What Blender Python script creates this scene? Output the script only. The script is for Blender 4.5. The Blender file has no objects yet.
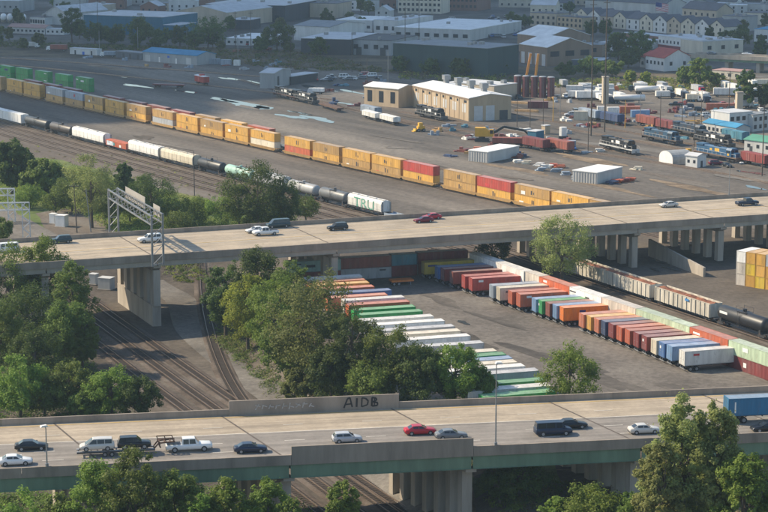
import bpy, math, random
import numpy as np
from mathutils import Vector, Matrix

SC = bpy.context.scene
COL = SC.collection
R = math.radians

# ------------------------------------------------------------------ camera, sky, sun, exposure
CAM_F, CAM_H = 2020.0, 92.0                       # focal length in photo pixels (768 wide), height above the yard
PITCH = math.atan(386 / CAM_F)
cd = bpy.data.cameras.new('camera'); cam = bpy.data.objects.new('camera', cd); COL.objects.link(cam)
cam.location = (0, 0, CAM_H); cam.rotation_euler = (math.pi / 2 - PITCH, 0, 0)
cd.sensor_width = 36; cd.lens = 36 * CAM_F / 768; cd.clip_start = 1; cd.clip_end = 20000
SC.camera = cam

SUN_EL = R(38); SUN_AZ = math.atan2(-0.955, 0.295)   # azimuth measured from +Y towards +X
w = bpy.data.worlds.new('World'); SC.world = w; w.use_nodes = True
nt = w.node_tree; nt.nodes.clear()
sky = nt.nodes.new('ShaderNodeTexSky'); sky.sky_type = 'NISHITA'; sky.sun_disc = False
sky.sun_elevation = SUN_EL; sky.sun_rotation = SUN_AZ % (2 * math.pi)
sky.dust_density = 0.8; sky.air_density = 1.3; sky.ozone_density = 3.0
bg = nt.nodes.new('ShaderNodeBackground'); bg.inputs[1].default_value = 0.12
wo = nt.nodes.new('ShaderNodeOutputWorld')
nt.links.new(sky.outputs[0], bg.inputs[0]); nt.links.new(bg.outputs[0], wo.inputs[0])
sl = bpy.data.lights.new('sun', 'SUN'); sl.energy = 4.4; sl.angle = R(0.6); sl.color = (1.0, 0.85, 0.63)
so = bpy.data.objects.new('sun', sl); COL.objects.link(so)
sd = Vector((math.sin(SUN_AZ) * math.cos(SUN_EL), math.cos(SUN_AZ) * math.cos(SUN_EL), math.sin(SUN_EL)))
so.rotation_euler = sd.to_track_quat('Z', 'Y').to_euler(); so.location = sd * 500
SC.view_settings.view_transform = 'Standard'; SC.view_settings.look = 'None'
SC.view_settings.gamma = 1.0; SC.view_settings.exposure = 0.64; SC.view_settings.use_curve_mapping = False
SC.cycles.use_denoising = True; SC.cycles.max_bounces = 6; SC.cycles.diffuse_bounces = 3
SC.cycles.transparent_max_bounces = 8; SC.cycles.volume_bounces = 1
SC.render.engine = 'CYCLES'
SC.render.filter_size = 2.2

# ------------------------------------------------------------------ surveying helper: photo pixel -> point of the place
_c, _s = math.cos(PITCH), math.sin(PITCH)
CUT = -4.7                                         # the left-hand tracks run in a cutting below the yard
def _ray(u, v, z):
    x = (u - 384) / CAM_F; y = -(v - 256) / CAM_F
    d = (x, _c + y * _s, -_s + y * _c); t = (z - CAM_H) / d[2]
    return Vector((d[0] * t, d[1] * t, z))
_EDGE = [_ray(u, v, -2.3) for u, v in ((234, 225), (238, 262), (258, 330), (318, 404), (390, 452), (470, 512), (580, 600), (720, 800))]
def _sm(a, b, x): t = min(1, max(0, (x - a) / (b - a))); return t * t * (3 - 2 * t)
def gz(x, y):                                      # height of the ground
    best, sgn = 1e9, 1
    for a, b in zip(_EDGE, _EDGE[1:]):
        dx, dy = b.x - a.x, b.y - a.y; t = min(1, max(0, ((x - a.x) * dx + (y - a.y) * dy) / (dx * dx + dy * dy)))
        d = math.hypot(x - a.x - dx * t, y - a.y - dy * t)
        if d < best: best = d; sgn = 1 if dx * (y - a.y) - dy * (x - a.x) < 0 else -1
    return CUT * _sm(-4.5, 4.5, sgn * best) * _sm(492, 462, y) if sgn * best > -4.5 else 0.0
def P(u, v, z=None):                               # on the ground unless a height is given
    if z is not None: return _ray(u, v, z)
    z = 0.0
    for _ in range(14):
        p = _ray(u, v, z); z = .5 * z + .5 * gz(p.x, p.y)
    return Vector((p.x, p.y, gz(p.x, p.y)))
def to_px(p): f = p.y * _c - (p.z - CAM_H) * _s; return (384 + CAM_F * p.x / f, 256 - CAM_F * (p.y * _s + (p.z - CAM_H) * _c) / f)
def scale_at(p):                                   # photo pixels per metre at a point
    return CAM_F / (p[1] * _c - (p[2] - CAM_H) * _s)

# ------------------------------------------------------------------ materials
MATS = {}
def M(key, col=None, rough=0.75, var=0.18, scale=0.6, metal=0.0, bump=0.0, rnd=0.0, world=False, col2=None, streak=False, detail=6):
    if key in MATS: return MATS[key]
    m = bpy.data.materials.new(key); m.use_nodes = True
    n = m.node_tree.nodes; L = m.node_tree.links
    b = n['Principled BSDF']; b.inputs['Roughness'].default_value = rough; b.inputs['Metallic'].default_value = metal
    if world:
        g = n.new('ShaderNodeNewGeometry'); src = g.outputs['Position']
    else:
        g = n.new('ShaderNodeTexCoord'); src = g.outputs['Object']
    if streak:
        mp = n.new('ShaderNodeMapping'); mp.inputs['Scale'].default_value = (1, 1, 0.18); L.new(src, mp.inputs[0]); src = mp.outputs[0]
    nz = n.new('ShaderNodeTexNoise'); nz.inputs['Scale'].default_value = scale; nz.inputs['Detail'].default_value = detail
    nz.inputs['Roughness'].default_value = 0.65
    if not world:
        oi = n.new('ShaderNodeObjectInfo'); va = n.new('ShaderNodeVectorMath'); va.operation = 'ADD'
        ml = n.new('ShaderNodeVectorMath'); ml.operation = 'SCALE'; ml.inputs[0].default_value = (37, 53, 29)
        L.new(oi.outputs['Random'], ml.inputs['Scale']); L.new(src, va.inputs[0]); L.new(ml.outputs[0], va.inputs[1]); src = va.outputs[0]
    L.new(src, nz.inputs['Vector'])
    mr = n.new('ShaderNodeMapRange'); mr.inputs[1].default_value = 0.32; mr.inputs[2].default_value = 0.68
    L.new(nz.outputs['Fac'], mr.inputs[0])
    mx = n.new('ShaderNodeMix'); mx.data_type = 'RGBA'; mx.clamp_factor = True
    L.new(mr.outputs[0], mx.inputs[0])
    c2 = col2 if col2 else tuple(min(1, c * (1 + var)) for c in col)
    c1 = col if col2 else tuple(c * (1 - var) for c in col)
    mx.inputs[6].default_value = (*c1, 1); mx.inputs[7].default_value = (*c2, 1)
    out = mx.outputs[2]
    if rnd:
        hs = n.new('ShaderNodeHueSaturation')
        oi = n.new('ShaderNodeObjectInfo'); r2 = n.new('ShaderNodeMapRange'); r2.inputs[3].default_value = 1 - rnd; r2.inputs[4].default_value = 1 + rnd
        L.new(oi.outputs['Random'], r2.inputs[0]); L.new(r2.outputs[0], hs.inputs['Value']); L.new(out, hs.inputs['Color']); out = hs.outputs[0]
    L.new(out, b.inputs['Base Color'])
    if bump:
        bp = n.new('ShaderNodeBump'); bp.inputs['Strength'].default_value = bump; bp.inputs['Distance'].default_value = 0.1
        L.new(nz.outputs['Fac'], bp.inputs['Height']); L.new(bp.outputs[0], b.inputs['Normal'])
    MATS[key] = m
    return m
def paint(name, col, rough=0.5, var=0.14):           # weathered sheet-metal paint: streaks, fading, rust freckles
    key = 'paint_' + name
    if key in MATS: return MATS[key]
    m = M(key, col, rough, var + .06, 0.7, streak=True, rnd=0.15); n = m.node_tree.nodes; L = m.node_tree.links; b = n['Principled BSDF']
    old = b.inputs['Base Color'].links[0].from_socket
    g = n.new('ShaderNodeTexCoord'); oi = n.new('ShaderNodeObjectInfo'); ml = n.new('ShaderNodeVectorMath'); ml.operation = 'SCALE'; ml.inputs[0].default_value = (61, 17, 43); L.new(oi.outputs['Random'], ml.inputs['Scale'])
    va = n.new('ShaderNodeVectorMath'); va.operation = 'ADD'; L.new(g.outputs['Object'], va.inputs[0]); L.new(ml.outputs[0], va.inputs[1])
    out = old
    for scl, st, lo, hi, mixc, amt in ((1.1, (1, 1, .35), .56, .72, (.10, .06, .04), .55), (.5, (1.6, 1.6, .25), .5, .75, (.30, .28, .25), .30)):
        mp = n.new('ShaderNodeMapping'); mp.inputs['Scale'].default_value = st; L.new(va.outputs[0], mp.inputs[0])
        nz = n.new('ShaderNodeTexNoise'); nz.inputs['Scale'].default_value = scl; nz.inputs['Detail'].default_value = 7; nz.inputs['Roughness'].default_value = .7; L.new(mp.outputs[0], nz.inputs['Vector'])
        mr = n.new('ShaderNodeMapRange'); mr.inputs[1].default_value = lo; mr.inputs[2].default_value = hi; mr.inputs[4].default_value = amt; L.new(nz.outputs['Fac'], mr.inputs[0])
        mx = n.new('ShaderNodeMix'); mx.data_type = 'RGBA'; L.new(mr.outputs[0], mx.inputs[0]); L.new(out, mx.inputs[6]); mx.inputs[7].default_value = (*mixc, 1); out = mx.outputs[2]
    L.new(out, b.inputs['Base Color']); return m

GLASS = M('vehicle_glass', (0.025, 0.032, 0.04), 0.08, 0.1)
RUBBER = M('tyre_rubber', (0.018, 0.018, 0.018), 0.85, 0.2)
STEEL = M('grey_steel', (0.30, 0.31, 0.32), 0.5, 0.15, metal=0.3)
DARK = M('dark_steel', (0.035, 0.036, 0.04), 0.6, 0.3)
RUST = M('rusty_steel', (0.10, 0.055, 0.035), 0.85, 0.4, 1.5)
CONC = M('concrete', (0.36, 0.315, 0.26), 0.9, 0.25, 0.35, bump=0.1, streak=True)
CONCD = M('weathered_concrete', (0.27, 0.222, 0.175), 0.9, 0.28, 0.3, bump=0.1, streak=True)
WHITE = M('white_paint', (0.72, 0.70, 0.66), 0.6, 0.1, rnd=0.08)
GALV = M('galvanised_steel', (0.26, 0.27, 0.28), 0.45, 0.1, metal=0.5)
WOOD = M('weathered_pole_wood', (0.09, 0.07, 0.055), 0.9, 0.3, 2)
BLK = M('black_paint', (0.014, 0.015, 0.018), 0.5, 0.3)
YEL = M('machine_yellow', (0.62, 0.34, 0.03), 0.55, 0.12)
LIGHTW = M('headlight_glass', (0.7, 0.7, 0.66), 0.15, 0.05)
LIGHTR = M('taillight_red', (0.35, 0.012, 0.012), 0.3, 0.05)

# ------------------------------------------------------------------ mesh builder
class MB:
    def __init__(s): s.v = []; s.f = []; s.mi = []
    def add(s, vs, fs, m=0):
        o = len(s.v); s.v.extend([tuple(p) for p in vs]); s.f.extend([tuple(i + o for i in f) for f in fs]); s.mi.extend([m] * len(fs)); return s
    def box(s, x0, x1, y0, y1, z0, z1, m=0):
        return s.add([(x0,y0,z0),(x1,y0,z0),(x1,y1,z0),(x0,y1,z0),(x0,y0,z1),(x1,y0,z1),(x1,y1,z1),(x0,y1,z1)],
                     [(0,3,2,1),(4,5,6,7),(0,1,5,4),(1,2,6,5),(2,3,7,6),(3,0,4,7)], m)
    def beam(s, p, q, w, h=None, m=0):
        p, q = Vector(p), Vector(q); d = (q - p).normalized(); h = h or w
        up = Vector((0, 0, 1)) if abs(d.z) < 0.95 else Vector((1, 0, 0))
        a = d.cross(up).normalized() * (w / 2); b = a.cross(d).normalized() * (h / 2)
        return s.add([p-a-b, p+a-b, p+a+b, p-a+b, q-a-b, q+a-b, q+a+b, q-a+b],
                     [(0,1,2,3),(7,6,5,4),(0,4,5,1),(1,5,6,2),(2,6,7,3),(3,7,4,0)], m)
    def cyl(s, p, q, r, r2=None, n=12, m=0, cap=True):
        p, q = Vector(p), Vector(q); r2 = r if r2 is None else r2; d = (q - p).normalized()
        up = Vector((0, 0, 1)) if abs(d.z) < 0.95 else Vector((1, 0, 0))
        a = d.cross(up).normalized(); b = a.cross(d).normalized(); vs = []
        for c, rr in ((p, r), (q, r2)):
            for k in range(n):
                t = 2 * math.pi * k / n; vs.append(c + (a * math.cos(t) + b * math.sin(t)) * rr)
        fs = [(k, (k + 1) % n, n + (k + 1) % n, n + k) for k in range(n)]
        if cap: fs += [tuple(range(n))[::-1], tuple(range(n, 2 * n))]
        return s.add(vs, fs, m)
    def prism(s, pts, axis, a, b, m=0):            # extrude a 2D outline: axis 'y' takes (x,z), 'x' takes (y,z), 'z' takes (x,y)
        f = {'y': lambda p, t: (p[0], t, p[1]), 'x': lambda p, t: (t, p[0], p[1]), 'z': lambda p, t: (p[0], p[1], t)}[axis]
        n = len(pts)
        vs = [f(p, a) for p in pts] + [f(p, b) for p in pts]
        fs = [(k, (k + 1) % n, n + (k + 1) % n, n + k) for k in range(n)] + [tuple(range(n))[::-1], tuple(range(n, 2 * n))]
        return s.add(vs, fs, m)
    def loft(s, rings, m=0, cap=True):
        n = len(rings[0]); vs = [p for r in rings for p in r]; fs = []
        for j in range(len(rings) - 1):
            for k in range(n):
                k2 = (k + 1) % n; fs.append((j * n + k, j * n + k2, (j + 1) * n + k2, (j + 1) * n + k))
        if cap: fs += [tuple(range(n))[::-1], tuple(range((len(rings) - 1) * n, len(rings) * n))]
        return s.add(vs, fs, m)
    def mesh(s, name, mats, smooth=False):
        me = bpy.data.meshes.new(name); me.from_pydata(s.v, [], s.f)
        mats = mats if isinstance(mats, (list, tuple)) else [mats]
        for x in mats: me.materials.append(x)
        me.polygons.foreach_set('material_index', np.array(s.mi, dtype=np.int32))
        if smooth: me.polygons.foreach_set('use_smooth', np.ones(len(s.f), dtype=bool))
        me.update(); return me

CACHE = {}
def cached(key, fn):
    if key not in CACHE: CACHE[key] = fn()
    return CACHE[key]
def obj(name, me, parent=None, loc=(0, 0, 0), rz=0.0, sc=None, label=None, kind=None, rot=None):
    o = bpy.data.objects.new(name, me); COL.objects.link(o); o.location = loc
    o.rotation_euler = rot if rot else (0, 0, rz)
    if sc: o.scale = sc
    if parent: o.parent = parent
    if label: o['label'] = label
    if kind: o['kind'] = kind
    return o
def tag(o, label, cat, group=None):
    o['label'] = label; o['category'] = cat
    if group: o['group'] = group
    return o
def thing(name, label, cat, loc=(0, 0, 0), rz=0.0, group=None):
    o = bpy.data.objects.new(name, None); COL.objects.link(o); o.empty_display_size = 0.5
    o.location = loc; o.rotation_euler = (0, 0, rz); return tag(o, label, cat, group)
def struct(name, me, parent=None, loc=(0, 0, 0), rz=0.0):
    o = obj(name, me, parent, loc, rz)
    if not parent: o['kind'] = 'structure'
    return o
ORD = ('first second third fourth fifth sixth seventh eighth ninth tenth eleventh twelfth thirteenth fourteenth fifteenth sixteenth '
       'seventeenth eighteenth nineteenth twentieth twenty-first twenty-second twenty-third twenty-fourth twenty-fifth twenty-sixth '
       'twenty-seventh twenty-eighth twenty-ninth thirtieth').split() + ['thirty-' + x for x in 'first second third fourth fifth sixth seventh eighth ninth'.split()] + ['fortieth'] + ['forty-' + x for x in 'first second third fourth fifth sixth seventh eighth ninth'.split()]
def ang(a, b): return math.atan2(b[1] - a[1], b[0] - a[0])
def lerp(a, b, t): return a + (b - a) * t
def pl(u, pts):                                    # piecewise linear
    for (a, b), (c, d) in zip(pts, pts[1:]):
        if u <= c or (c, d) == pts[-1]: return b + (d - b) * (u - a) / (c - a)
def text_mesh(key, body, size, mat):
    def mk():
        c = bpy.data.curves.new('lettering', 'FONT'); c.body = body; c.size = size; c.extrude = 0.012; c.align_x = 'CENTER'
        c.resolution_u = 3
        o = bpy.data.objects.new('lettering_source', c); COL.objects.link(o)
        dg = bpy.context.evaluated_depsgraph_get(); me = bpy.data.meshes.new_from_object(o.evaluated_get(dg))
        bpy.data.objects.remove(o); bpy.data.curves.remove(c); me.materials.clear(); me.materials.append(mat); return me
    return cached(key, mk)

# ------------------------------------------------------------------ ground and everything laid on it
def ground_mat(key, cols, big=0.03, fine=0.9, rough=0.95, stretch=None, bump=0.25):
    m = bpy.data.materials.new(key); m.use_nodes = True; n = m.node_tree.nodes; L = m.node_tree.links
    b = n['Principled BSDF']; b.inputs['Roughness'].default_value = rough; b.inputs['Specular IOR Level'].default_value = 0.2
    g = n.new('ShaderNodeNewGeometry'); src = g.outputs['Position']
    if stretch is not None:
        mp = n.new('ShaderNodeMapping'); mp.vector_type = 'TEXTURE'; mp.inputs['Rotation'].default_value = (0, 0, stretch)
        mp.inputs['Scale'].default_value = (7, 1, 1); L.new(src, mp.inputs[0]); bsrc = mp.outputs[0]
    else: bsrc = src
    a = n.new('ShaderNodeTexNoise'); a.inputs['Scale'].default_value = big; a.inputs['Detail'].default_value = 8; a.inputs['Roughness'].default_value = 0.62
    L.new(bsrc, a.inputs['Vector'])
    f = n.new('ShaderNodeTexNoise'); f.inputs['Scale'].default_value = fine; f.inputs['Detail'].default_value = 5; f.inputs['Roughness'].default_value = 0.7
    L.new(src, f.inputs['Vector'])
    r = n.new('ShaderNodeValToRGB'); e = r.color_ramp.elements
    e[0].position = 0.36; e[0].color = (*cols[0], 1); e[1].position = 0.64; e[1].color = (*cols[-1], 1)
    for k, c in enumerate(cols[1:-1]):
        x = e.new(0.36 + 0.28 * (k + 1) / (len(cols) - 1)); x.color = (*c, 1)
    L.new(a.outputs['Fac'], r.inputs[0])
    mr = n.new('ShaderNodeMapRange'); mr.inputs[1].default_value = 0.3; mr.inputs[2].default_value = 0.7; mr.inputs[3].default_value = 0.72; mr.inputs[4].default_value = 1.28
    L.new(f.outputs['Fac'], mr.inputs[0])
    vm = n.new('ShaderNodeVectorMath'); vm.operation = 'SCALE'; L.new(r.outputs[0], vm.inputs[0]); L.new(mr.outputs[0], vm.inputs['Scale'])
    L.new(vm.outputs[0], b.inputs['Base Color'])
    bp = n.new('ShaderNodeBump'); bp.inputs['Strength'].default_value = bump; bp.inputs['Distance'].default_value = 0.15
    L.new(f.outputs['Fac'], bp.inputs['Height']); L.new(bp.outputs[0], b.inputs['Normal'])
    MATS[key] = m; return m
TRAIN_A = ang((-158, 844), (26, 569))
G_DIRT = ground_mat('yard_dirt', [(0.06, 0.05, 0.04), (0.10, 0.083, 0.066), (0.14, 0.118, 0.094)], 0.035)
G_TOWN = ground_mat('town_ground', [(0.045, 0.045, 0.042), (0.09, 0.085, 0.075), (0.15, 0.14, 0.13)], 0.02, 0.3)
G_YARD = ground_mat('yard_asphalt', [(0.06, 0.053, 0.046), (0.125, 0.109, 0.092), (0.20, 0.175, 0.145)], 0.03, 0.5, stretch=TRAIN_A)
G_BED = ground_mat('track_bed_gravel', [(0.085, 0.07, 0.055), (0.13, 0.105, 0.083), (0.17, 0.15, 0.125)], 0.05, 0.9, stretch=TRAIN_A)
G_LOT = ground_mat('lot_asphalt', [(0.105, 0.092, 0.078), (0.145, 0.127, 0.108), (0.18, 0.16, 0.135)], 0.05, 0.8)
G_ROAD = ground_mat('gravel_road', [(0.12, 0.108, 0.094), (0.16, 0.145, 0.126), (0.19, 0.173, 0.15)], 0.08, 1.2)
G_GRASS = ground_mat('rough_grass', [(0.06, 0.085, 0.022), (0.11, 0.145, 0.04), (0.17, 0.175, 0.06)], 0.06, 0.7)
G_SCRUB = ground_mat('dry_scrub', [(0.05, 0.045, 0.03), (0.10, 0.078, 0.05), (0.15, 0.115, 0.07)], 0.05, 0.5)
G_SOIL = ground_mat('bare_soil', [(0.12, 0.085, 0.055), (0.2, 0.15, 0.1), (0.28, 0.21, 0.14)], 0.08, 0.7)
G_BALL = ground_mat('ballast', [(0.075, 0.058, 0.045), (0.115, 0.09, 0.072), (0.14, 0.12, 0.1)], 0.12, 2.0)
G_WATER = M('puddle_water', (0.05, 0.06, 0.065), 0.03, 0.2, 0.3, world=True)

def sheet(name, pts, z, mat, wob=0.0, seed=1, px=True):
    rg = random.Random(seed); q = [P(u, v, 0) for u, v in pts] if px else [Vector((x, y, 0)) for x, y in pts]
    out = []
    for a, b in zip(q, q[1:] + q[:1]):
        k = max(1, int((b - a).length / 6)) if wob else 1
        for j in range(k):
            c = a.lerp(b, j / k); x_, y_ = c.x + rg.uniform(-wob, wob), c.y + rg.uniform(-wob, wob); out.append((x_, y_, gz(x_, y_) + z))
    me = MB().add(out, [tuple(range(len(out)))]).mesh(name, mat)
    if me.polygons[0].normal.z < 0: me.flip_normals()
    o = struct(name, me); return o
def blob(name, u, v, rx, ry, z, mat, seed, a=None):   # irregular patch
    rg = random.Random(seed); c = P(u, v); a = TRAIN_A if a is None else a; ph = [rg.uniform(0, 6.3) for _ in range(4)]; pts = []
    for k in range(28):
        t = 2 * math.pi * k / 28
        r = 1 + 0.28 * math.sin(2 * t + ph[0]) + 0.2 * math.sin(3 * t + ph[1]) + 0.12 * math.sin(5 * t + ph[2]) + 0.08 * math.sin(9 * t + ph[3])
        x, y = rx * r * math.cos(t), ry * r * math.sin(t)
        pts.append((c.x + x * math.cos(a) - y * math.sin(a), c.y + x * math.sin(a) + y * math.cos(a)))
    return sheet(name, pts, z, mat, px=False)

xs_ = [-9000, -3000, -1000, -400] + [-200 + 4 * k for k in range(76)] + [200, 500, 1500, 4000, 9000]
ys_ = [-3000, -500, 0, 150] + [200 + 4 * k for k in range(78)] + [600, 900, 1500, 3000, 7000, 15000]
nx_, ny_ = len(xs_), len(ys_)
struct('ground', MB().add([(x, y, gz(x, y)) for x in xs_ for y in ys_], [(i * ny_ + j, (i + 1) * ny_ + j, (i + 1) * ny_ + j + 1, i * ny_ + j + 1) for i in range(nx_ - 1) for j in range(ny_ - 1)]).mesh('ground', G_DIRT, True))
sheet('town_ground', [(-60, 52), (240, 62), (400, 72), (560, 84), (830, 100), (900, -90), (-130, -90)], 0.03, G_TOWN, 1.5, 2)
sheet('yard_pavement', [(-40, 52), (240, 64), (400, 74), (560, 86), (830, 104), (840, 230), (560, 226), (405, 222), (330, 203), (250, 180), (190, 162), (60, 133), (-40, 112)], 0.06, G_YARD, 1.0, 3)
sheet('track_bed', [(-60, 113), (60, 135), (190, 164), (250, 182), (330, 205), (400, 224), (330, 246), (180, 205), (60, 165), (-60, 142)], 0.05, G_BED, 1.5, 4)
sheet('trailer_lot', [(286, 276), (470, 262), (530, 276), (775, 385), (800, 432), (420, 430), (350, 350), (300, 300)], 0.06, G_LOT, 0.6, 5)
sheet('grass_verge', [(-40, 152), (60, 160), (180, 194), (330, 228), (300, 244), (180, 236), (60, 236), (-40, 240)], 0.07, G_GRASS, 1.5, 6)
sheet('scrub_bank', [(-60, 40), (200, 47), (330, 50), (520, 66), (800, 80), (830, 100), (560, 83), (400, 73), (240, 62), (-60, 55)], 0.09, G_SCRUB, 1.5, 7)
sheet('soil_bank', [(640, 78), (660, 77), (690, 80), (720, 84), (725, 89), (690, 88), (650, 84)], 0.13, G_SOIL, 1.0, 8)
sheet('embankment_soil', [(475, 470), (640, 470), (860, 520), (860, 640), (560, 640), (470, 560)], 0.05, G_SOIL, 1.0, 11)
sheet('grass_strip', [(425, 408), (560, 404), (560, 500), (478, 508), (440, 455)], 0.055, G_GRASS, 1.0, 12)
sheet('bare_verge', [(38, 214), (76, 206), (112, 222), (122, 238), (46, 240)], 0.085, G_BED, 1.0, 14)
sheet('service_pavement', [(0, 209), (14, 211), (62, 240), (-20, 262), (-20, 209)], 0.1, G_YARD, 0.5, 13)
def ribbon(name, pts, width, z, mat, px=True):
    q = smooth([P(u, v) for u, v in pts] if px else [Vector((*p, 0)) for p in pts], 5); L_, R_ = [], []
    for i, p in enumerate(q):
        t = (q[min(i + 1, len(q) - 1)] - q[max(i - 1, 0)]).normalized(); nrm = Vector((-t.y, t.x, 0)) * width / 2
        L_.append((p.x + nrm.x, p.y + nrm.y, gz(p.x + nrm.x, p.y + nrm.y) + z)); R_.append((p.x - nrm.x, p.y - nrm.y, gz(p.x - nrm.x, p.y - nrm.y) + z))
    k = len(q); m = MB().add(L_ + R_, [(i, k + i, k + i + 1, i + 1) for i in range(k - 1)])
    return struct(name, m.mesh(name, mat))
def smooth(p, k=6):
    if len(p) < 3: return [p[0].lerp(p[-1], i / k) for i in range(k + 1)]
    out = []
    for i in range(len(p) - 1):
        a, b, c, d = p[max(i - 1, 0)], p[i], p[i + 1], p[min(i + 2, len(p) - 1)]
        for j in range(k):
            t = j / k
            out.append(0.5 * ((2 * b) + (c - a) * t + (2 * a - 5 * b + 4 * c - d) * t * t + (3 * b - a - 3 * c + d) * t ** 3))
    return out + [p[-1]]
ribbon('gravel_road', [(150, 283), (180, 300), (192, 330), (225, 360), (268, 392), (320, 428), (400, 486), (450, 530)], 7.0, 0.085, G_ROAD)
ribbon('gravel_path', [(-30, 205), (8, 215), (35, 229), (62, 243), (80, 252)], 5.0, 0.125, G_ROAD)
ribbon('gravel_lane', [(500, 128), (560, 140), (650, 150), (800, 172)], 6.0, 0.085, G_ROAD)
for k, (u, v, rx, ry) in enumerate([(246, 105, 17, 5), (222, 100, 9, 2.5), (262, 108, 7, 4), (292, 117, 9, 2.6), (318, 119, 11, 3), (300, 113, 7, 1.6), (230, 79, 8, 2), (252, 82, 7, 1.8),
        (311, 87, 9, 2), (327, 90, 7, 1.5), (352, 92, 11, 1.7), (347, 104, 6, 1.8), (136, 86, 10, 2.4), (126, 77, 5, 1.6), (60, 70, 7, 1.8), (47, 69, 5, 1.4), (187, 92, 7, 1.8), (752, 173, 5, 1.5),
        (755, 188, 5, 1.2), (660, 262, 2.2, 1.0), (672, 269, 2.6, 1.0), (655, 270, 1.7, .8), (685, 266, 2.2, .9), (463, 323, 2.0, 0.8)]):
    blob('puddle', u, v, rx, ry, 0.15, G_WATER, 40 + k)
for k, (u, v, rx, ry) in enumerate([(560, 180, 14, 2.5), (610, 188, 16, 2), (520, 170, 12, 3), (680, 180, 18, 3), (590, 160, 20, 3), (110, 68, 16, 4), (140, 68, 14, 3), (240, 168, 8, 2), (700, 190, 20, 3), (395, 160, 16, 4)]):
    blob('dirt_patch', u, v, rx, ry, 0.11 + 0.003 * k, G_SOIL if k % 3 else G_BED, 80 + k)
for k, (u, v, rx, ry) in enumerate([(470, 340, 9, 2.2), (560, 362, 14, 3), (440, 300, 8, 2), (620, 385, 12, 2.5), (500, 322, 10, 1.5), (700, 395, 12, 2)]):
    blob('asphalt_patch', u, v, rx, ry, 0.08 + 0.003 * k, G_YARD, 120 + k, R(-60))

rg = random.Random(60)
for k in range(46):                                   # oil stains, wet spots and gravel scatter on the yard
    u, v = rg.uniform(20, 760), rg.uniform(70, 200)
    if v < 60 + u * .0 or v > 120 + u * .17: continue
    blob('ground_stain', u, v, rg.uniform(4, 16), rg.uniform(.8, 3), 0.145 + .0012 * k, rg.choice([G_DIRT, G_BED, G_ROAD, G_LOT, G_TOWN]), 200 + k, TRAIN_A + rg.uniform(-.25, .25))
# ------------------------------------------------------------------ railway tracks
RAILM = M('rail_steel', (0.24, 0.18, 0.14), 0.4, 0.25, 1.0, metal=0.5)
SLEEP = M('sleeper_wood', (0.05, 0.038, 0.03), 0.95, 0.35, 1.5)
def track(pts, ties=True, px=True, bed=True):
    q = smooth([P(u, v) for u, v in pts] if px else [Vector((*p[:2], 0)) for p in pts], 6)
    nr = []
    for p in q: p.z = gz(p.x, p.y)
    for i, p in enumerate(q):
        t = (q[min(i + 1, len(q) - 1)] - q[max(i - 1, 0)]).normalized(); nr.append(Vector((-t.y, t.x, 0)))
    def strip(prof):
        return MB().loft([[p + n * y + Vector((0, 0, z)) for y, z in prof] for p, n in zip(q, nr)])
    t = struct('railway_track', strip([(-2.3, 0.02), (2.3, 0.02), (1.6, 0.16), (-1.6, 0.16)]).mesh('ballast', G_BALL))
    for sgn in (-1, 1):
        y = sgn * 0.72
        obj('rail', strip([(y - .06, .2), (y + .06, .2), (y + .05, .38), (y - .05, .38)]).mesh('rail', RAILM), t)
    if ties:
        m = MB(); acc = 0.0
        for i in range(len(q) - 1):
            a, b = q[i], q[i + 1]; Ls = (b - a).length; d = (b - a) / Ls; s = acc
            while s < Ls:
                c = a + d * s; n = nr[i]; e = d * 0.13
                m.add([c + n*1.3 - e + Vector((0,0,.14)), c - n*1.3 - e + Vector((0,0,.14)), c - n*1.3 + e + Vector((0,0,.14)), c + n*1.3 + e + Vector((0,0,.14)),
                       c + n*1.3 - e + Vector((0,0,.22)), c - n*1.3 - e + Vector((0,0,.22)), c - n*1.3 + e + Vector((0,0,.22)), c + n*1.3 + e + Vector((0,0,.22))],
                      [(4,5,6,7),(0,1,5,4),(1,2,6,5),(2,3,7,6),(3,0,4,7)]); s += 0.62
            acc = s - Ls
        obj('sleepers', m.mesh('sleepers', SLEEP), t, kind='stuff')
    return t
def offset_line(a, b, d, e0=0, e1=0):               # line a-b shifted sideways by d metres (positive = left of travel)
    a, b = Vector(a[:2]), Vector(b[:2]); t = (b - a).normalized(); n = Vector((-t.y, t.x))
    return [tuple(a + n * d - t * e0), tuple(b + n * d + t * e1)]
STK0, STK1 = P(6, 92.5, .4), P(476, 196.6, .4)      # near foot of the double-stack train
FR0, FR1 = P(25, 125.5, 1), P(378, 214.5, 1)        # near foot of the mixed freight train
stk_line = offset_line(STK0, STK1, 1.5, 60, 90); fr_line = offset_line(FR0, FR1, 1.5, 60, 90)
track(stk_line, px=False); track(offset_line(STK0, STK1, 6.3, 60, 90), px=False); track(fr_line, px=False)
for k in range(1, 4): track(offset_line(FR0, FR1, 1.5 - 5.2 * k - (2 if k > 3 else 0), 90, 70 - 8 * k), px=False, ties=k < 4)
track(offset_line(STK0, STK1, 24, 60, -10), px=False, ties=False)
LT = [(40, 268), (78, 293), (125, 325), (200, 378), (290, 440), (390, 511), (430, 540)]
ltw = [P(*p) for p in LT]
track(LT)
for d in (-5.0, -10.4):
    n = (ltw[-1] - ltw[0]).normalized(); nn = Vector((-n.y, n.x, 0))
    track([tuple((p - nn * -d)[:2]) for p in ltw[1:]], px=False)
track([(198, 240), (203, 275), (206, 310), (216, 350), (236, 392), (262, 420), (330, 462), (410, 515)])
GO0, GO1 = P(585, 279, .8), P(765, 339, .8)
track(offset_line(GO0, GO1, 1.5, 50, 50), px=False)
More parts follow.
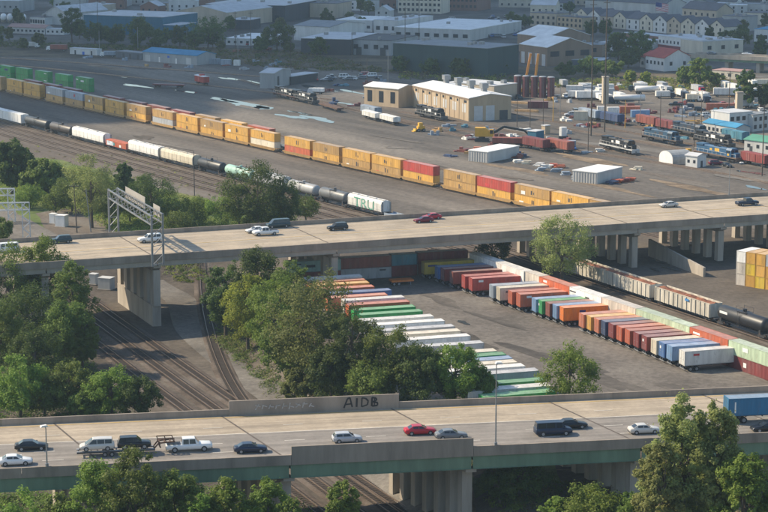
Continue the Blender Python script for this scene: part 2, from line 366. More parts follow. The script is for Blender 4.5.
for pts in ([(380, 120), (470, 132), (560, 148), (700, 170), (800, 190)], [(400, 112), (470, 124), (600, 148), (680, 163)], [(560, 128), (640, 142), (760, 166)],
            [(330, 104), (420, 126), (470, 138)], [(520, 118), (620, 131), (740, 155)], [(560, 113), (680, 134), (790, 152)], [(240, 80), (330, 104), (420, 124)], [(590, 108), (700, 128), (790, 142)]):
    track(pts, ties=False)
track([(-30, 62), (60, 70), (210, 86), (330, 100)], ties=False); track([(-30, 56), (120, 66), (300, 80)], ties=False)

# ------------------------------------------------------------------ highway bridges
def deck_mat(key, col):                              # worn slab: lengthwise wheel-path streaks, slab blotches, fine grain
    if key in MATS: return MATS[key]
    m = bpy.data.materials.new(key); m.use_nodes = True; n = m.node_tree.nodes; L = m.node_tree.links; b = n['Principled BSDF']; b.inputs['Roughness'].default_value = .88
    g = n.new('ShaderNodeTexCoord'); out = None
    for sc_, lo, hi, scl in (((.012, .75, 1), .80, 1.16, 1.0), ((.16, .28, 1), .88, 1.1, 1.0), ((1, 1, 1), .93, 1.07, 1.6), ((.22, .02, 1), .93, 1.05, 1.0)):
        mp = n.new('ShaderNodeMapping'); mp.inputs['Scale'].default_value = sc_; L.new(g.outputs['Object'], mp.inputs[0])
        nz = n.new('ShaderNodeTexNoise'); nz.inputs['Scale'].default_value = scl; nz.inputs['Detail'].default_value = 4; L.new(mp.outputs[0], nz.inputs['Vector'])
        mr = n.new('ShaderNodeMapRange'); mr.inputs[1].default_value = .35; mr.inputs[2].default_value = .65; mr.inputs[3].default_value = lo; mr.inputs[4].default_value = hi; L.new(nz.outputs['Fac'], mr.inputs[0])
        if out is None: out = mr.outputs[0]
        else:
            mm_ = n.new('ShaderNodeMath'); mm_.operation = 'MULTIPLY'; L.new(out, mm_.inputs[0]); L.new(mr.outputs[0], mm_.inputs[1]); out = mm_.outputs[0]
    vm = n.new('ShaderNodeVectorMath'); vm.operation = 'SCALE'; vm.inputs[0].default_value = col; L.new(out, vm.inputs['Scale']); L.new(vm.outputs[0], b.inputs['Base Color'])
    MATS[key] = m; return m
def highway_bridge(label, near0, near1, width, zdeck, bents, skew, girder_m, haunch, x0, x1, rais_near, rais_far, gd, split, wall_piers, asphalt, lines, cols):
    """near0/near1: two points on the top of the near parapet; local x runs along the bridge, local y across it"""
    a = ang(near0, near1); o = Vector((near0[0], near0[1], 0))
    t = thing('highway_bridge', label, 'bridge', o, a)
    dk = deck_mat('bridge_deck_concrete', (0.36, 0.295, 0.215))
    ap = deck_mat('bridge_asphalt', (0.225, 0.2, 0.172))
    obj('deck', MB().box(x0, x1, 0.35, width - 0.35, zdeck - 0.45, zdeck).mesh('deck', dk), t)
    if asphalt: obj('asphalt_lanes', MB().box(x0, x1, 0.5, asphalt, zdeck, zdeck + 0.015).mesh('asphalt_lanes', ap), t)
    wl = MATS.get('road_paint') or M('road_paint', (0.66, 0.61, 0.52), 0.8, 0.15, 1.5)
    yl = MATS.get('road_paint_yellow') or M('road_paint_yellow', (0.60, 0.40, 0.12), 0.8, 0.15, 1.5)
    for (y, kind) in lines:
        if kind == 'd':
            for k in range(int((x1 - x0) / 12.2)):
                obj('lane_dash', cached('dash', lambda: MB().box(0, 3, -.07, .07, 0, .012).mesh('lane_dash', wl)), t, (x0 + k * 12.2 + (y * 3 % 5), y, zdeck + 0.018))
        else:
            obj('edge_line', MB().box(x0, x1, y - .1, y + .1, zdeck + .016, zdeck + .03).mesh('edge_line', yl if kind == 'y' else wl), t)
    for far in (0, 1):
        ra = rais_far if far else rais_near; y0, y1 = (width - 0.4, width) if far else (0.0, 0.4)
        cuts = [(x0, ra[0], 1.0), (ra[0], ra[1], ra[2]), (ra[1], x1, 1.0)] if ra else [(x0, x1, 1.0)]
        for c0, c1, h in cuts:
            L_ = (c1 - c0); n = max(1, int(L_ / split))
            for k in range(n):
                s0, s1 = c0 + L_ * k / n + 0.02, c0 + L_ * (k + 1) / n - 0.02
                m = MB().prism([(y0, zdeck - .5), (y1, zdeck - .5), (y1, zdeck + .35), (y1 - .08 if not far else y1, zdeck + h), (y0 if not far else y0 + .08, zdeck + h), (y0, zdeck + .35)], 'x', s0, s1)
                obj('parapet', m.mesh('parapet', CONCD), t)
    for k, (y, vis) in enumerate([(0.3, 1), (5.2, 0), (10, 0), (15, 0), (20, 0), (width - 0.3, 1)]):
        prev = x0
        for xb in list(bents) + [x1]:
            m = MB().box(prev + .12, xb - .12, y - .03, y + .03, zdeck - .5 - gd, zdeck - .5)
            m.box(prev + .12, xb - .12, y - .22, y + .22, zdeck - .5 - gd - .06, zdeck - .5 - gd).box(prev + .12, xb - .12, y - .2, y - .031, zdeck - .56, zdeck - .5)
            obj('girder', m.mesh('girder', girder_m), t); prev = xb
    dj = MATS.get('joint_rubber') or M('joint_rubber', (0.10, 0.08, 0.065), 0.9, 0.2)
    for xb in bents:
        sk = skew * (width - .8)
        obj('expansion_joint', MB().add([(xb - .16, .45, zdeck + .034), (xb + .16, .45, zdeck + .034), (xb + .16 - sk, width - .45, zdeck + .034), (xb - .16 - sk, width - .45, zdeck + .034)], [(0, 1, 2, 3)]).mesh('expansion_joint', dj), t)
        zc = zdeck - .5 - gd - .1; L_ = width - 1.0
        p = obj('pier_cap', MB().add([(xb - .8 - skew*e, y, z) for y, z, e in ((.4, zc - .5, .4), (.4, zc, .4), (2.4, zc - .5 - haunch, 2.4), (width - .4, zc, width - .4), (width - .4, zc - .5, width - .4), (width - 2.4, zc - .5 - haunch, width - 2.4))]
             + [(xb + .8 - skew*e, y, z) for y, z, e in ((.4, zc - .5, .4), (.4, zc, .4), (2.4, zc - .5 - haunch, 2.4), (width - .4, zc, width - .4), (width - .4, zc - .5, width - .4), (width - 2.4, zc - .5 - haunch, width - 2.4))],
             [(0, 1, 3, 4, 5, 2), (6, 8, 11, 10, 9, 7), (0, 6, 7, 1), (1, 7, 9, 3), (3, 9, 10, 4), (4, 10, 11, 5), (5, 11, 8, 2), (2, 8, 6, 0)]).mesh('pier_cap', CONC), t)
        top = zc - .48 - haunch
        gb = CUT - .3
        wall = xb in wall_piers
        if wall:
            e0, e1 = 1.4, width - 1.4
            obj('pier_wall', MB().add([(xb + s - skew*e, e, z) for z in (gb, CUT + 4.6) for s, e in ((-.95, e0), (.95, e0), (.95, e1), (-.95, e1))],
                [(0, 3, 2, 1), (4, 5, 6, 7), (0, 1, 5, 4), (1, 2, 6, 5), (2, 3, 7, 6), (3, 0, 4, 7)]).mesh('pier_wall', CONC), t)
        cw = 1.25 if wall else (.66 if not haunch else .75)
        for k in range(cols):
            y = 2.2 + (width - 4.4) * k / (cols - 1); x = xb - skew * y
            zb = CUT + 4.6 if wall else gb
            obj('pier_column', cached(('col', zb, top, cw), lambda: MB().add([(sx - skew * yy, yy, z) for z in (zb, top + .25) for sx, yy in ((-.75, -cw), (.75, -cw), (.75, cw), (-.75, cw))], [(0, 3, 2, 1), (4, 5, 6, 7), (0, 1, 5, 4), (1, 2, 6, 5), (2, 3, 7, 6), (3, 0, 4, 7)]).mesh('pier_column', CONC)), t, (x, y, 0))
    return t, a, o

GREEN = M('green_girder_paint', (0.14, 0.215, 0.14), 0.6, 0.22, 0.4, streak=True)
BEIGE = M('beige_girder_paint', (0.33, 0.29, 0.235), 0.7, 0.15, 0.4, streak=True)
LN0, LN1 = P(0, 469, 10.0), P(768, 432.5, 10.0)
def loc_x(px, z, n0, n1):                             # distance along the bridge of a pixel on its near parapet
    p = P(px[0], px[1], z); d = (n1 - n0).normalized(); return (p - n0).dot(d)
LX = lambda u, v: loc_x((u, v), 10.0, LN0, LN1)
LFX = lambda u, v: loc_x((u, v), 10.0, LN0, LN1)
LB = [LX(289, 453) - 25.6 * k for k in (2, 1, 0)] + [LX(470, 443), LX(470, 443) + 25.4, LX(470, 443) + 50.8]
low, LA, LO = highway_bridge('nearer highway bridge with green girders crossing the bottom of the picture', LN0, LN1, 26.6, 9.0, LB, 0.29, GREEN, 0.0, -35, 165,
    (LX(290, 452), LX(471, 443), 2.25), (LFX(229, 410), LFX(399, 402), 2.3), 1.9, 30, [], 15.6,
    [(1.3, 'w'), (6.4, 'd'), (11, 'd'), (15.75, 'w'), (19.6, 'd'), (25.2, 'y')], 7)
UN0, UN1 = P(65, 260.5, 11.4), P(768, 214, 10.9)
UZ0 = 10.4; USL = (11.4 - 10.9) / (Vector((UN1.x, UN1.y)) - Vector((UN0.x, UN0.y))).length    # the deck falls to the right
def uz(p): return UZ0 - USL * (Vector((p.x - UN0.x, p.y - UN0.y)).dot(Vector((UN1.x - UN0.x, UN1.y - UN0.y)).normalized()))
def on_upper(u, v, dz=0.0):
    z = 10.0
    for _ in range(8): p = P(u, v, z + dz); z = uz(p)
    return P(u, v, z + dz)
def UX(u, v): q = on_upper(u, v, 1.0); return Vector((q.x - UN0.x, q.y - UN0.y)).dot(Vector((UN1.x - UN0.x, UN1.y - UN0.y)).normalized())
UBX = UX(157, 254)
upr, UA, UO = highway_bridge('farther pale highway bridge crossing mid picture above the trailer lot', UN0, UN1, 30.0, UZ0, [UBX - 24, UBX, UX(334, 241), UX(572, 225), UX(634, 221), UX(724, 216.5), UX(724, 216.5) + 21, UX(724, 216.5) + 43], 0.04, BEIGE, 0.8, -70, 210,
    None, None, 1.0, 40, [UBX], 0, [(2.6, 'w'), (6.6, 'd'), (10.3, 'd'), (14.2, 'w'), (15.2, 'y'), (19.2, 'd'), (23, 'd'), (27.2, 'w')], 6)
upr.rotation_euler = (0, math.atan(USL), UA)
low['label'] = 'nearer highway bridge with green girders crossing the bottom of the picture'
# graffiti on the raised stretch of the far parapet
GRAF = M('graffiti_paint', (0.03, 0.028, 0.028), 0.8, 0.3, 3)
gx = LFX(377, 402)
f0 = P(363, 404.5, 10.1); loc = Vector((f0.x - LO.x, f0.y - LO.y, 0)); loc.rotate(Matrix.Rotation(-LA, 3, 'Z'))
gm = MB(); rg = random.Random(3)
def stroke(pts, w=.2):
    for a, b in zip(pts, pts[1:]): gm.beam((a[0], 0, a[1]), (b[0] + .02, 0, b[1] + .01), .03, w * rg.uniform(.8, 1.2))
stroke([(-2.9, 0), (-2.35, 1.45), (-1.95, 1.6), (-1.6, .1)], .26); stroke([(-2.6, .55), (-1.7, .62)], .2)
stroke([(-.9, .1), (-.85, 1.5)], .28)
stroke([(-.1, .05), (-.05, 1.5), (.55, 1.4), (.95, .95), (.8, .35), (-.05, .1)], .24)
stroke([(1.5, .1), (1.55, 1.5), (2.2, 1.35), (2.25, 1.0), (1.65, .8), (2.45, .6), (2.4, .2), (1.55, .1)], .24); stroke([(1.9, .1), (1.95, 1.3)], .14)
obj('graffiti', gm.mesh('graffiti', GRAF), low, (loc.x, 26.17, 9.45), label='black spray-painted letters on the parapet')
g2 = M('faded_graffiti', (0.42, 0.39, 0.36), 0.8, 0.3, 3)
p0 = P(285, 407, 10.1); loc = Vector((p0.x - LO.x, p0.y - LO.y, 0)); loc.rotate(Matrix.Rotation(-LA, 3, 'Z'))
mm = MB(); rg = random.Random(5)
for k in range(9):
    x = -4.6 + k * 1.05; mm.beam((x, 0, rg.uniform(0, .3)), (x + rg.uniform(.2, .7), 0, rg.uniform(.7, 1.1)), .05, .16); mm.beam((x, 0, rg.uniform(.5, .9)), (x + .8, 0, rg.uniform(.2, .8)), .05, .14)
obj('graffiti', mm.mesh('graffiti', g2), low, (loc.x, 26.16, 9.6), label='faded pale scrawl on the parapet')
ld = Vector((math.cos(LA), math.sin(LA), 0)); ud = Vector((math.cos(UA), math.sin(UA), 0))
# retaining wall below the farther bridge
a, b = P(648, 256), P(703, 277)
tag(obj('retaining_wall', MB().prism([(0, 0), ((b - a).length, 0), ((b - a).length, 2.2), (0, 4.2)], 'y', 0, .6).mesh('retaining_wall', CONC), loc=a, rz=ang(a, b)), 'low sloping concrete retaining wall between the bridge columns', 'wall')

# ------------------------------------------------------------------ containers and trailers
PC = dict(yellow=(0.60, 0.33, 0.065), red=(0.40, 0.055, 0.04), darkred=(0.21, 0.035, 0.03), brown=(0.23, 0.065, 0.045), orangered=(0.48, 0.11, 0.045),
          orange=(0.72, 0.19, 0.02), salmon=(0.55, 0.18, 0.09), blue=(0.07, 0.16, 0.36), skyblue=(0.16, 0.28, 0.46), navy=(0.03, 0.055, 0.13), green=(0.02, 0.27, 0.065), grass=(0.035, 0.34, 0.09),
          white=(0.74, 0.72, 0.67), cream=(0.62, 0.55, 0.42), grey=(0.40, 0.41, 0.42), bluegrey=(0.26, 0.31, 0.37), seagreen=(0.29, 0.44, 0.40), palegreen=(0.42, 0.52, 0.36), teal=(0.06, 0.20, 0.27),
          rustwhite=(0.58, 0.52, 0.44), maroon=(0.17, 0.035, 0.035), dimyellow=(0.42, 0.25, 0.085), bold=(0.66, 0.45, 0.04), azure=(0.02, 0.14, 0.27))
WORDS = dict(orangered='orange-red', darkred='dark red', skyblue='sky blue', grass='bright green', bluegrey='blue-grey', seagreen='sea-green', palegreen='pale green', rustwhite='rust-stained white',
             dimyellow='dull yellow', bold='golden yellow', azure='deep blue', salmon='salmon pink')
def word(c): return WORDS.get(c, c)
def shell_mesh(L, H, col, corr=True):
    def mk():
        m = MB(); w = 1.22; n = max(8, int(L / 0.55))
        if corr:
            for sy in (-1, 1):
                pts = []
                for k in range(n + 1):
                    x = -L / 2 + .12 + (L - .24) * k / n; d = 0.045 if k % 2 else 0.0; pts.append((x, sy * (w - d)))
                vs = [(x, y, .14) for x, y in pts] + [(x, y, H - .1) for x, y in pts]
                m.add(vs, [((i, i + 1, n + 2 + i, n + 1 + i) if sy < 0 else (i + 1, i, n + 1 + i, n + 2 + i)) for i in range(n)])
        else:
            m.box(-L/2 + .05, L/2 - .05, -w + .02, w - .02, .14, H - .1)
        m.box(-L/2 + .06, L/2 - .06, -w + .03, w - .03, H - .12, H - .02, 1)
        m.box(-L/2 + .03, -L/2 + .1, -w + .05, w - .05, .1, H - .1); m.box(L/2 - .1, L/2 - .05, -w + .05, w - .05, .1, H - .1)
        return m.mesh('shell', [paint(col, PC[col]), paint(col + '_roof', tuple(.68 * c + .32 * f for c, f in zip(PC[col], (.56, .50, .44))))])
    return cached(('shell', L, H, col, corr), mk)
def frame_mesh(L, H, col):
    def mk():
        m = MB(); w = 1.22
        for x in (-L/2, L/2 - .16):
            for y in (-w, w - .14): m.box(x, x + .16, y, y + .14, 0, H)
        for y in (-w, w - .1):
            m.box(-L/2 + .16, L/2 - .16, y, y + .1, 0, .16); m.box(-L/2 + .16, L/2 - .16, y, y + .1, H - .12, H - .002)
        for x in (-L/2, L/2 - .12): m.box(x, x + .12, -w + .14, w - .14, 0, .14); m.box(x, x + .12, -w + .14, w - .14, H - .13, H - .003)
        return m.mesh('corner_frame', paint(col + '_frame', tuple(c * .8 for c in PC[col])))
    return cached(('frame', L, H, col), mk)
def door_mesh(H, col):
    def mk():
        m = MB().box(-.035, 0, .02, 1.06, .16, H - .14)
        for y in (.28, .78): m.cyl((-.06, y, .12), (-.06, y, H - .12), .03, n=6, m=1)
        m.box(-.09, -.05, .2, .5, 1.1, 1.18, 1)
        return m.mesh('door', [paint(col, PC[col]), STEEL])
    return cached(('door', H, col), mk)
def mark_mesh(w_, h_, mat): return cached(('mark', w_, h_, mat.name), lambda: MB().box(-w_/2, w_/2, -.02, 0, 0, h_).mesh('placard', mat))
MARKD = M('dark_marking', (0.05, 0.05, 0.06), 0.6, 0.2); MARKB = M('blue_marking', (0.02, 0.03, 0.16), 0.6, 0.2); MARKW = M('white_marking', (0.75, 0.74, 0.7), 0.6, 0.1); MARKR = M('red_marking', (0.5, 0.05, 0.05), 0.6, 0.2)
CM = [0]
def container_parts(t, L, H, col, z=0.0, marks=(), corr=True, doors=True):
    obj('shell', shell_mesh(L, H, col, corr), t, (0, 0, z)); obj('corner_frame', frame_mesh(L, H, col), t, (0, 0, z))
    if doors:
        obj('door', door_mesh(H, col), t, (-L/2 + .02, 0, z)); obj('door', door_mesh(H, col), t, (-L/2 + .02, -1.08, z))
    if not marks and L > 10:
        CM[0] += 1; rg = random.Random(CM[0] * 13)
        if rg.random() < .6:
            mt = MARKD if col in ('white', 'cream', 'rustwhite', 'grey', 'palegreen', 'seagreen', 'skyblue') and rg.random() < .6 else rg.choice([MARKW, MARKW, MARKB])
            marks = [(rg.choice([-1, 1]) * L * rg.uniform(.28, .4), rg.uniform(1.5, 1.9), rg.uniform(.9, 2.4), rg.uniform(.22, .5), mt)] + ([(rg.uniform(-2, 2), rg.uniform(.8, 1.2), rg.uniform(1.5, 3.4), rg.uniform(.5, .9), mt)] if rg.random() < .3 else [])
    for (x, zz, ww, hh, mt) in marks:
        obj('placard', mark_mesh(ww, hh, mt), t, (x, -1.225, z + zz))
def container(label, loc, rz, L, H, col, group, marks=(), corr=True, doors=True):
    t = thing('shipping_container', label, 'container', loc, rz, group); container_parts(t, L, H, col, 0, marks, corr, doors); return t
def wheel_pair(t, x, y, z, r, wd, name='wheel'):
    for s in (-1, 1):
        o = obj(name, cached(('tyre', r, wd), lambda: MB().cyl((0, -wd/2, 0), (0, wd/2, 0), r, n=16).mesh('tyre', RUBBER)), t, (x, s * y, z))
        obj('rim', cached(('rim', r, wd), lambda: MB().cyl((0, -wd/2 - .012, 0), (0, wd/2 + .012, 0), r * .58, n=12).mesh('rim', GALV)), o)
def chassis(t, L, front=True):
    def mk():
        m = MB()
        for y in (-.5, .4): m.box(-L/2 + .05, L/2 - .2, y, y + .1, .95, 1.2)
        for k in range(6): m.box(-L/2 + .2 + k * (L - .6) / 5, -L/2 + .32 + k * (L - .6) / 5, -1.15, 1.15, 1.0, 1.19)
        return m.mesh('chassis', DARK)
    obj('chassis', cached(('ch', L), mk), t)
    g = obj('landing_gear', cached('lg', lambda: MB().box(-.08, .08, -.75, -.6, .05, 1.0).box(-.08, .08, .6, .75, .05, 1.0).box(-.2, .2, -.8, -.55, 0, .06).box(-.2, .2, .55, .8, 0, .06).box(-.05, .05, -.6, .6, .55, .63).mesh('landing_gear', STEEL)), t, (L/2 - 3.0, 0, 0))
    obj('bumper', cached('bump', lambda: MB().box(-.05, .05, -1.1, 1.1, .5, .62).box(-.04, .04, -.5, -.42, .6, 1.0).box(-.04, .04, .42, .5, .6, 1.0)  .mesh('bumper', STEEL)), t, (-L/2 + .08, 0, 0))
    for dx in (1.3, 2.55): wheel_pair(t, -L/2 + dx, .95, .5, .5, .5)
def trailer(label, loc, rz, L, col, group, marks=(), corr=True):
    t = thing('container_trailer', label, 'trailer', loc, rz, group)
    container_parts(t, L, 2.75, col, 1.22, marks, corr); chassis(t, L); return t

# right-hand row in the lot
TD = R(17.0); tdv = Vector((math.cos(TD), math.sin(TD), 0)); tnv = Vector((math.sin(TD), -math.cos(TD), 0))
RV = [(410, 274), (436, 283), (500, 305.5), (560, 325), (600, 339), (640, 354), (700, 378)]
ROW = [(421, 'bold', 13.7), (434.7, 'blue', 12.2), (440.5, 'darkred', 12.2), (449.5, 'brown', 13.7), (461.5, 'red', 13.7), (468.5, 'red', 14.6), (489, 'bluegrey', 12.2), (496, 'cream', 13.7),
       (508, 'orangered', 12.2), (516, 'orangered', 13.2), (531.5, 'skyblue', 12.2), (537.5, 'grass', 13.2), (545, 'brown', 12.2), (552, 'skyblue', 12.2), (559, 'orange', 13.7),
       (578.5, 'salmon', 12.2), (586, 'yellow', 13.7), (593.5, 'salmon', 12.2), (600.3, 'navy', 13.2), (608, 'darkred', 13.2), (616, 'orangered', 12.2), (624.5, 'orangered', 13.7), (632.8, 'darkred', 13.2),
       (641, 'darkred', 14.6), (650.5, 'cream', 13.2), (658.5, 'blue', 13.2), (666, 'skyblue', 12.2), (678.5, 'white', 14.0)]
for k, (u, c, L) in enumerate(ROW):
    p = P(u, pl(u, RV)); ctr = p + tdv * (L / 2) + tnv * 1.25
    mk = []
    if k == 14: mk = [(-L/2 + 4.2, 1.0, 1.3, 1.1, MARKB)]
    if k == 27: mk = [(-L/2 + 2.4, 1.8, 1.2, .4, MARKR)]
    if k in (5, 9): mk = [(-L/2 + 2.0, 1.9, 1.1, .45, MARKW)]
    lab = f'{word(c)} container trailer, {ORD[k]} from the upper end of the right-hand row'
    if k == 27: lab = 'white box trailer at the near end of the right-hand row'
    if k == 0: lab = 'golden yellow container trailer at the far upper end of the right-hand row'
    if k == 14: lab = 'bright orange container trailer with dark blue square mark, right-hand row'
    if k == 11: lab = 'bright green container trailer in the right-hand row'
    t = trailer(lab, ctr, TD + R(random.Random(k).uniform(-.8, .8)), L, c, 'trailers parked in the right-hand row', mk, corr=c != 'white')
    if k in (11, 25, 23): obj('placard', cached(('endmark', ), lambda: MB().box(-.06, -.035, -.25, .25, 0, .5).mesh('placard', MARKW)), t, (-L/2, .4, 2.8))
# left-hand row
LROW = [(361, 275, 'white'), (364, 278.5, 'salmon'), (368, 281.5, 'yellow'), (373, 285.5, 'orangered'), (390, 289, 'blue'), (386, 293.5, 'salmon'), (403, 296, 'white'), (408, 300.5, 'orangered'),
        (414, 305.5, 'green'), (421, 310, 'green'), (432, 315, 'white'), (443, 319.5, 'white'), (453, 325, 'grey'), (459, 329.5, 'cream'), (468.5, 334.5, 'white'), (482, 341.5, 'grey'),
        (495, 349.5, 'cream'), (504, 353, 'green'), (510.5, 356.8, 'skyblue'), (515, 360.5, 'cream'), (523, 364.5, 'white'), (537, 369, 'grey'), (543, 378.5, 'green'), (548, 384, 'white'), (553, 390, 'green'), (559, 397, 'cream')]
for k, (u, v, c) in enumerate(LROW):
    e = P(u, v, 3.97); L = 15.2 if c in ('white', 'grey', 'cream') and k > 9 else 13.2
    ctr = Vector((e.x, e.y, 0)) - tdv * (L / 2)
    t = trailer(f'{word(c)} trailer, {ORD[k]} from the upper end of the left-hand row', ctr, TD + math.pi, L, c, 'trailers parked in the left-hand row', corr=c not in ('white', 'grey', 'cream'))
# double-high wall of containers behind the right-hand row
W0, W1 = P(469, 253, 5.2), P(768, 353, 5.2); WA = ang(W0, W1); wd = Vector((math.cos(WA), math.sin(WA), 0)); wn = Vector((-math.sin(WA), math.cos(WA), 0))
WROW = [('white', 'brown', 12.2), ('white', 'darkred', 12.2), ('rustwhite', 'orangered', 6.1), ('orangered', 'brown', 12.2), ('white', 'grey', 12.2), ('rustwhite', 'maroon', 12.2), ('palegreen', 'maroon', 12.2), ('palegreen', 'brown', 6.1), ('orangered', 'maroon', 12.2), ('palegreen', 'maroon', 12.2), ('palegreen', 'maroon', 12.2)]
s = 0.0
for k, (ct, cb, L) in enumerate(WROW):
    c = Vector((W0.x, W0.y, 0)) + wd * (s + L / 2) + wn * 1.25; s += L + .12
    mk = [(-1.0, 1.2, 1.6, .8, MARKW)] if k == 9 else []
    jig = random.Random(k).uniform(-.15, .15)
    container(f'{word(ct)} container on top, {ORD[k]} from the upper end of the double-high wall', c + wn * jig + Vector((0, 0, 2.62)), WA, L, 2.6, ct, 'containers stacked as a wall behind the right-hand row', mk)
    container(f'{word(cb)} container at the bottom, {ORD[k]} from the upper end of the double-high wall', c, WA, L, 2.6, cb, 'containers stacked as a wall behind the right-hand row', [(-1, .9, .9, .9, MARKW)] if k > 8 else [])
# containers closing the upper end of the lot
def px_len(u0, v0, u1, v1, z): return P(u0, v0, z), P(u1, v1, z)
for (u, v, z, L, c, lab) in [(341, 259, 5.2, 12.2, 'seagreen', 'sea-green container beside the treetops at the upper end of the lot, on top'), (341, 259, 2.6, 12.2, 'darkred', 'dark red container under the sea-green one by the treetops'),
        (391.5, 255.5, 5.2, 12.2, 'brown', 'long rust-red container standing on a pale grey one'), (391.5, 255.5, 2.6, 12.2, 'grey', 'pale grey container under the long rust-red one'),
        (417, 253.5, 5.2, 6.1, 'teal', 'teal blue short container on top at the back of the lot'), (417, 253.5, 2.6, 6.1, 'darkred', 'dark red short container under the teal blue one'),
        (468, 250, 5.2, 12.2, 'darkred', 'dark red container behind the golden yellow trailer, on top'), (468, 250, 2.6, 12.2, 'brown', 'brown container behind the golden yellow trailer, at the bottom')]:
    e = P(u, v, 5.2); ctr = Vector((e.x, e.y, z - 2.6)) - tdv * (L / 2) - tnv * 1.25
    container(lab, ctr, TD, L, 2.58, c, 'containers closing the upper end of the lot')
e = P(414, 284, 0); t = thing('flatbed_trailer', 'low orange flatbed in front of the dark red short container', 'trailer', e - tdv * 3, TD)
obj('platform', MB().box(-2.6, 2.6, -1.2, 1.2, .9, 1.3).mesh('platform', paint('orange', PC['orange'])), t)
wheel_pair(t, -2, .95, .45, .45, .4); wheel_pair(t, -.9, .95, .45, .45, .4); obj('landing_gear', CACHE['lg'], t, (2, 0, 0))
# yellow end-on stacks at the right edge
for j, (cols_) in enumerate([('rustwhite', 'rustwhite', 'white'), ('yellow', 'bold', 'yellow'), ('bold', 'yellow', 'yellow'), ('yellow', 'yellow', 'grey'), ('red', 'yellow', 'bold'), ('bold', 'yellow', 'yellow')]):
    b = P(735, 284.5) + Vector((.72, -.69, 0)) * 2.6 * j
    for i, c in enumerate(cols_):
        container(f'{word(c)} container, {("bottom", "middle", "top")[i]} of the {ORD[j]} end-on stack from the left at the right edge', b + Vector((.69, .72, 0)) * 3.05 + Vector((1.0, -.9, 2.62 * i)), R(46.2), 6.1, 2.6, c, 'end-on container stacks at the right edge', doors=False)
# green containers in a line at the upper left
gA = ang(P(0, 75), P(97, 92)); gd = Vector((math.cos(gA), math.sin(gA), 0))
for k, u in enumerate([-14, 1.5, 18.5, 38, 58, 78.5]):
    p = P(u, pl(u, [(-14, 75.5), (16, 79.5), (95, 92.5)])) ; L = 11.6
    nm = ORD[5 - k]
    for lev in (0, 1): container(f'bright green container, {("lower", "upper")[lev]} of the {nm} green pile from the right', p + gd * (L/2) + Vector((0, 0, 2.95 * lev)), gA, L, 2.9, 'green', 'green containers in a line')

# ------------------------------------------------------------------ railway rolling stock (local x along the track, z=0 on the rail)
RAILTOP = 0.38
def bogie(t, x):
    def mk():
        m = MB()
        for s in (-1, 1):
            m.prism([(-1.25, .55), (-.9, .75), (.9, .75), (1.25, .55), (1.0, .35), (.4, .3), (-.4, .3), (-1.0, .35)], 'y', s * 1.0 - .07, s * 1.0 + .07)
        m.box(-.25, .25, -1.0, 1.0, .45, .8)
        return m.mesh('bogie', DARK)
    b = obj('bogie', cached('bogie', mk), t, (x, 0, 0))
    for dx in (-.85, .85):
        obj('wheelset', cached('wset', lambda: MB().cyl((0, -.8, .45), (0, -.68, .45), .45, n=14).cyl((0, .68, .45), (0, .8, .45), .45, n=14).cyl((0, -.7, .45), (0, .7, .45), .09, n=8).mesh('wheelset', RUST)), b, (dx, 0, 0))
def coupler(t, x): obj('coupler', cached('cpl', lambda: MB().box(-.5, .5, -.12, .12, .75, .98).mesh('coupler', DARK)), t, (x, 0, 0))
def well_car(label, loc, rz, L, group, col='dimyellow'):
    t = thing('well_car', label, 'rail car', loc, rz, group); h = L / 2
    def mk():
        m = MB()
        for s in (-1, 1):
            y = s * 1.36
            m.prism([(-h + .5, 1.0), (-h + 1.6, .35), (h - 1.6, .35), (h - .5, 1.0), (h - .5, 1.25), (-h + .5, 1.25)], 'y', y - .06, y + .06)
        for k in range(7): m.box(-h + 1.6 + k * (L - 3.4) / 6, -h + 1.8 + k * (L - 3.4) / 6, -1.3, 1.3, .32, .4)
        m.box(-h, -h + .9, -1.3, 1.3, .95, 1.2); m.box(h - .9, h, -1.3, 1.3, .95, 1.2)
        return m.mesh('well_frame', paint('well_' + col, tuple(c * .8 for c in PC[col])))
    obj('well_frame', cached(('well', L, col), mk), t)
    bogie(t, -h + .15); coupler(t, h)
    return t
STARTS = [-14, 6.3, 23.4, 45.5, 65, 84.3, 104.7, 126, 152, 176, 200, 224.5, 250, 284, 312, 341.7, 371, 402.3, 442.8, 476.2, 513.5, 550.5, 588]
SCOL = {3: ('dimyellow', 'grey'), 4: ('dimyellow', 'bluegrey'), 8: ('grey', 'dimyellow'), 12: ('cream', 'yellow'), 13: ('orangered', 'yellow'), 17: ('yellow', 'red'), 19: ('yellow', 'red'), 5: ('yellow', 'dimyellow')}
SD = Vector((STK1.x - STK0.x, STK1.y - STK0.y, 0)).normalized(); SA = ang(STK0, STK1); sn = Vector((-SD.y, SD.x, 0))
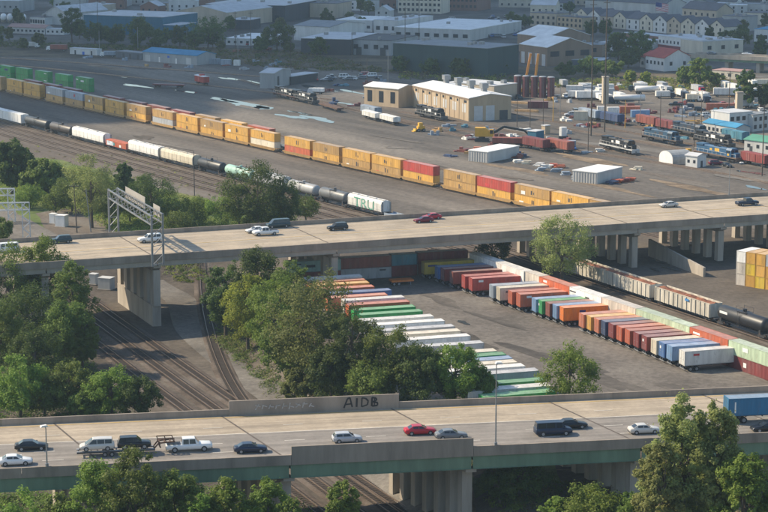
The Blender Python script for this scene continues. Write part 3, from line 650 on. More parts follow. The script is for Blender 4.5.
for k, u in enumerate(STARTS):
    lo, hi = 0.0, 1.6                                   # find the spot on the line seen at column u
    for _ in range(40):
        mid = (lo + hi) / 2 - 0.2; q = STK0 + (STK1 - STK0) * mid
        if 384 + CAM_F * q.x / (q.y * _c - (q.z - CAM_H) * _s) < u: lo = mid + .2
        else: hi = mid + .2
    p = Vector((q.x, q.y, 0)) + sn * 1.5; LC = 15.6
    u2 = STARTS[k + 1] if k + 1 < len(STARTS) else u + 38
    rgc = random.Random(k + 400); bc, tc = SCOL.get(k, tuple(rgc.choice(['yellow', 'yellow', 'dimyellow', 'yellow']) for _ in range(2)))
    ctr = p + SD * (LC / 2)
    well_car(f'well car under the {ORD[k]} double-stack from the left', ctr + Vector((0, 0, RAILTOP)), SA, 18.4, 'well cars of the double-stack train')
    for lev, c in ((0, bc), (1, tc)):
        w_ = 'lower' if lev == 0 else 'upper'; rg = random.Random(k * 7 + lev)
        jx = rg.uniform(-.8, .4); mk = [(jx, rg.uniform(.6, .9), rg.uniform(.3, .6), rg.uniform(1.0, 1.5), MARKD), (jx + rg.uniform(.7, 1.1), .75, .3, rg.uniform(.6, 1.3), MARKD)] if c in ('yellow', 'dimyellow', 'bold') else []
        if rg.random() < .35: mk.append((rg.uniform(-5, -3), .3, rg.uniform(1, 2.2), rg.uniform(.4, 1.0), MARKW if rg.random() < .6 else MARKR))
        if k == 4 and lev: mk = [(0.5, 1.0, 1.2, 1.0, MARKR)]
        container(f'{word(c)} container, {w_} of the {ORD[k]} double-stack from the left on the train', ctr + Vector((0, 0, RAILTOP + .42 + lev * 2.82 + (0.0))), SA, LC, 2.78, c, 'containers on the double-stack train', mk, doors=False)
# second string behind it: single containers and empty well cars
for k in range(15):
    p = Vector((STK0.x, STK0.y, 0)) + sn * 6.3 + SD * (14 + k * 18.6)
    q = p + Vector((0, 0, RAILTOP))
    c = ['darkred', 'brown', 'maroon', None, 'darkred', 'maroon', 'brown', 'darkred', 'dimyellow', 'yellow', 'orangered', None, None, None, None][k]
    well_car(f'{"empty well car" if c is None else "well car carrying a container"}, {ORD[k]} from the left in the string behind the double-stacks', q, SA, 18.0, 'well cars standing behind the double-stack train', 'bluegrey' if c is None else 'maroon')
    if c:
        for lev in ((0, 1)):
            container(f'{word(c)} container, {("lower", "upper")[lev]} on the {ORD[k]} car of the string behind the double-stacks', q + Vector((0, 0, .42 + 2.82 * lev)), SA, 14.6, 2.78, c, 'containers behind the double-stack train', doors=False)

def hopper(label, loc, rz, L, col, group, letters=None):
    t = thing('hopper_car', label, 'rail car', loc, rz, group); h = L / 2; m = paint('hop_' + col, PC[col], 0.55, 0.1)
    def body():
        b = MB(); prof = [(-1.5, 1.5), (-1.58, 2.2), (-1.58, 3.6), (-1.4, 4.15), (-.8, 4.45), (.8, 4.45), (1.4, 4.15), (1.58, 3.6), (1.58, 2.2), (1.5, 1.5)]
        rings = []
        for x, zc in ((-h + .6, 1), (h - .6, 1)): rings.append([(x, y, z) for y, z in prof])
        b.loft(rings)
        return b.mesh('body', m)
    obj('body', cached(('hb', L, col), body), t)
    for k in range(4):
        x = -h + 2.2 + k * (L - 4.4) / 3
        obj('chute', cached('chute' + col, lambda: MB().add([(-1.6, -1.3, 1.5), (1.6, -1.3, 1.5), (1.6, 1.3, 1.5), (-1.6, 1.3, 1.5), (-.4, -.5, .5), (.4, -.5, .5), (.4, .5, .5), (-.4, .5, .5)], [(0,1,5,4),(1,2,6,5),(2,3,7,6),(3,0,4,7),(4,5,6,7)]).mesh('chute', m)), t, (x, 0, 0))
        obj('roof_hatch', cached('hatch' + col, lambda: MB().box(-1.4, 1.4, -.3, .3, 4.45, 4.6).mesh('roof_hatch', m)), t, (x, 0, 0))
    def fr():
        b = MB().box(-h, h, -1.5, 1.5, 1.05, 1.22)
        for x in (-h + .1, h - .6):
            for y in (-1.3, 1.22): b.box(x, x + .08, y, y + .08, 1.2, 4.1); b.box(x + .4, x + .48, y, y + .08, 1.2, 4.1)
            for z in range(7): b.box(x + .02, x + .46, -1.34, -1.28, 1.5 + z * .38, 1.55 + z * .38)
        b.box(-h + .4, h - .4, -.5, -.36, 4.5, 4.53)
        return b.mesh('underframe', DARK)
    obj('underframe', cached(('hf', L), fr), t); side_ribs(t, L, 1.5, 3.6, 9, 1.57, m)
    bogie(t, -h + 1.9); bogie(t, h - 1.9); coupler(t, h); coupler(t, -h)
    if letters:
        o = obj('lettering', text_mesh('tru', letters, 3.7, M('green_lettering', (0.10, 0.30, 0.22), 0.7, 0.2)), t, (0, -1.61, 1.45), rot=(math.pi / 2, 0, 0), sc=(1.45, 1, 1))
    return t
def side_ribs(t, L, z0, z1, n, y, m):
    me = cached(('srb', z0, z1, m.name), lambda: MB().box(-.035, .035, -.055, 0, z0, z1).mesh('rib', m))
    for k in range(n):
        x = -L/2 + .7 + (L - 1.4) * k / (n - 1); obj('rib', me, t, (x, -y, 0)); obj('rib', me, t, (x, y, 0), math.pi)
def tank(label, loc, rz, L, col, group, r=1.5, band=None):
    t = thing('tank_car', label, 'rail car', loc, rz, group); h = L / 2; m = M('tank_' + str(col), col, 0.45, 0.2, 0.6, streak=True)
    def shell():
        b = MB(); rings = []
        for x, f in ((-h + .9, .25), (-h + 1.0, .6), (-h + 1.3, .9), (-h + 1.7, 1), (h - 1.7, 1), (h - 1.3, .9), (h - 1.0, .6), (h - .9, .25)):
            rings.append([(x, math.cos(a) * r * f, 1.15 + r + math.sin(a) * r * f) for a in [2 * math.pi * i / 18 for i in range(18)]])
        b.loft(rings); return b.mesh('tank_shell', m, True)
    obj('tank_shell', cached(('ts', L, col), shell), t)
    obj('manway_dome', cached(('dome', col), lambda: MB().cyl((0, 0, 1.15 + 2*r - .15), (0, 0, 1.15 + 2*r + .45), .42, n=12).cyl((0, 0, 1.15 + 2*r + .45), (0, 0, 1.15 + 2*r + .55), .5, .3, n=12).mesh('manway_dome', m)), t)
    def wk():
        b = MB().box(-1.6, 1.6, -1.0, 1.0, 1.05 + 2*r - .02, 1.1 + 2*r)
        for x in (-1.6, 1.55):
            for y in (-1, .95): b.box(x, x + .05, y, y + .05, 1.1 + 2*r, 2.1 + 2*r)
        b.box(-1.6, 1.6, -1, -.95, 2.0 + 2*r, 2.05 + 2*r).box(-1.6, 1.6, .95, 1, 2.0 + 2*r, 2.05 + 2*r)
        for z in range(9): b.box(-.25, .25, -1.66, -1.6, 1.2 + z * .34, 1.24 + z * .34)
        b.box(-.28, -.24, -1.68, -1.62, 1.0, 4.2).box(.24, .28, -1.68, -1.62, 1.0, 4.2)
        return b.mesh('walkway', DARK)
    obj('walkway', cached('wk', wk), t)
    obj('underframe', cached(('tf', L), lambda: MB().box(-h, h, -.4, .4, .85, 1.1).box(-h, -h + .8, -1.4, 1.4, .95, 1.12).box(h - .8, h, -1.4, 1.4, .95, 1.12).box(-h + 2, -h + 2.5, -1.2, 1.2, 1.0, 1.7).box(h - 2.5, h - 2, -1.2, 1.2, 1.0, 1.7).mesh('underframe', DARK)), t)
    if band: obj('placard', mark_mesh(2.6, .5, band), t, (-h + 3.6, -1.47, 2.75))
    bogie(t, -h + 1.9); bogie(t, h - 1.9); coupler(t, h); coupler(t, -h); return t
def gondola(label, loc, rz, L, group):
    t = thing('gondola_car', label, 'rail car', loc, rz, group); h = L / 2; m = M('gondola_paint', (0.50, 0.46, 0.38), 0.75, 0.35, 0.8, streak=True, rnd=.1)
    def body():
        b = MB(); w = 1.5
        for y in (-w, w - .08): b.box(-h + .4, h - .4, y, y + .08, 1.0, 3.9)
        for x in (-h + .4, h - .48): b.box(x, x + .08, -w + .08, w - .08, 1.0, 3.9)
        b.box(-h + .4, h - .4, -w + .08, w - .08, 1.0, 1.1); b.box(-h + .35, h - .35, -w - .06, -w - .001, 3.8, 3.95); b.box(-h + .35, h - .35, w + .001, w + .06, 3.8, 3.95)
        return b.mesh('body', m)
    obj('body', cached(('gb', L), body), t)
    n = 13
    rm = cached('grib', lambda: MB().prism([(-.13, 1.0), (.13, 1.0), (.1, 3.8), (-.1, 3.8)], 'y', -.16, 0).mesh('rib', m))
    for k in range(n):
        x = -h + .7 + (L - 1.4) * k / (n - 1)
        obj('rib', rm, t, (x, -1.505, 0)); obj('rib', rm, t, (x, 1.505, 0), math.pi)
    def load():
        rg = np.random.RandomState(3); nx, ny = 40, 7; vs = []; fs = []
        for i in range(nx):
            for j in range(ny):
                e = 1 - abs(j - 3) / 3.0
                vs.append((-h + .5 + (L - 1) * i / (nx - 1), -1.42 + 2.84 * j / (ny - 1), 3.55 + .5 * e * (0.6 + 0.5 * math.sin(i * .7)) + rg.uniform(-.1, .1)))
        for i in range(nx - 1):
            for j in range(ny - 1): fs.append((i*ny+j, (i+1)*ny+j, (i+1)*ny+j+1, i*ny+j+1))
        return MB().add(vs, fs).mesh('load', M('rusty_scrap', (0.22, 0.085, 0.045), 0.95, 0.45, 1.5, bump=.6))
    obj('load', cached(('gl', L), load), t)
    obj('underframe', cached(('gf', L), lambda: MB().box(-h, h, -.35, .35, .75, .98).mesh('underframe', DARK)), t)
    bogie(t, -h + 1.9); bogie(t, h - 1.9); coupler(t, h); coupler(t, -h); return t
def boxcar(label, loc, rz, L, H, col, group, marks=(), door=True):
    t = thing('boxcar', label, 'rail car', loc, rz, group); h = L / 2; m = paint('bx_' + col, PC[col], 0.7, 0.25)
    def body():
        b = MB().prism([(-1.5, 1.1), (1.5, 1.1), (1.5, H), (0, H + .18), (-1.5, H)], 'x', -h + .5, h - .5)
        return b.mesh('body', m)
    obj('body', cached(('bxb', L, H, col), body), t); side_ribs(t, L, 1.15, H - .05, 12, 1.501, m)
    if door: obj('sliding_door', cached(('bxd', H, col), lambda: MB().box(-1.5, 1.5, -.08, 0, 1.2, H - .15).box(-1.45, -1.35, -.12, -.08, 1.2, H - .2).box(1.35, 1.45, -.12, -.08, 1.2, H - .2).mesh('sliding_door', m)), t, (0, -1.505, 0))
    obj('underframe', cached(('gf', L), lambda: MB().box(-h, h, -.35, .35, .75, .98).mesh('underframe', DARK)), t)
    for (x, z, ww, hh, mt) in marks: obj('graffiti', mark_mesh(ww, hh, mt), t, (x, -1.6, z))
    bogie(t, -h + 1.9); bogie(t, h - 1.9); coupler(t, h); coupler(t, -h); return t
def locomotive(label, loc, rz, col, col2, group, L=20.0, mark=None):
    t = thing('locomotive', label, 'locomotive', loc, rz, group); h = L / 2
    m1 = M('loco_' + str(col), col, 0.4, 0.25, 0.6); m2 = M('loco_' + str(col2), col2, 0.5, 0.2)
    obj('underframe', MB().box(-h, h, -1.5, 1.5, 1.3, 1.62).box(-h, -h + .1, -1.5, 1.5, .5, 1.3).box(h - .1, h, -1.5, 1.5, .5, 1.3).mesh('underframe', m2), t)
    obj('engine_hood', MB().prism([(-1.0, 1.62), (1.0, 1.62), (1.0, 3.85), (.75, 4.1), (-.75, 4.1), (-1.0, 3.85)], 'x', -h + .8, h - 5.2).mesh('engine_hood', m1), t)
    obj('radiator', MB().prism([(-1.0, 3.4), (1.0, 3.4), (1.35, 3.9), (1.35, 4.3), (-1.35, 4.3), (-1.35, 3.9)], 'x', -h + 1.0, -h + 4.6).mesh('radiator', m1), t)
    c = obj('cab', MB().prism([(-1.48, 1.62), (1.48, 1.62), (1.48, 3.7), (1.0, 4.35), (-1.0, 4.35), (-1.48, 3.7)], 'x', h - 5.18, h - 2.6).mesh('cab', m1), t)
    for x in (h - 4.6, h - 3.5):
        for s in (-1, 1): obj('window', cached('lwin', lambda: MB().box(-.4, .4, -.02, .02, 0, .75).mesh('window', GLASS)), c, (x, s * 1.49, 2.85))
    for y in (-.75, .75): obj('windshield', cached('lws', lambda: MB().box(-.02, .02, -.55, .55, 0, .7).mesh('windshield', GLASS)), c, (h - 2.59, y, 3.15))
    obj('nose', MB().prism([(h - 2.58, 1.62), (h - .9, 1.62), (h - .9, 2.9), (h - 1.2, 3.05), (h - 2.58, 3.1)], 'y', -.85, .85).mesh('nose', m1), t)
    obj('fuel_tank', MB().prism([(-1.3, .6), (1.3, .6), (1.5, .9), (1.5, 1.3), (-1.5, 1.3), (-1.5, .9)], 'x', -2.6, 2.6).mesh('fuel_tank', DARK), t)
    for x in (-1.5, .5): obj('exhaust_fan', cached('lfan', lambda: MB().cyl((0, 0, 4.1), (0, 0, 4.35), .6, n=12).mesh('exhaust_fan', DARK)), t, (x, 0, 0))
    def rail():
        b = MB()
        for y in (-1.45, 1.41):
            b.box(-h + .3, h - 5.3, y, y + .04, 2.6, 2.65)
            for k in range(8): b.box(-h + .3 + k * (L - 5.9) / 7, -h + .35 + k * (L - 5.9) / 7, y, y + .04, 1.62, 2.6)
            b.box(h - 2.4, h - .2, y, y + .04, 2.6, 2.65).box(h - .25, h - .2, y, y + .04, 1.62, 2.6)
        return b.mesh('handrail', WHITE)
    obj('handrail', cached(('lrail', L), rail), t)
    if mark:
        obj('placard', mark_mesh(2.4, 1.0, mark), t, (.6, -1.0, 2.6)); obj('placard', mark_mesh(1.2, .6, mark), t, (-2.6, -1.0, 2.7)); obj('placard', mark_mesh(1.0, .7, mark), t, (h - 4.0, -1.5, 2.0))
    for x in (-h + 3.6, h - 3.6): bogie(t, x - .7); bogie(t, x + .9)
    coupler(t, -h); coupler(t, h); return t

FD = Vector((FR1.x - FR0.x, FR1.y - FR0.y, 0)).normalized(); FA = ang(FR0, FR1); fn = Vector((-FD.y, FD.x, 0))
def fr_pt(u):
    lo, hi = -.6, 1.8
    for _ in range(40):
        mid = (lo + hi) / 2; q = FR0 + (FR1 - FR0) * mid
        if 384 + CAM_F * q.x / (q.y * _c - (q.z - CAM_H) * _s) < u: lo = mid
        else: hi = mid
    return Vector((q.x, q.y, RAILTOP)) + fn * 1.5
FG = 'cars of the mixed freight train'
def fr(u0, u1, fn_, *a, **k):
    a0, a1 = fr_pt(u0), fr_pt(u1); L = round((a1 - a0).length - .3, 1)
    return fn_(a[0], (a0 + a1) / 2, FA, L, *a[1:], FG, **k)
fr(-14, 22, boxcar, 'white refrigerated boxcar with rusty roof edge at the left edge of the picture', 4.2, 'white')
fr(22.5, 47, tank, 'dirty black tank car just behind the white boxcar at the left', (0.03, 0.032, 0.036))
fr(47.5, 71, tank, 'rust-streaked dark tank car touching the first white hopper', (0.055, 0.045, 0.04))
fr(71.5, 104.5, hopper, 'leftmost white covered hopper of the mixed freight train', 'white')
fr(105, 127, boxcar, 'low graffiti-covered red and blue car between white hoppers', 2.9, 'orangered', marks=[(-4.2, 1.3, 4.6, 1.4, M('graffiti_pale', (.5, .55, .6), .7, .5, 1.5)), (-1.5, 1.5, 1.6, .9, M('graffiti_teal', (.1, .3, .33), .7, .5, 1.5)), (3.4, 1.3, 1.4, .8, MARKW)], door=False)
fr(127.5, 159.5, hopper, 'white covered hopper coupled right of the graffiti car', 'white')
fr(160, 194, hopper, 'white covered hopper coupled left of the black tank car', 'cream')
fr(194.5, 221.5, tank, 'black tank car between a white hopper and the mint green tank', (0.022, 0.024, 0.028))
fr(222, 252, tank, 'mint green tank car half hidden by the dark tree', (0.30, 0.48, 0.40))
fr(252.5, 284, hopper, 'grey hopper behind the dark tree in the mixed train', 'grey')
fr(284.5, 315, tank, 'light grey tank car right of the dark tree', (0.34, 0.34, 0.33))
fr(315.5, 346, tank, 'dark grey tank car next to the lettered white hopper', (0.12, 0.125, 0.13))
fr(346.5, 383, hopper, 'white hopper with large green letters', 'white', letters='TRU')
a0, a1 = fr_pt(384), fr_pt(425); t = thing('flat_car', 'empty grey flat car behind the lettered hopper', 'rail car', (a0 + a1) / 2, FA, FG); L = (a1 - a0).length
obj('platform', MB().box(-L/2, L/2, -1.45, 1.45, 1.0, 1.25).box(-L/2, L/2, -1.5, -1.44, .8, 1.6).box(-L/2, L/2, 1.44, 1.5, .8, 1.6).mesh('platform', paint('bluegrey', PC['bluegrey'])), t)
obj('bulkhead', MB().box(L/2 - 4, L/2 - 2.6, -.6, .6, 1.25, 2.4).mesh('bulkhead', DARK), t); bogie(t, -L/2 + 2); bogie(t, L/2 - 2)
# gondola string on the right
GD = Vector((GO1.x - GO0.x, GO1.y - GO0.y, 0)).normalized(); GA = ang(GO0, GO1); gn = Vector((-GD.y, GD.x, 0))
GL = 'cars of the gondola train on the right'
# first gondola starts left of column 585, cars follow one another
def g_at(u):
    lo, hi = -1.0, 2.0
    for _ in range(40):
        mid = (lo + hi) / 2; q = GO0 + (GO1 - GO0) * mid
        if 384 + CAM_F * q.x / (q.y * _c - (q.z - CAM_H) * _s) < u: lo = mid
        else: hi = mid
    return Vector((q.x, q.y, RAILTOP)) + gn * 1.5
for k, (u0, u1) in enumerate([(560, 597), (598, 652), (653, 711.5)]):
    a0, a1 = g_at(u0), g_at(u1)
    gondola(('short-looking grey gondola full of rust beside the olive tree', 'ribbed grey gondola, middle of the gondola train', 'ribbed grey gondola with a small blue patch next to the black tank car')[k], (a0 + a1) / 2, GA, 21.0 if k == 0 else round((a1 - a0).length - .5, 1), GL)
obj('placard', mark_mesh(1.4, .5, M('blue_patch', (.05, .2, .45), .6, .1)), bpy.data.objects['gondola_car.002'], (2.0, -1.67, 3.0))
a0, a1 = g_at(712), g_at(765.5)
tank('large black tank car with white band at the right edge', (a0 + a1) / 2, GA, round((a1 - a0).length - .4, 1), (0.02, 0.021, 0.024), GL, band=MARKW)
a0, a1 = g_at(766), g_at(822)
hopper('white hopper cut by the right edge behind the black tank car', (a0 + a1) / 2, GA, 17.0, 'white', GL)
# locomotives
LGp = 'locomotives standing in the yard'
def at_rail(u, v): p = P(u, v); p.z = RAILTOP; return p
locomotive('black locomotive with white stripes near the blue one', at_rail(619, 152), ang(P(600, 147), P(640, 156)), (0.016, 0.017, 0.02), (0.5, 0.5, 0.48), LGp, mark=MARKW)
locomotive('dark blue locomotive left of the grey arched shed', at_rail(662, 143), ang(P(640, 140), P(690, 150)), (0.03, 0.075, 0.13), (0.10, 0.08, 0.07), LGp, mark=MARKD)
locomotive('blue locomotive with yellow letters right of the arched shed', at_rail(718, 160), ang(P(690, 154), P(745, 165)), (0.035, 0.10, 0.19), (0.16, 0.11, 0.08), LGp, L=22, mark=M('yellow_marking', (.6, .36, .05), .6, .1))
locomotive('black locomotive behind the yellow lettered blue one', at_rail(714, 146), ang(P(690, 141), P(745, 152)), (0.02, 0.022, 0.026), (0.06, 0.06, 0.06), LGp, mark=MARKW)
locomotive('black locomotive parked at the tan engine house', at_rail(431, 119), ang(P(413, 115), P(450, 123)), (0.016, 0.018, 0.022), (0.10, 0.10, 0.10), LGp, mark=MARKW)
locomotive('black and brown locomotive behind the small grey shed', at_rail(287, 99), ang(P(270, 95), P(310, 104)), (0.018, 0.02, 0.024), (0.11, 0.06, 0.05), LGp, mark=MARKW)
locomotive('second dark locomotive coupled near the puddles', at_rail(305, 103), ang(P(270, 95), P(310, 104)), (0.018, 0.022, 0.026), (0.07, 0.07, 0.07), LGp, mark=MARKW)
for k, (u, v, c) in enumerate([(380, 122, 'white'), (398, 126, 'white')]):
    boxcar(('white low boxcar left of the tan engine house', 'white low boxcar nearer the tan engine house')[k], at_rail(u - 8, v - 2), ang(P(355, 112), P(412, 127)), 13.0, 2.8, c, 'low white boxcars', door=False)
t = boxcar('red caboose with pale roof alone on the dark yard', at_rail(202, 85), ang(P(192, 83), P(213, 88)), 10.5, 3.6, 'red', None, marks=[], door=True)
obj('roof', MB().prism([(-1.6, 3.62), (1.6, 3.62), (1.6, 3.7), (0, 3.95), (-1.6, 3.7)], 'x', -5, 5).mesh('roof', WHITE), t); obj('cupola', MB().box(-1, 1, -.9, .9, 3.7, 4.5).mesh('cupola', paint('bx_red', PC['red'])), t)
t = thing('flat_car', 'low dark red flat car left of the red caboose', 'rail car', at_rail(169, 88), R(-14))
obj('platform', MB().box(-7, 7, -1.4, 1.4, .9, 1.4).mesh('platform', paint('maroon', PC['maroon'])), t); bogie(t, -5); bogie(t, 5)
t = thing('flat_car', 'long rusty flat car lying right of the dark locomotives', 'rail car', at_rail(331, 110), ang(P(313, 105), P(350, 116)))
obj('platform', MB().box(-10, 10, -1.4, 1.4, .9, 1.5).mesh('platform', RUST), t); bogie(t, -7); bogie(t, 7)
for k, (u, v, c, lab) in enumerate([(371, 116, 'bluegrey', 'grey-blue loaded flat car by the white low boxcars'), (760, 150, 'navy', 'dark blue boxcar at the right edge of the yard')]):
    boxcar(lab, at_rail(u, v), ang(P(355, 108), P(412, 121)), 13, 3.4, c, None)

# further cars and engines standing in the right-hand yard
for k, (u, v, f, c, lab) in enumerate([(648, 127, 'b', 'brown', 'brown boxcar above the blue locomotive, left of two'), (668, 131.5, 'b', 'maroon', 'maroon boxcar above the blue locomotive, right of two'), (590, 120, 'b', 'bluegrey', 'grey-blue boxcar below the small white cabin'), (612, 124, 'b', 'navy', 'navy boxcar right of the grey-blue one in the far yard'),
        (735, 142, 'b', 'teal', 'teal boxcar left of the white two-storey office'), (690, 136.5, 'l', 0, 'dark locomotive between the maroon boxcar and the blue-roofed shed'), (756, 166, 'b', 'darkred', 'dark red boxcar at the right edge below the green roof'), (560, 152, 'b', 'brown', 'brown boxcar left of the striped locomotive'), (536, 150, 'b', 'maroon', 'maroon boxcar right of the crane boom')]):
    if f == 'b': boxcar(lab, at_rail(u, v), ang(P(u - 15, v - 3), P(u + 15, v + 3)), 13.0, 3.7, c, 'boxcars standing in the right-hand yard')
    else: locomotive(lab, at_rail(u, v), ang(P(u - 15, v - 3), P(u + 15, v + 3)), (.03, .05, .08), (.08, .07, .06), LGp, mark=MARKD)

# ------------------------------------------------------------------ road vehicles (local x forward, z=0 on the road)
VC = dict(white=(0.70, 0.70, 0.68), silver=(0.42, 0.43, 0.44), black=(0.012, 0.013, 0.015), navy=(0.012, 0.022, 0.05), red=(0.42, 0.012, 0.03), maroon=(0.16, 0.012, 0.025), grey=(0.16, 0.17, 0.18), teal=(0.02, 0.045, 0.055), palesilver=(0.52, 0.50, 0.46), blue=(0.03, 0.12, 0.35), yellow=(.65, .4, .03), orange=(.6, .15, .03))
# kind: length, half width, wheel radius, axle x, body stations (x, z_bottom, z_belt, width factor), cabin side outline (base_rear, roof_rear, roof_front, base_front), roof z, window splits
KIND = {
 'sedan': (4.8, .91, .34, (-1.42, 1.42), [(-2.4, .45, .82, .80), (-2.25, .28, .98, .94), (-1.4, .2, 1.02, 1), (0, .2, .98, 1), (1.2, .2, .95, 1), (2.1, .25, .8, .93), (2.4, .4, .66, .76)], (-1.95, -1.15, .15, 1.15), 1.44, [(-1.15, -.35), (-.25, .6)]),
 'suv': (4.8, .95, .38, (-1.4, 1.42), [(-2.4, .5, 1.05, .86), (-2.3, .32, 1.12, .96), (-1.4, .28, 1.12, 1), (0, .28, 1.1, 1), (1.2, .28, 1.08, 1), (2.15, .32, .98, .95), (2.4, .5, .8, .8)], (-2.3, -2.0, .35, 1.15), 1.78, [(-1.9, -1.15), (-1.05, -.2), (-.1, .75)]),
 'bigsuv': (5.4, 1.0, .4, (-1.65, 1.6), [(-2.7, .5, 1.15, .88), (-2.6, .35, 1.2, .97), (-1.5, .3, 1.2, 1), (0, .3, 1.18, 1), (1.4, .3, 1.16, 1), (2.4, .35, 1.08, .96), (2.7, .5, .9, .84)], (-2.6, -2.4, .4, 1.2), 1.9, [(-2.25, -1.3), (-1.2, -.25), (-.15, .8)]),
 'minivan': (5.0, .97, .35, (-1.5, 1.55), [(-2.5, .45, .95, .86), (-2.4, .25, 1.05, .97), (-1.4, .22, 1.05, 1), (0, .22, 1.03, 1), (1.3, .22, 1.0, 1), (2.2, .28, .85, .93), (2.5, .42, .68, .75)], (-2.4, -2.15, .5, 1.85), 1.75, [(-2.1, -1.15), (-1.05, -.05), (.05, 1.15)]),
 'hatch': (4.4, .9, .34, (-1.3, 1.35), [(-2.2, .45, .95, .84), (-2.1, .28, 1.02, .95), (-1.3, .22, 1.03, 1), (0, .22, 1.0, 1), (1.2, .22, .98, 1), (2.0, .28, .82, .93), (2.2, .42, .68, .76)], (-2.1, -1.7, .25, 1.15), 1.52, [(-1.6, -.75), (-.65, .55)]),
 'van': (5.6, 1.02, .38, (-1.75, 1.75), [(-2.8, .45, 1.15, .92), (-2.72, .3, 1.2, .98), (-1.5, .28, 1.2, 1), (0, .28, 1.2, 1), (1.5, .28, 1.18, 1), (2.5, .32, 1.05, .95), (2.8, .45, .9, .82)], (-2.72, -2.6, 1.1, 1.95), 2.05, [(-2.4, -1.3), (-1.15, .1), (.35, 1.25)]),
 'pickup': (5.9, 1.0, .4, (-1.85, 1.9), [(-2.95, .55, 1.08, .95), (-2.85, .4, 1.12, .98), (-1.5, .35, 1.12, 1), (0, .35, 1.12, 1), (1.5, .35, 1.15, 1), (2.6, .4, 1.1, .96), (2.95, .5, .95, .86)], (-.75, -.6, .85, 1.45), 1.9, [(-.55, .1), (.2, .95)]),
}
KIND['longpickup'] = (6.7, 1.02, .43, (-2.1, 2.15), [(-3.35, .6, 1.12, .95), (-3.25, .42, 1.16, .98), (-1.5, .38, 1.16, 1), (0, .38, 1.16, 1), (1.7, .38, 1.2, 1), (3.0, .42, 1.15, .96), (3.35, .55, .98, .86)], (-1.1, -.95, .85, 1.55), 1.98, [(-.85, -.05), (.05, .95)])
def vehicle(kind, label, loc, rz, col, group=None, cat='car', name=None):
    L, hw, wr, ax, st, cab, zr, wins = KIND[kind]
    nm = name or {'sedan': 'sedan_car', 'suv': 'sport_utility_car', 'bigsuv': 'sport_utility_car', 'minivan': 'minivan', 'hatch': 'hatchback_car', 'van': 'passenger_van', 'pickup': 'pickup_truck', 'longpickup': 'pickup_truck'}[kind]
    t = thing(nm, label, cat, loc, rz, group)
    pm = M('car_' + col, VC[col], 0.28, 0.05, 1.0, metal=0.0)
    def zb(x): return pl(x, [(s[0], s[2]) for s in st])
    def body():
        b = MB(); rings = []
        for x, z0, z1, f in st:
            w_ = hw * f; half = [(w_ * .86, z0), (w_, z0 + .18), (w_, (z0 + z1) / 2 + .08), (w_ * .95, z1 - .04), (w_ * .80, z1), (0, z1 + .03)]
            rings.append([(x, -y, z) for y, z in half] + [(x, y, z) for y, z in half[-2::-1]])
        b.loft(rings); return b.mesh('body', pm, True)
    bd = obj('body', cached(('vb', kind, col), body), t)
    a0, a1, a2, a3 = cab; wb = hw * .9; wt = hw * .72
    def cabin():
        b = MB()
        pts = [(a0, zb(a0) - .06), (a1, zr - .03), ((a1 * 2 + a2) / 3, zr), ((a1 + 2 * a2) / 3, zr + .01), (a2, zr - .02), (a3, zb(a3) - .06)]
        def wy(z): return lerp(wb, wt, min(1, max(0, (z - 1.0) / (zr - 1.0))))
        n = len(pts)
        vs = [(x, -wy(z), z) for x, z in pts] + [(x, wy(z), z) for x, z in pts]
        fs = [tuple(range(n))[::-1], tuple(range(n, 2 * n))] + [(k, k + 1, n + k + 1, n + k) for k in range(n - 1)]
        b.add(vs, [tuple(reversed(f)) for f in fs]); return b.mesh('cabin', pm)
    cb = obj('cabin', cached(('vc', kind, col), cabin), t)
    def side(x0, x1, s, key):
        def mk():
            zl = max(zb(x0), zb(x1)) + .04; zt = zr - .12
            def wy(z): return lerp(wb, wt, (z - 1.0) / (zr - 1.0)) + .012
            # lean the outer edges with the pillars
            xa = max(x0, a0 + (a1 - a0) * 1.0) if x0 < a1 + .3 else x0
            xb_ = x1 if x1 < a2 else x1 - (x1 - a2) * .9
            vs = [(x0, s * wy(zl), zl), (x1, s * wy(zl), zl), (min(xb_, x1), s * wy(zt), zt), (max(xa, x0), s * wy(zt), zt)]
            b = MB().add(vs, [(0, 1, 2, 3) if s < 0 else (3, 2, 1, 0)]); return b.mesh('side_window', GLASS)
        return cached(('vw', kind, x0, s), mk)
    for (x0, x1) in wins:
        for s in (-1, 1): obj('side_window', side(x0, x1, s, 0), cb)
    def screen(xb, xt, front):
        def mk():
            e = .014 if front else -.014; zl = zb(xb) + .03; zt = zr - .1
            x0 = lerp(xb, xt, (zl - zb(xb) + .06) / (zr - zb(xb) + .06)) + e; x1 = lerp(xb, xt, .9) + e
            vs = [(x0, -wb * .88, zl), (x0, wb * .88, zl), (x1, wt * .9, zt + .02), (x1, -wt * .9, zt + .02)]
            return MB().add(vs, [(0, 1, 2, 3) if front else (3, 2, 1, 0)]).mesh('windscreen', GLASS)
        return cached(('vs', kind, front), mk)
    obj('windscreen', screen(a3, a2, True), cb); obj('rear_window', screen(a0, a1, False), cb)
    for x in ax:
        for s in (-1, 1):
            o = obj('wheel', cached(('vt', wr), lambda: MB().cyl((0, -.12, 0), (0, .12, 0), wr, n=18).mesh('wheel', RUBBER)), t, (x, s * (hw - .09), wr))
            obj('rim', cached(('vr', wr), lambda: MB().cyl((0, -.13, 0), (0, .13, 0), wr * .6, n=12).mesh('rim', STEEL)), o)
    fz, rz_ = st[-1][2], st[0][2]; fx, rx = L / 2, -L / 2
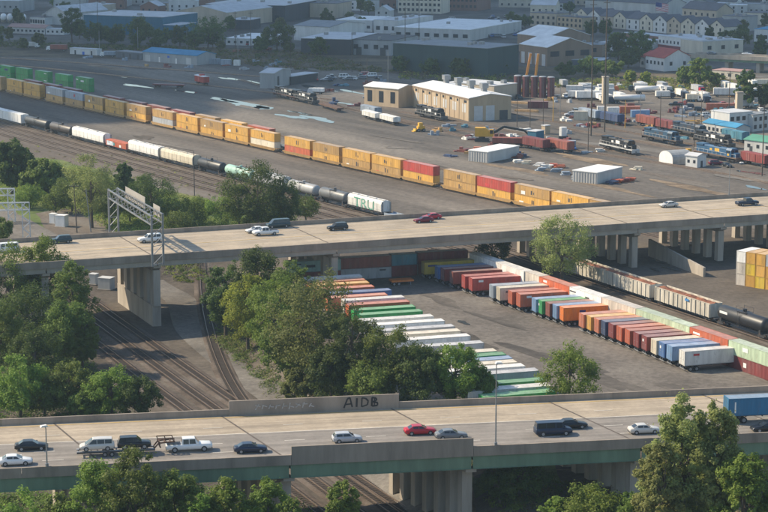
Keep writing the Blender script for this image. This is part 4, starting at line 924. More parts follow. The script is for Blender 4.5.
    for s in (-1, 1):
        obj('headlight', cached(('vh', kind), lambda: MB().box(-.14, .015, -.17, .17, -.09, .09).mesh('headlight', LIGHTW)), t, (fx - .02, s * hw * .60, fz - .12))
        obj('taillight', cached(('vl', kind), lambda: MB().box(-.015, .12, -.14, .14, -.12, .12).mesh('taillight', LIGHTR)), t, (rx + .02, s * hw * .64, rz_ - .12))
        obj('mirror', cached(('vm', col), lambda: MB().box(-.08, .08, -.1, .1, -.07, .07).mesh('mirror', pm)), t, (a3 - .35, s * (hw + .06), zb(a3) + .1))
    obj('bumper', cached(('vbm', kind), lambda: MB().box(fx - .1, fx + .03, -hw * .72, hw * .72, .34, .5).box(rx - .03, rx + .1, -hw * .74, hw * .74, .36, .52).mesh('bumper', DARK)), t)
    if kind == 'longpickup': obj('cargo_bed', cached(('vbed', kind), lambda: MB().box(-3.2, -1.2, -hw * .78, hw * .78, 1.175, 1.21).mesh('cargo_bed', DARK)), t)
    if kind == 'pickup':
        obj('cargo_bed', cached(('vbed', kind), lambda: MB().box(-2.8, -.85, -hw * .78, hw * .78, 1.13, 1.165).mesh('cargo_bed', DARK)), t)
    return t
LZ, UZ = 9.016, None
def on(u, v, z): return on_upper(u, v) if z is None else P(u, v, z)
LGR, UGR = 'vehicles on the nearer bridge', 'vehicles on the farther bridge'
rt = LA; lf = LA + math.pi
vehicle('sedan', 'white sedan at the left edge of the nearer bridge', on(15.5, 464.5, LZ), rt, 'white', LGR)
vehicle('sedan', 'black sedan beside the lamp post on the nearer bridge', on(31.5, 449.5, LZ), rt, 'black', LGR)
vehicle('sedan', 'navy blue sedan behind the white pickup on the nearer bridge', on(250.5, 452, LZ), rt, 'navy', LGR)
vehicle('hatch', 'silver hatchback half hidden by the raised parapet', on(347, 442, LZ), rt, 'silver', LGR)
vehicle('sedan', 'bright red sedan on the nearer bridge', on(420, 434, LZ), rt, 'red', LGR)
vehicle('sedan', 'dark sedan hidden behind the end of the raised parapet', on(451, 438.5, LZ), rt, 'grey', LGR)
vehicle('van', 'navy blue passenger van on the nearer bridge', on(553, 434.5, LZ), rt, 'navy', LGR, 'van')
vehicle('sedan', 'black sedan just beyond the navy passenger van', on(571.5, 428, LZ), rt, 'black', LGR)
vehicle('sedan', 'silver sedan left of the tall tree on the nearer bridge', on(644, 433, LZ), rt, 'palesilver', LGR)
vehicle('sedan', 'black car in front of the blue container truck', on(766.5, 431, LZ), lf, 'black', LGR)
vehicle('longpickup', 'white crew cab pickup towing the car hauler', on(189, 450.5, LZ), rt, 'white', LGR, 'pickup')
# car hauler with two cars
c = on(116, 454.5, LZ); t = thing('car_hauler', 'low dark car hauling trailer behind the white pickup', 'trailer', c, LA, LGR)
m = MB()
for y in (-1.05, .95): m.box(-5.6, 5.6, y, y + .12, .6, .8)
for k in range(13): m.box(-5.4 + k * .9, -5.25 + k * .9, -.95, .95, .62, .76)
obj('frame', m.mesh('frame', DARK), t)
for y in (-.72, .72): obj('ramp_track', MB().box(-5.6, 5.6, y - .22, y + .22, .8, .86).mesh('ramp_track', STEEL), t)
gm = MB()
for y in (-.75, .75):
    gm.beam((5.4, y, .75), (6.1, y, 1.6), .18).beam((6.1, y, 1.6), (8.5, y, 1.75), .18)
    for x in (6.2, 7.3, 8.4): gm.beam((x, y, 1.6), (x - .3, y, 2.25), .12)
    gm.beam((5.9, y, 2.25), (8.2, y, 2.25), .12)
for x in (6.2, 7.0, 7.8, 8.4): gm.beam((x, -.75, 1.68), (x, .75, 1.68), .2)
gm.beam((6.4, -.75, .9), (6.1, -.75, 1.6), .2).beam((6.4, .75, .9), (6.1, .75, 1.6), .2)
obj('gooseneck', gm.mesh('gooseneck', RUST), t)
for x in (-1.6, -.6): wheel_pair(t, x, 1.0, .36, .36, .24)
vehicle('minivan', 'white minivan at the rear of the car hauler', c - ld * 2.7 + Vector((0, 0, .86)), lf, 'palesilver', LGR, 'minivan')
vehicle('suv', 'black car loaded in front of the white minivan on the hauler', c + ld * 2.65 + Vector((0, 0, .86)), rt, 'black', LGR)
# blue container truck, partly out of the frame
c = on(727.5, 424, LZ); Lb = 13.7
t = trailer('deep blue container semi-trailer cut by the right edge of the nearer bridge', c + ld * (Lb / 2) + Vector((-ld.y, ld.x, 0)) * 1.0, LA, Lb, 'azure', LGR, [(-Lb/2 + 1.1, .5, .22, 1.7, MARKW), (Lb/2 - 5.2, .9, 1.8, .8, MARKW)])
cab = thing('truck_tractor', 'blue truck tractor pulling the deep blue container beyond the right edge', 'truck', c + ld * (Lb + 1.6) + Vector((-ld.y, ld.x, 0)) * 1.0, LA)
pm = M('car_blue', VC['blue'], .3, .05)
obj('cab', MB().prism([(-.6, 1.1), (1.2, 1.1), (1.2, 2.2), (.9, 3.4), (-.6, 3.5)], 'y', -1.15, 1.15).mesh('cab', pm), cab); obj('hood', MB().prism([(1.22, .7), (3.2, .7), (3.2, 1.5), (1.22, 2.1)], 'y', -1.0, 1.0).mesh('hood', pm), cab)
obj('frame', MB().box(-2.6, 3.0, -.5, .5, .7, 1.05).mesh('frame', DARK), cab); obj('windscreen', MB().add([(1.21, -1.0, 2.3), (1.21, 1.0, 2.3), (.93, .95, 3.3), (.93, -.95, 3.3)], [(0, 1, 2, 3)]).mesh('windscreen', GLASS), cab)
for x in (-2.1, -.9, 2.5): wheel_pair(cab, x, .95, .5, .5, .45)
# farther bridge
rt = UA; lf = UA + math.pi
vehicle('van', 'white cargo van at the left edge of the farther bridge', on(6, 252, UZ), lf, 'white', UGR, 'van')
vehicle('suv', 'dark teal car behind the treetop on the farther bridge', on(61, 243, UZ), lf, 'teal', UGR)
vehicle('bigsuv', 'white sport utility car beneath the sign gantry', on(150, 242, UZ), lf, 'white', UGR)
vehicle('sedan', 'white car just behind the white pickup on the farther bridge', on(256, 232.5, UZ), lf, 'white', UGR)
vehicle('pickup', 'white pickup alongside the white car on the farther bridge', on(265.5, 235, UZ), lf, 'white', UGR, 'pickup')
vehicle('van', 'black van next to the white pickup on the farther bridge', on(278, 227.5, UZ), lf, 'teal', UGR, 'van')
vehicle('suv', 'black sport utility car alone mid bridge right of the black van', on(337.5, 230, UZ), lf, 'black', UGR)
vehicle('sedan', 'dark maroon sedan ahead of the red car', on(423.5, 222.3, UZ), lf, 'maroon', UGR)
vehicle('sedan', 'red sedan just beyond the dark maroon sedan', on(431.5, 219, UZ), lf, 'red', UGR)
vehicle('sedan', 'silver sedan on the right half of the farther bridge', on(668.5, 207, UZ), lf, 'palesilver', UGR)
vehicle('pickup', 'black pickup at the right end of the farther bridge', on(747, 205.2, UZ), rt, 'navy', UGR, 'pickup')

def box_truck(label, u, v, a, L, H, cabc, boxc, group):
    p = P(u, v); t = thing('box_truck', label, 'truck', p, a, group); h = L / 2; pm = M('car_' + cabc, VC[cabc], .3, .05)
    obj('cargo_box', cached(('bt', L, H, boxc), lambda: MB().box(-h, h - 2.2, -1.2, 1.2, 1.1, H).mesh('cargo_box', paint(boxc, PC[boxc]))), t)
    c_ = obj('cab', cached(('btc', L, cabc), lambda: MB().prism([(h - 2.1, .6), (h, .6), (h, 1.5), (h - .5, 2.5), (h - 2.1, 2.6)], 'y', -1.05, 1.05).mesh('cab', pm)), t)
    obj('windscreen', cached(('btw', L), lambda: MB().add([(h + .01, -.95, 1.55), (h + .01, .95, 1.55), (h - .45, .9, 2.42), (h - .45, -.9, 2.42)], [(0, 1, 2, 3)]).mesh('windscreen', GLASS)), c_)
    obj('frame', cached(('btf', L), lambda: MB().box(-h, h - .2, -.5, .5, .6, 1.0).mesh('frame', DARK)), t)
    for x in (-h + 1.5, h - 1.1): wheel_pair(t, x, .95, .48, .48, .35)
    return t
def tanker(label, u, v, a, L, group):
    t = thing('tank_trailer', label, 'trailer', P(u, v), a, group); h = L / 2
    obj('tank_shell', cached(('tk', L), lambda: MB().loft([[(x, math.cos(k) * 1.15 * f, 2.3 + math.sin(k) * 1.15 * f) for k in [2 * math.pi * i / 14 for i in range(14)]] for x, f in ((-h, .5), (-h + .3, 1), (h - .3, 1), (h, .5))]).mesh('tank_shell', WHITE, True)), t)
    obj('frame', cached(('tkf', L), lambda: MB().box(-h, h, -.5, .5, .95, 1.2).mesh('frame', DARK)), t); obj('landing_gear', CACHE['lg'], t, (h - 2.5, 0, 0))
    for x in (-h + 1, -h + 2.2): wheel_pair(t, x, .95, .5, .5, .45)
# trucks, trailers and cars parked right of the engine house
YG = 'trucks and trailers parked in the far yard'
for k, (f, u, v, a, L, H, c1, c2, lab) in enumerate([
    ('b', 577, 94, -10, 9, 3.6, 'white', 'white', 'white box truck by the concrete column with green cab roof neighbour'), ('b', 593, 100, 4, 14, 3.8, 'white', 'white', 'long white truck left of the first tan column'),
    ('t', 629, 103, 2, 13, 0, 0, 0, 'white tank trailer above the orange-roofed container'), ('t', 648, 94, 3, 11, 0, 0, 0, 'white tank trailer near the soil bank, left one'), ('b', 662, 94, -80, 8, 3.6, 'white', 'white', 'white truck facing the camera beside the tank trailers'),
    ('b', 668, 95, -80, 8, 3.6, 'teal', 'grey', 'grey truck facing the camera right of the tank trailers'), ('b', 682, 97, -70, 8, 3.4, 'white', 'cream', 'white and cream truck left of the red container'), ('b', 697, 101, -75, 8, 3.6, 'white', 'white', 'white truck close to the red container, left of two'),
    ('b', 705, 101.5, -75, 8, 3.8, 'white', 'white', 'white truck touching the red container, right of two'), ('b', 728, 97, -5, 12, 3.8, 'white', 'white', 'long white truck behind the red container'), ('b', 608, 92, 10, 9, 3.4, 'orange', 'white', 'orange-cabbed truck behind the tan column'),
    ('b', 580, 99, -5, 10, 3.4, 'white', 'white', 'white truck at the left end of the far truck row'), ('b', 744, 108, 30, 8, 3.4, 'white', 'grey', 'pale truck under the tree near the second tan column'), ('b', 760, 96, 25, 8, 3.4, 'white', 'white', 'white truck under the right-hand trees'),
    ('b', 33, 48, -10, 7, 3.2, 'white', 'white', 'white truck alone on the dark upper left yard'), ('b', 57, 51, 170, 11, 3.4, 'white', 'brown', 'dump truck with white cab left of the blue-roofed shed'), ('b', 108, 57, 175, 8, 3.0, 'white', 'bluegrey', 'white cab truck just left of the blue-roofed shed'),
    ('b', 316, 94, 170, 7, 2.6, 'white', 'white', 'white service truck right of the dark locomotives')]):
    if f == 'b': box_truck(lab, u, v, R(a), L, H, c1, c2, YG)
    else: tanker(lab, u, v, R(a), L, YG)
rg = random.Random(11)
CG = 'cars parked in the far yard'
CLAB = ['white pickup right of the dark red tanks, left of two', 'silver pickup right of the dark red tanks, right of two', 'white car between the red tanks and the white trucks', 'dark teal car beside the tan engine house gable end', 'navy car below the white trucks left of the red container', 'black pickup below the white tank trailers', 'black car by the lower left corner of the red container', 'silver sedan leftmost of the cars right of the second tan column', 'white sedan in the middle of the cars right of the second tan column', 'grey car rightmost of the cars right of the second tan column', 'white car nearest the white two-storey office at the right', 'silver car at the right edge under the far trees', 'maroon car below the yellow lettered blue locomotive', 'black sedan right of the maroon car by the blue locomotive', 'grey pickup below the pale blue container', 'silver pickup right of the pale blue container', 'white van right of the small grey shed in the upper yard', 'white car right of the white van in the upper yard', 'silver car left of the white van in the upper yard', 'grey car rightmost of the upper yard row', 'blue car below the small white cabin', 'blue car left of the black white-striped locomotive']
for k, (u, v, c, kd) in enumerate([(545, 96.5, 'white', 'pickup'), (553, 97, 'silver', 'pickup'), (566, 98, 'white', 'suv'), (519, 99, 'teal', 'suv'), (688, 108, 'navy', 'suv'), (676, 106, 'black', 'pickup'), (700, 111, 'black', 'suv'), (745, 117, 'silver', 'sedan'), (753, 118, 'white', 'sedan'), (760, 119, 'grey', 'suv'),
        (748, 121, 'white', 'suv'), (765, 114, 'silver', 'suv'), (716, 165, 'maroon', 'suv'), (727, 167, 'black', 'sedan'), (640, 117, 'grey', 'pickup'), (655, 122, 'silver', 'pickup'), (345, 78, 'white', 'van'), (352, 80, 'white', 'suv'), (331, 79, 'silver', 'suv'), (362, 79, 'grey', 'suv'), (586, 116, 'blue', 'suv'), (572, 150, 'blue', 'suv')]):
    vehicle(kd, CLAB[k], P(u, v), R(rg.choice([10, -12, 70, -75, 170])), c, CG)

# ------------------------------------------------------------------ buildings
WCOL = dict(white=(.58, .58, .56), grey=(.32, .33, .33), beige=(.44, .37, .28), tan=(.42, .32, .21), brick=(.22, .12, .09), blue=(.025, .12, .19), dark=(.04, .045, .055), green=(.025, .055, .058), cream=(.55, .50, .40), brown=(.24, .17, .12), pale=(.46, .46, .44), maroon=(.2, .04, .05), slate=(.10, .115, .135))
RCOL = dict(pale=(.50, .51, .52), white=(.72, .72, .70), dark=(.055, .058, .065), grey=(.22, .235, .25), red=(.33, .06, .045), blue=(.04, .22, .38), pink=(.36, .22, .19), green=(.08, .26, .18), slate=(.10, .10, .115))
WINM = M('window_glass', (0.03, 0.036, 0.045), 0.12, 0.2); DOORM = M('roller_door', (.5, .5, .49), .6, .1); DOORD = M('dark_door', (.05, .055, .06), .6, .2)
def wall_mat(c): return M('wall_' + c, WCOL[c], .85, .16, .25, streak=True)
def roof_mat(c): return M('roof_' + c, RCOL[c], .8, .15, .2)
def win_mesh(w_, h_, mat): return cached(('win', round(w_, 2), round(h_, 2), mat.name), lambda: MB().box(-w_/2, w_/2, -.05, .1, 0, h_).mesh('window', mat))
def building(name, label, f0, f1, d, h, roof='flat', wall='white', rc='pale', peak=2.5, wins=(), doors=(), lwins=(), cat='building', group=None, rwins=()):
    """f0,f1: photo pixels of the front wall's two feet; d depth, h eaves height. wins: (count, w, h, z)"""
    a_, b_ = P(*f0), P(*f1); w_ = (b_ - a_).length; a = ang(a_, b_)
    t = thing(name, label, cat, a_, a, group); wm, rm = wall_mat(wall), roof_mat(rc)
    m = MB()
    if roof == 'flat': m.box(0, w_, 0, d, 0, h)
    elif roof == 'gable_y': m.prism([(0, 0), (w_, 0), (w_, h), (w_/2, h + peak), (0, h)], 'y', 0, d)
    elif roof == 'gable_x': m.prism([(0, 0), (d, 0), (d, h), (d/2, h + peak), (0, h)], 'x', 0, w_)
    obj('wall', m.mesh('wall', wm), t)
    r = MB()
    if roof == 'flat':
        r.box(-.15, w_ + .15, -.15, d + .15, h + .01, h + .25)
        ro = obj('roof', r.mesh('roof', rm), t)
        rg = random.Random(hash(label) % 999)
        rg = random.Random(len(label) * 31 + int(w_ * 7))
        if w_ > 12 and d > 10:
            for k in range(rg.randint(2, 5)):
                sx, sy = rg.uniform(1, 2.5), rg.uniform(1, 2.5)
                obj('roof_vent', cached(('rv', round(sx, 1)), lambda: MB().box(-sx/2, sx/2, -.9, .9, 0, 1.3).mesh('roof_vent', GALV)), ro, (rg.uniform(3, w_ - 3), rg.uniform(3, d - 3), h + .25))
    else:
        W = w_ if roof == 'gable_y' else d; e = .3; k = peak / (W / 2)
        out = [(-e, h - e * k), (W/2, h + peak), (W + e, h - e * k), (W + e, h - e * k + .25), (W/2, h + peak + .28), (-e, h - e * k + .25)]
        r.prism([(x, z + .02) for x, z in out], 'y' if roof == 'gable_y' else 'x', -e, (d if roof == 'gable_y' else w_) + e)
        obj('roof', r.mesh('roof', rm), t)
    for (n, ww, hh, z) in wins:
        for k in range(n): obj('window', win_mesh(ww, hh, WINM), t, (w_ * (k + .5) / n, 0, z))
    for (x, ww, hh, mt) in doors: obj('door', win_mesh(ww, hh, mt), t, (x * w_, 0, .05))
    for (n, ww, hh, z, mt) in lwins:
        for k in range(n): obj('window' if mt is WINM else 'door', win_mesh(ww, hh, mt), t, (0, d * (k + .5) / n, z), -math.pi / 2)
    return t
# engine house with its wing
B_, A_ = P(469, 121.5), P(413, 107); EA = ang(A_, B_) + math.pi / 2; C_ = B_ + Vector((math.cos(EA), math.sin(EA), 0)) * 17.5
eh = building('engine_house', 'tan engine house with white roof in the middle of the yard', (469, 121.5), to_px(C_), (A_ - B_).length, 8.6, 'gable_y', 'tan', 'white', 1.3, doors=[(.22, 3.6, 5.6, DOORM), (.50, 3.6, 5.6, DOORM), (.82, 3.4, 3.6, DOORD)], lwins=[(6, 3.2, 3.2, 3.0, DOORM)])
ew = (C_ - B_).length; ed = (A_ - B_).length
for k in range(13): obj('pilaster', cached('pil', lambda: MB().box(-.14, 0, -.3, .3, 0, 8.5).mesh('pilaster', wall_mat('tan'))), eh, (-.002, .5 + (ed - 1) * k / 12, 0))
obj('eaves_band', MB().box(-.2, -.002, 0, ed, 8.0, 8.5).mesh('eaves_band', wall_mat('brown')), eh)
for k in range(8): obj('clerestory_window', win_mesh(2.2, .9, WINM), eh, (-.0, ed * (k + .5) / 8, 6.7), -math.pi / 2)
for k, (u, v) in enumerate([(440, 84), (454, 86.5), (467, 89), (481, 91.5)]):
    obj('roof_ventilator', cached('rvt', lambda: MB().box(-.9, .9, -.9, .9, 0, 1.6).box(-1.3, 1.3, -1.3, 1.3, 1.6, 3.4).mesh('roof_ventilator', GALV)), eh, (ew * .62, ed * (.85 - .22 * k), 9.6))
building('workshop_wing', 'tan annexe with white roof and three dark windows at the engine house far end', (398.5, 108), (417, 105.5), 18, 7.4, 'gable_y', 'tan', 'white', 1.2, lwins=[(3, 2.4, 4.5, 1.6, WINM)])
building('workshop_wing', 'low tan shed behind the engine house right gable', (494, 101), (517, 98), 24, 6.0, 'flat', 'beige', 'pale')
# upper left
building('warehouse', 'long blue warehouse with pale roof behind the trees, upper left', (84, 33), (163, 36), 40, 10.5, 'flat', 'blue', 'pale')
building('warehouse', 'lower blue annexe at the right end of the blue warehouse', (163.5, 36.5), (179, 37), 22, 6.5, 'flat', 'blue', 'pale')
building('warehouse', 'white gabled warehouse at the upper left near the top', (46, 24), (66, 25), 40, 7, 'gable_y', 'pale', 'pale', 4)
building('warehouse', 'grey flat building at the top left corner', (-20, 12), (19, 12.5), 30, 7.5, 'flat', 'grey', 'pale', wins=[(7, 1.4, 1.4, 3)])
building('warehouse', 'low white building below the white gabled warehouse', (30, 24), (45, 25), 12, 4.5, 'flat', 'white', 'slate', wins=[(6, 1.6, 2.2, .8)])
building('low_shed', 'long low shed with pinkish roof left of the tree, upper left', (8, 33), (45, 34.5), 9, 3.6, 'gable_x', 'pale', 'pink', 1.5, wins=[(9, 1.4, 1.2, 1.2)])
building('low_shed', 'low white shed right of the pinkish roof', (46, 34.5), (64, 35), 7, 3.2, 'flat', 'white', 'pale', wins=[(4, 1.2, 1.2, 1.2)])
building('warehouse', 'big beige warehouse with sloping pale roof, top left of centre', (176, 26), (227, 28), 55, 9, 'gable_y', 'beige', 'pale', 3.5)
building('warehouse', 'long dark open-sided warehouse along the top, left of centre', (206, 20), (285, 22), 55, 10, 'flat', 'dark', 'pale', wins=[(5, 3, 3, 1)])
building('low_shed', 'dark shed with pale roof rim in front of the long dark warehouse', (229, 29), (250, 29.5), 18, 5.5, 'flat', 'dark', 'pale')
building('low_shed', 'flat white roofed block between two tall dark poles', (226, 45), (263, 46), 36, 3.6, 'flat', 'white', 'white', wins=[(6, 1.5, 1.2, 1.2)])
building('warehouse', 'grey roofed block with white side right of the roadside tree', (294, 40), (330, 42), 34, 8, 'gable_x', 'white', 'grey', 2)
building('warehouse', 'dark open shed with broad pale roof, upper centre', (301, 54), (350, 55.5), 42, 8, 'flat', 'dark', 'pale')
building('warehouse', 'grey fronted block with windows right of the dark open shed', (351, 54.5), (391, 56), 36, 7.6, 'flat', 'grey', 'dark', wins=[(4, 2.4, 2.2, 3.2)], doors=[(.2, 3, 4, DOORD), (.8, 3, 4, DOORD)])
building('warehouse', 'beige block at the top left of centre above the grey roof', (301, 17), (337, 18), 25, 9, 'flat', 'beige', 'slate')
building('low_shed', 'white flat buildings above the dark open shed', (336, 31), (372, 32), 35, 6.5, 'flat', 'white', 'white', wins=[(5, 2, 1.6, 2)])
building('low_shed', 'white walled depot left of the big white roof', (374, 33), (398, 34), 45, 7.5, 'flat', 'white', 'pale', wins=[(3, 2.6, 2.2, 2)])
building('warehouse', 'very broad white flat roof behind the dark green warehouse', (394, 38), (470, 41), 75, 6, 'flat', 'pale', 'white', wins=[(8, 3, 2, 1.5)])
building('warehouse', 'dark green warehouse with grey roof, upper centre', (393, 71), (487, 77.5), 27, 13, 'flat', 'green', 'grey')
building('hall', 'tan brick hall with white roof slope, the upper of two', (547, 55), (590, 52.5), 26, 9, 'gable_y', 'brown', 'white', 4, lwins=[(3, 2, 3, 2, WINM)])
building('hall', 'tan brick hall with white roof and pale doors, the lower of two', (547, 66.5), (592, 64), 24, 9, 'gable_y', 'brown', 'white', 4, wins=[(3, 5, 2.6, 4.5)], lwins=[(4, 3, 5.5, .1, DOORM)])
building('low_shed', 'tan wall with single window under the two tall poles', (568, 56), (602, 57), 12, 6, 'flat', 'brown', 'grey', wins=[(2, 3, 2, 2.5)])
building('low_shed', 'blue-grey low roof below the tan wall by the tall poles', (567, 65), (603, 66), 14, 2.6, 'flat', 'slate', 'pale')
building('low_shed', 'white flat roof left of the dark trees, upper right', (598, 50), (630, 52), 34, 4, 'flat', 'white', 'pale', wins=[(5, 2, 1.5, 1.2)])
building('apartment_block', 'white apartment block at the top edge above the big white roof', (398, 13), (441, 14), 20, 12, 'flat', 'cream', 'pale', wins=[(10, 1.6, 1.8, 1.5), (10, 1.6, 1.8, 5), (10, 1.6, 1.8, 8.5)])
building('apartment_block', 'dark red brick block at the top edge, centre', (444, 10), (477, 11), 25, 11, 'flat', 'brick', 'slate', wins=[(8, 1.6, 1.8, 2), (8, 1.6, 1.8, 6)])
building('apartment_block', 'beige blocks row right of the red brick block', (530, 26), (556, 27.5), 14, 8, 'flat', 'beige', 'slate', wins=[(5, 1.6, 1.6, 1.5), (5, 1.6, 1.6, 4.8)])
building('apartment_block', 'tan row behind the two brick halls, near the row houses', (557, 28), (582, 30), 12, 7, 'flat', 'tan', 'slate', wins=[(6, 1.5, 1.6, 1.5), (6, 1.5, 1.6, 4.5)])
building('apartment_block', 'grey slab block at the top edge left of the row houses', (533, 11), (557, 12), 18, 12, 'flat', 'grey', 'slate', wins=[(6, 1.5, 1.5, 3), (6, 1.5, 1.5, 7)])
# row houses
RH = [(575, 24.5), (724, 39)]
h0, h1 = P(*RH[0]), P(*RH[1]); n = 11
for k in range(n):
    q0, q1 = h0.lerp(h1, k / n), h0.lerp(h1, (k + .97) / n); wc = ['cream', 'white', 'beige', 'cream', 'white'][k % 5]
    low_ = k in (2, 4)
    building('row_house', f'{wc} row house with dark roof, {ORD[k]} from the left in the upper right terrace', to_px(q0), to_px(q1), 15, 6.6, 'gable_x' if low_ else 'gable_y', wc, 'slate', 3.4, wins=[(2, 1.2, 1.7, 1.0), (2, 1.2, 1.7, 4.0)] + ([] if low_ else [(1, 1.0, 1.2, 6.9)]), cat='house', group='row houses in the upper right terrace')
building('apartment_block', 'long dark roofed block behind the row houses', (585, 12), (665, 17), 22, 8, 'gable_x', 'pale', 'slate', 4)
building('house', 'large pale gabled house above the right end of the terrace', (682, 21), (716, 24), 14, 8, 'gable_x', 'beige', 'slate', 4, wins=[(6, 1.4, 1.7, 1.2), (6, 1.4, 1.7, 4.4)], cat='house')
building('house', 'white house at the top edge, upper right corner row', (720, 12), (736, 12.6), 10, 7, 'gable_x', 'white', 'slate', 3, wins=[(3, 1.3, 1.5, 1.2), (3, 1.3, 1.5, 4)], cat='house')
building('house', 'pale long house in the upper right corner', (738, 13), (775, 14), 12, 6, 'flat', 'pale', 'grey', wins=[(7, 1.3, 1.5, 1.2)], cat='house')
building('apartment_block', 'grey flat with brown balconies right of the terrace end', (722, 30), (742, 31.5), 14, 8.5, 'flat', 'grey', 'slate', wins=[(5, 1.4, 1.6, 1.3), (5, 1.4, 1.6, 4.6)])
building('apartment_block', 'pale low block at the right edge above the trees', (744, 24), (790, 26), 16, 7, 'flat', 'cream', 'slate', wins=[(6, 1.5, 1.6, 1.3), (6, 1.5, 1.6, 4.2)])
building('low_shed', 'blue-grey roofed shed at the right edge below the pale block', (754, 42), (800, 44), 26, 7, 'flat', 'white', 'blue', wins=[(6, 2, 2, 2)])
lw = building('long_building', 'long white building with maroon base and blue-grey roof', (658, 49), (702, 54.5), 20, 7, 'flat', 'white', 'pale', wins=[(12, 1.2, 1.5, 3.6)])
obj('base_band', MB().box(.02, (P(658, 49) - P(702, 54.5)).length - .02, -.12, -.002, 0, 2.6).mesh('base_band', wall_mat('maroon')), lw)
building('long_building', 'beige end block joined to the long white building', (702.5, 54.8), (743, 52.5), 18, 6.6, 'flat', 'cream', 'pale', wins=[(3, 2.4, 2, 2.4)])
building('house', 'white house with bright red roof, upper right', (664, 71.5), (691, 70), 15, 6.2, 'gable_y', 'white', 'red', 3.6, wins=[(2, 1.5, 1.8, 2.6)], lwins=[(5, 1.4, 1.6, 2.8, WINM)], cat='house')
building('house', 'white wing with dark red roof left of the bright red roof', (640, 67), (664, 70.5), 12, 5, 'gable_x', 'white', 'red', 2.4, wins=[(5, 1.4, 1.6, 1.4)], cat='house')
building('low_shed', 'long grey roof strip below the row houses', (622, 38), (658, 42), 10, 3, 'flat', 'brick', 'pale')
building('low_shed', 'pinkish low building right of the far overpass pier', (712, 78), (740, 80), 10, 3.6, 'flat', 'cream', 'pink', wins=[(4, 1.5, 1.3, 1.2)])
# far overpass on the right
a_, b_ = P(688, 70), P(800, 75); oa = ang(a_, b_); ol = (b_ - a_).length
ov = thing('road_overpass', 'far overpass with pale parapet under the upper right houses', 'bridge', a_, oa)
obj('deck', MB().box(0, ol, .4, 11.6, 6.2, 6.7).mesh('deck', MATS['bridge_deck_concrete']), ov)
for y in (0, 11.6): obj('parapet', MB().box(0, ol, y, y + .39, 5.7, 7.6).mesh('parapet', CONC), ov)
obj('girder', MB().box(0, ol, .5, .8, 4.6, 5.69).mesh('girder', M('green_girder_paint')), ov)
for x in (.34, .62, .9):
    for y in (2, 9): obj('pier_column', MB().box(ol * x - .8, ol * x + .8, y - .7, y + .7, 0, 6.19).mesh('pier_column', CONC), ov)
vehicle('sedan', 'white car on the far overpass', P(747, 55.2, 6.7), oa, 'white'); vehicle('sedan', 'dark car on the far overpass left of the white one', P(712, 54.3, 6.7), oa, 'grey')
# small yard buildings
sh = building('yard_shed', 'long grey shed with bright blue roof, upper left yard', (143, 61), (197, 65.5), 13, 4.6, 'gable_x', 'grey', 'blue', 1.6, doors=[(.31, .9, 2.6, MATS['white_paint']), (.62, .9, 2.6, MATS['white_paint']), (.09, 3.4, 3.2, MATS['wall_pale']), (.85, 3.4, 3.2, MATS['wall_pale'])])
obj('sign', win_mesh(1.4, 1.0, M('blue_sign', (.02, .12, .5), .5, .1)), sh, ((P(143, 61) - P(197, 65.5)).length * .48, -.06, 2.6))
building('low_shed', 'grey low sheds touching the blue-roofed shed on its left', (116, 57.5), (142, 60), 6, 3.2, 'flat', 'slate', 'grey', doors=[(.3, 1.6, 2.4, DOORD), (.55, 1.6, 2.4, DOORD), (.85, 1.6, 2.4, DOORD)])
building('low_shed', 'white cabins left of the blue-roofed shed', (70, 54), (97, 55.5), 4, 3.0, 'flat', 'white', 'pale', doors=[(.2, 1, 2.1, DOORD), (.5, 1.4, 1.6, M('blue_sign')), (.8, 1, 2.1, DOORD)])
building('yard_shed', 'small tall grey shed beside the dark locomotives', (274, 89), (291, 84.5), 6.5, 6.6, 'gable_y', 'grey', 'pale', 1.2, doors=[(.25, 2.2, 5, DOORD)])
building('low_shed', 'dark open lean-to right of the small tall grey shed', (291.5, 85), (318, 81), 7, 3.6, 'flat', 'dark', 'pale')
for k, (u, v, c, lab) in enumerate([(215, 64, 'bluegrey', 'dark blue-grey container right of the blue-roofed shed, left of two'), (226, 65, 'bluegrey', 'dark blue-grey container right of the blue-roofed shed, right of two'), (237, 65.5, 'white', 'small white container right of the two blue-grey ones'),
        (630, 113, 'orangered', 'container with orange roof in the middle of the far yard'), (722, 110, 'orangered', 'long red container under the far trees'), (640, 117, 'skyblue', 'pale blue container right of the orange-roofed one'), (613, 114, 'white', 'white short container left of the orange-roofed one'), (601, 113, 'white', 'narrow white box beside the first tan column'),
        (538, 108, 'maroon', 'dark maroon container right of the timber stacks'), (582, 120, 'cream', 'small white cabin with orange roof edge in the far yard')]):
    L = {3: 8, 4: 12.2, 5: 7, 6: 4.5, 7: 3, 8: 8, 9: 6.1, 2: 3}.get(k, 5)
    container(lab, P(u, v), R([-6, -8, -8, 3, -3, 8, 5, 0, -5, -8][k]), L, 3.4 if k == 9 else 2.7, c, None, corr=k not in (7, 9), doors=L > 4)
def open_store(label, c0, c1, d, h):
    t = building('container_shelter', label, c0, c1, d, h, 'flat', 'pale', 'white'); return t
t = open_store('grey container shelter with white roof and red clutter beside it', (597, 184.5), (622, 178.5), 8.5, 3.4)
for k in range(9): obj('side_rib', cached('srib', lambda: MB().box(-.08, 0, -.1, .1, 0, 3.3).mesh('side_rib', STEEL)), t, (-.002, .4 + k * .95, 0))
t = open_store('grey-blue container shelter with pale roof, centre of the yard', (488, 163), (519, 156.5), 7.5, 3.4)
for k in range(8): obj('side_rib', CACHE['srib'], t, (-.002, .4 + k * .95, 0))
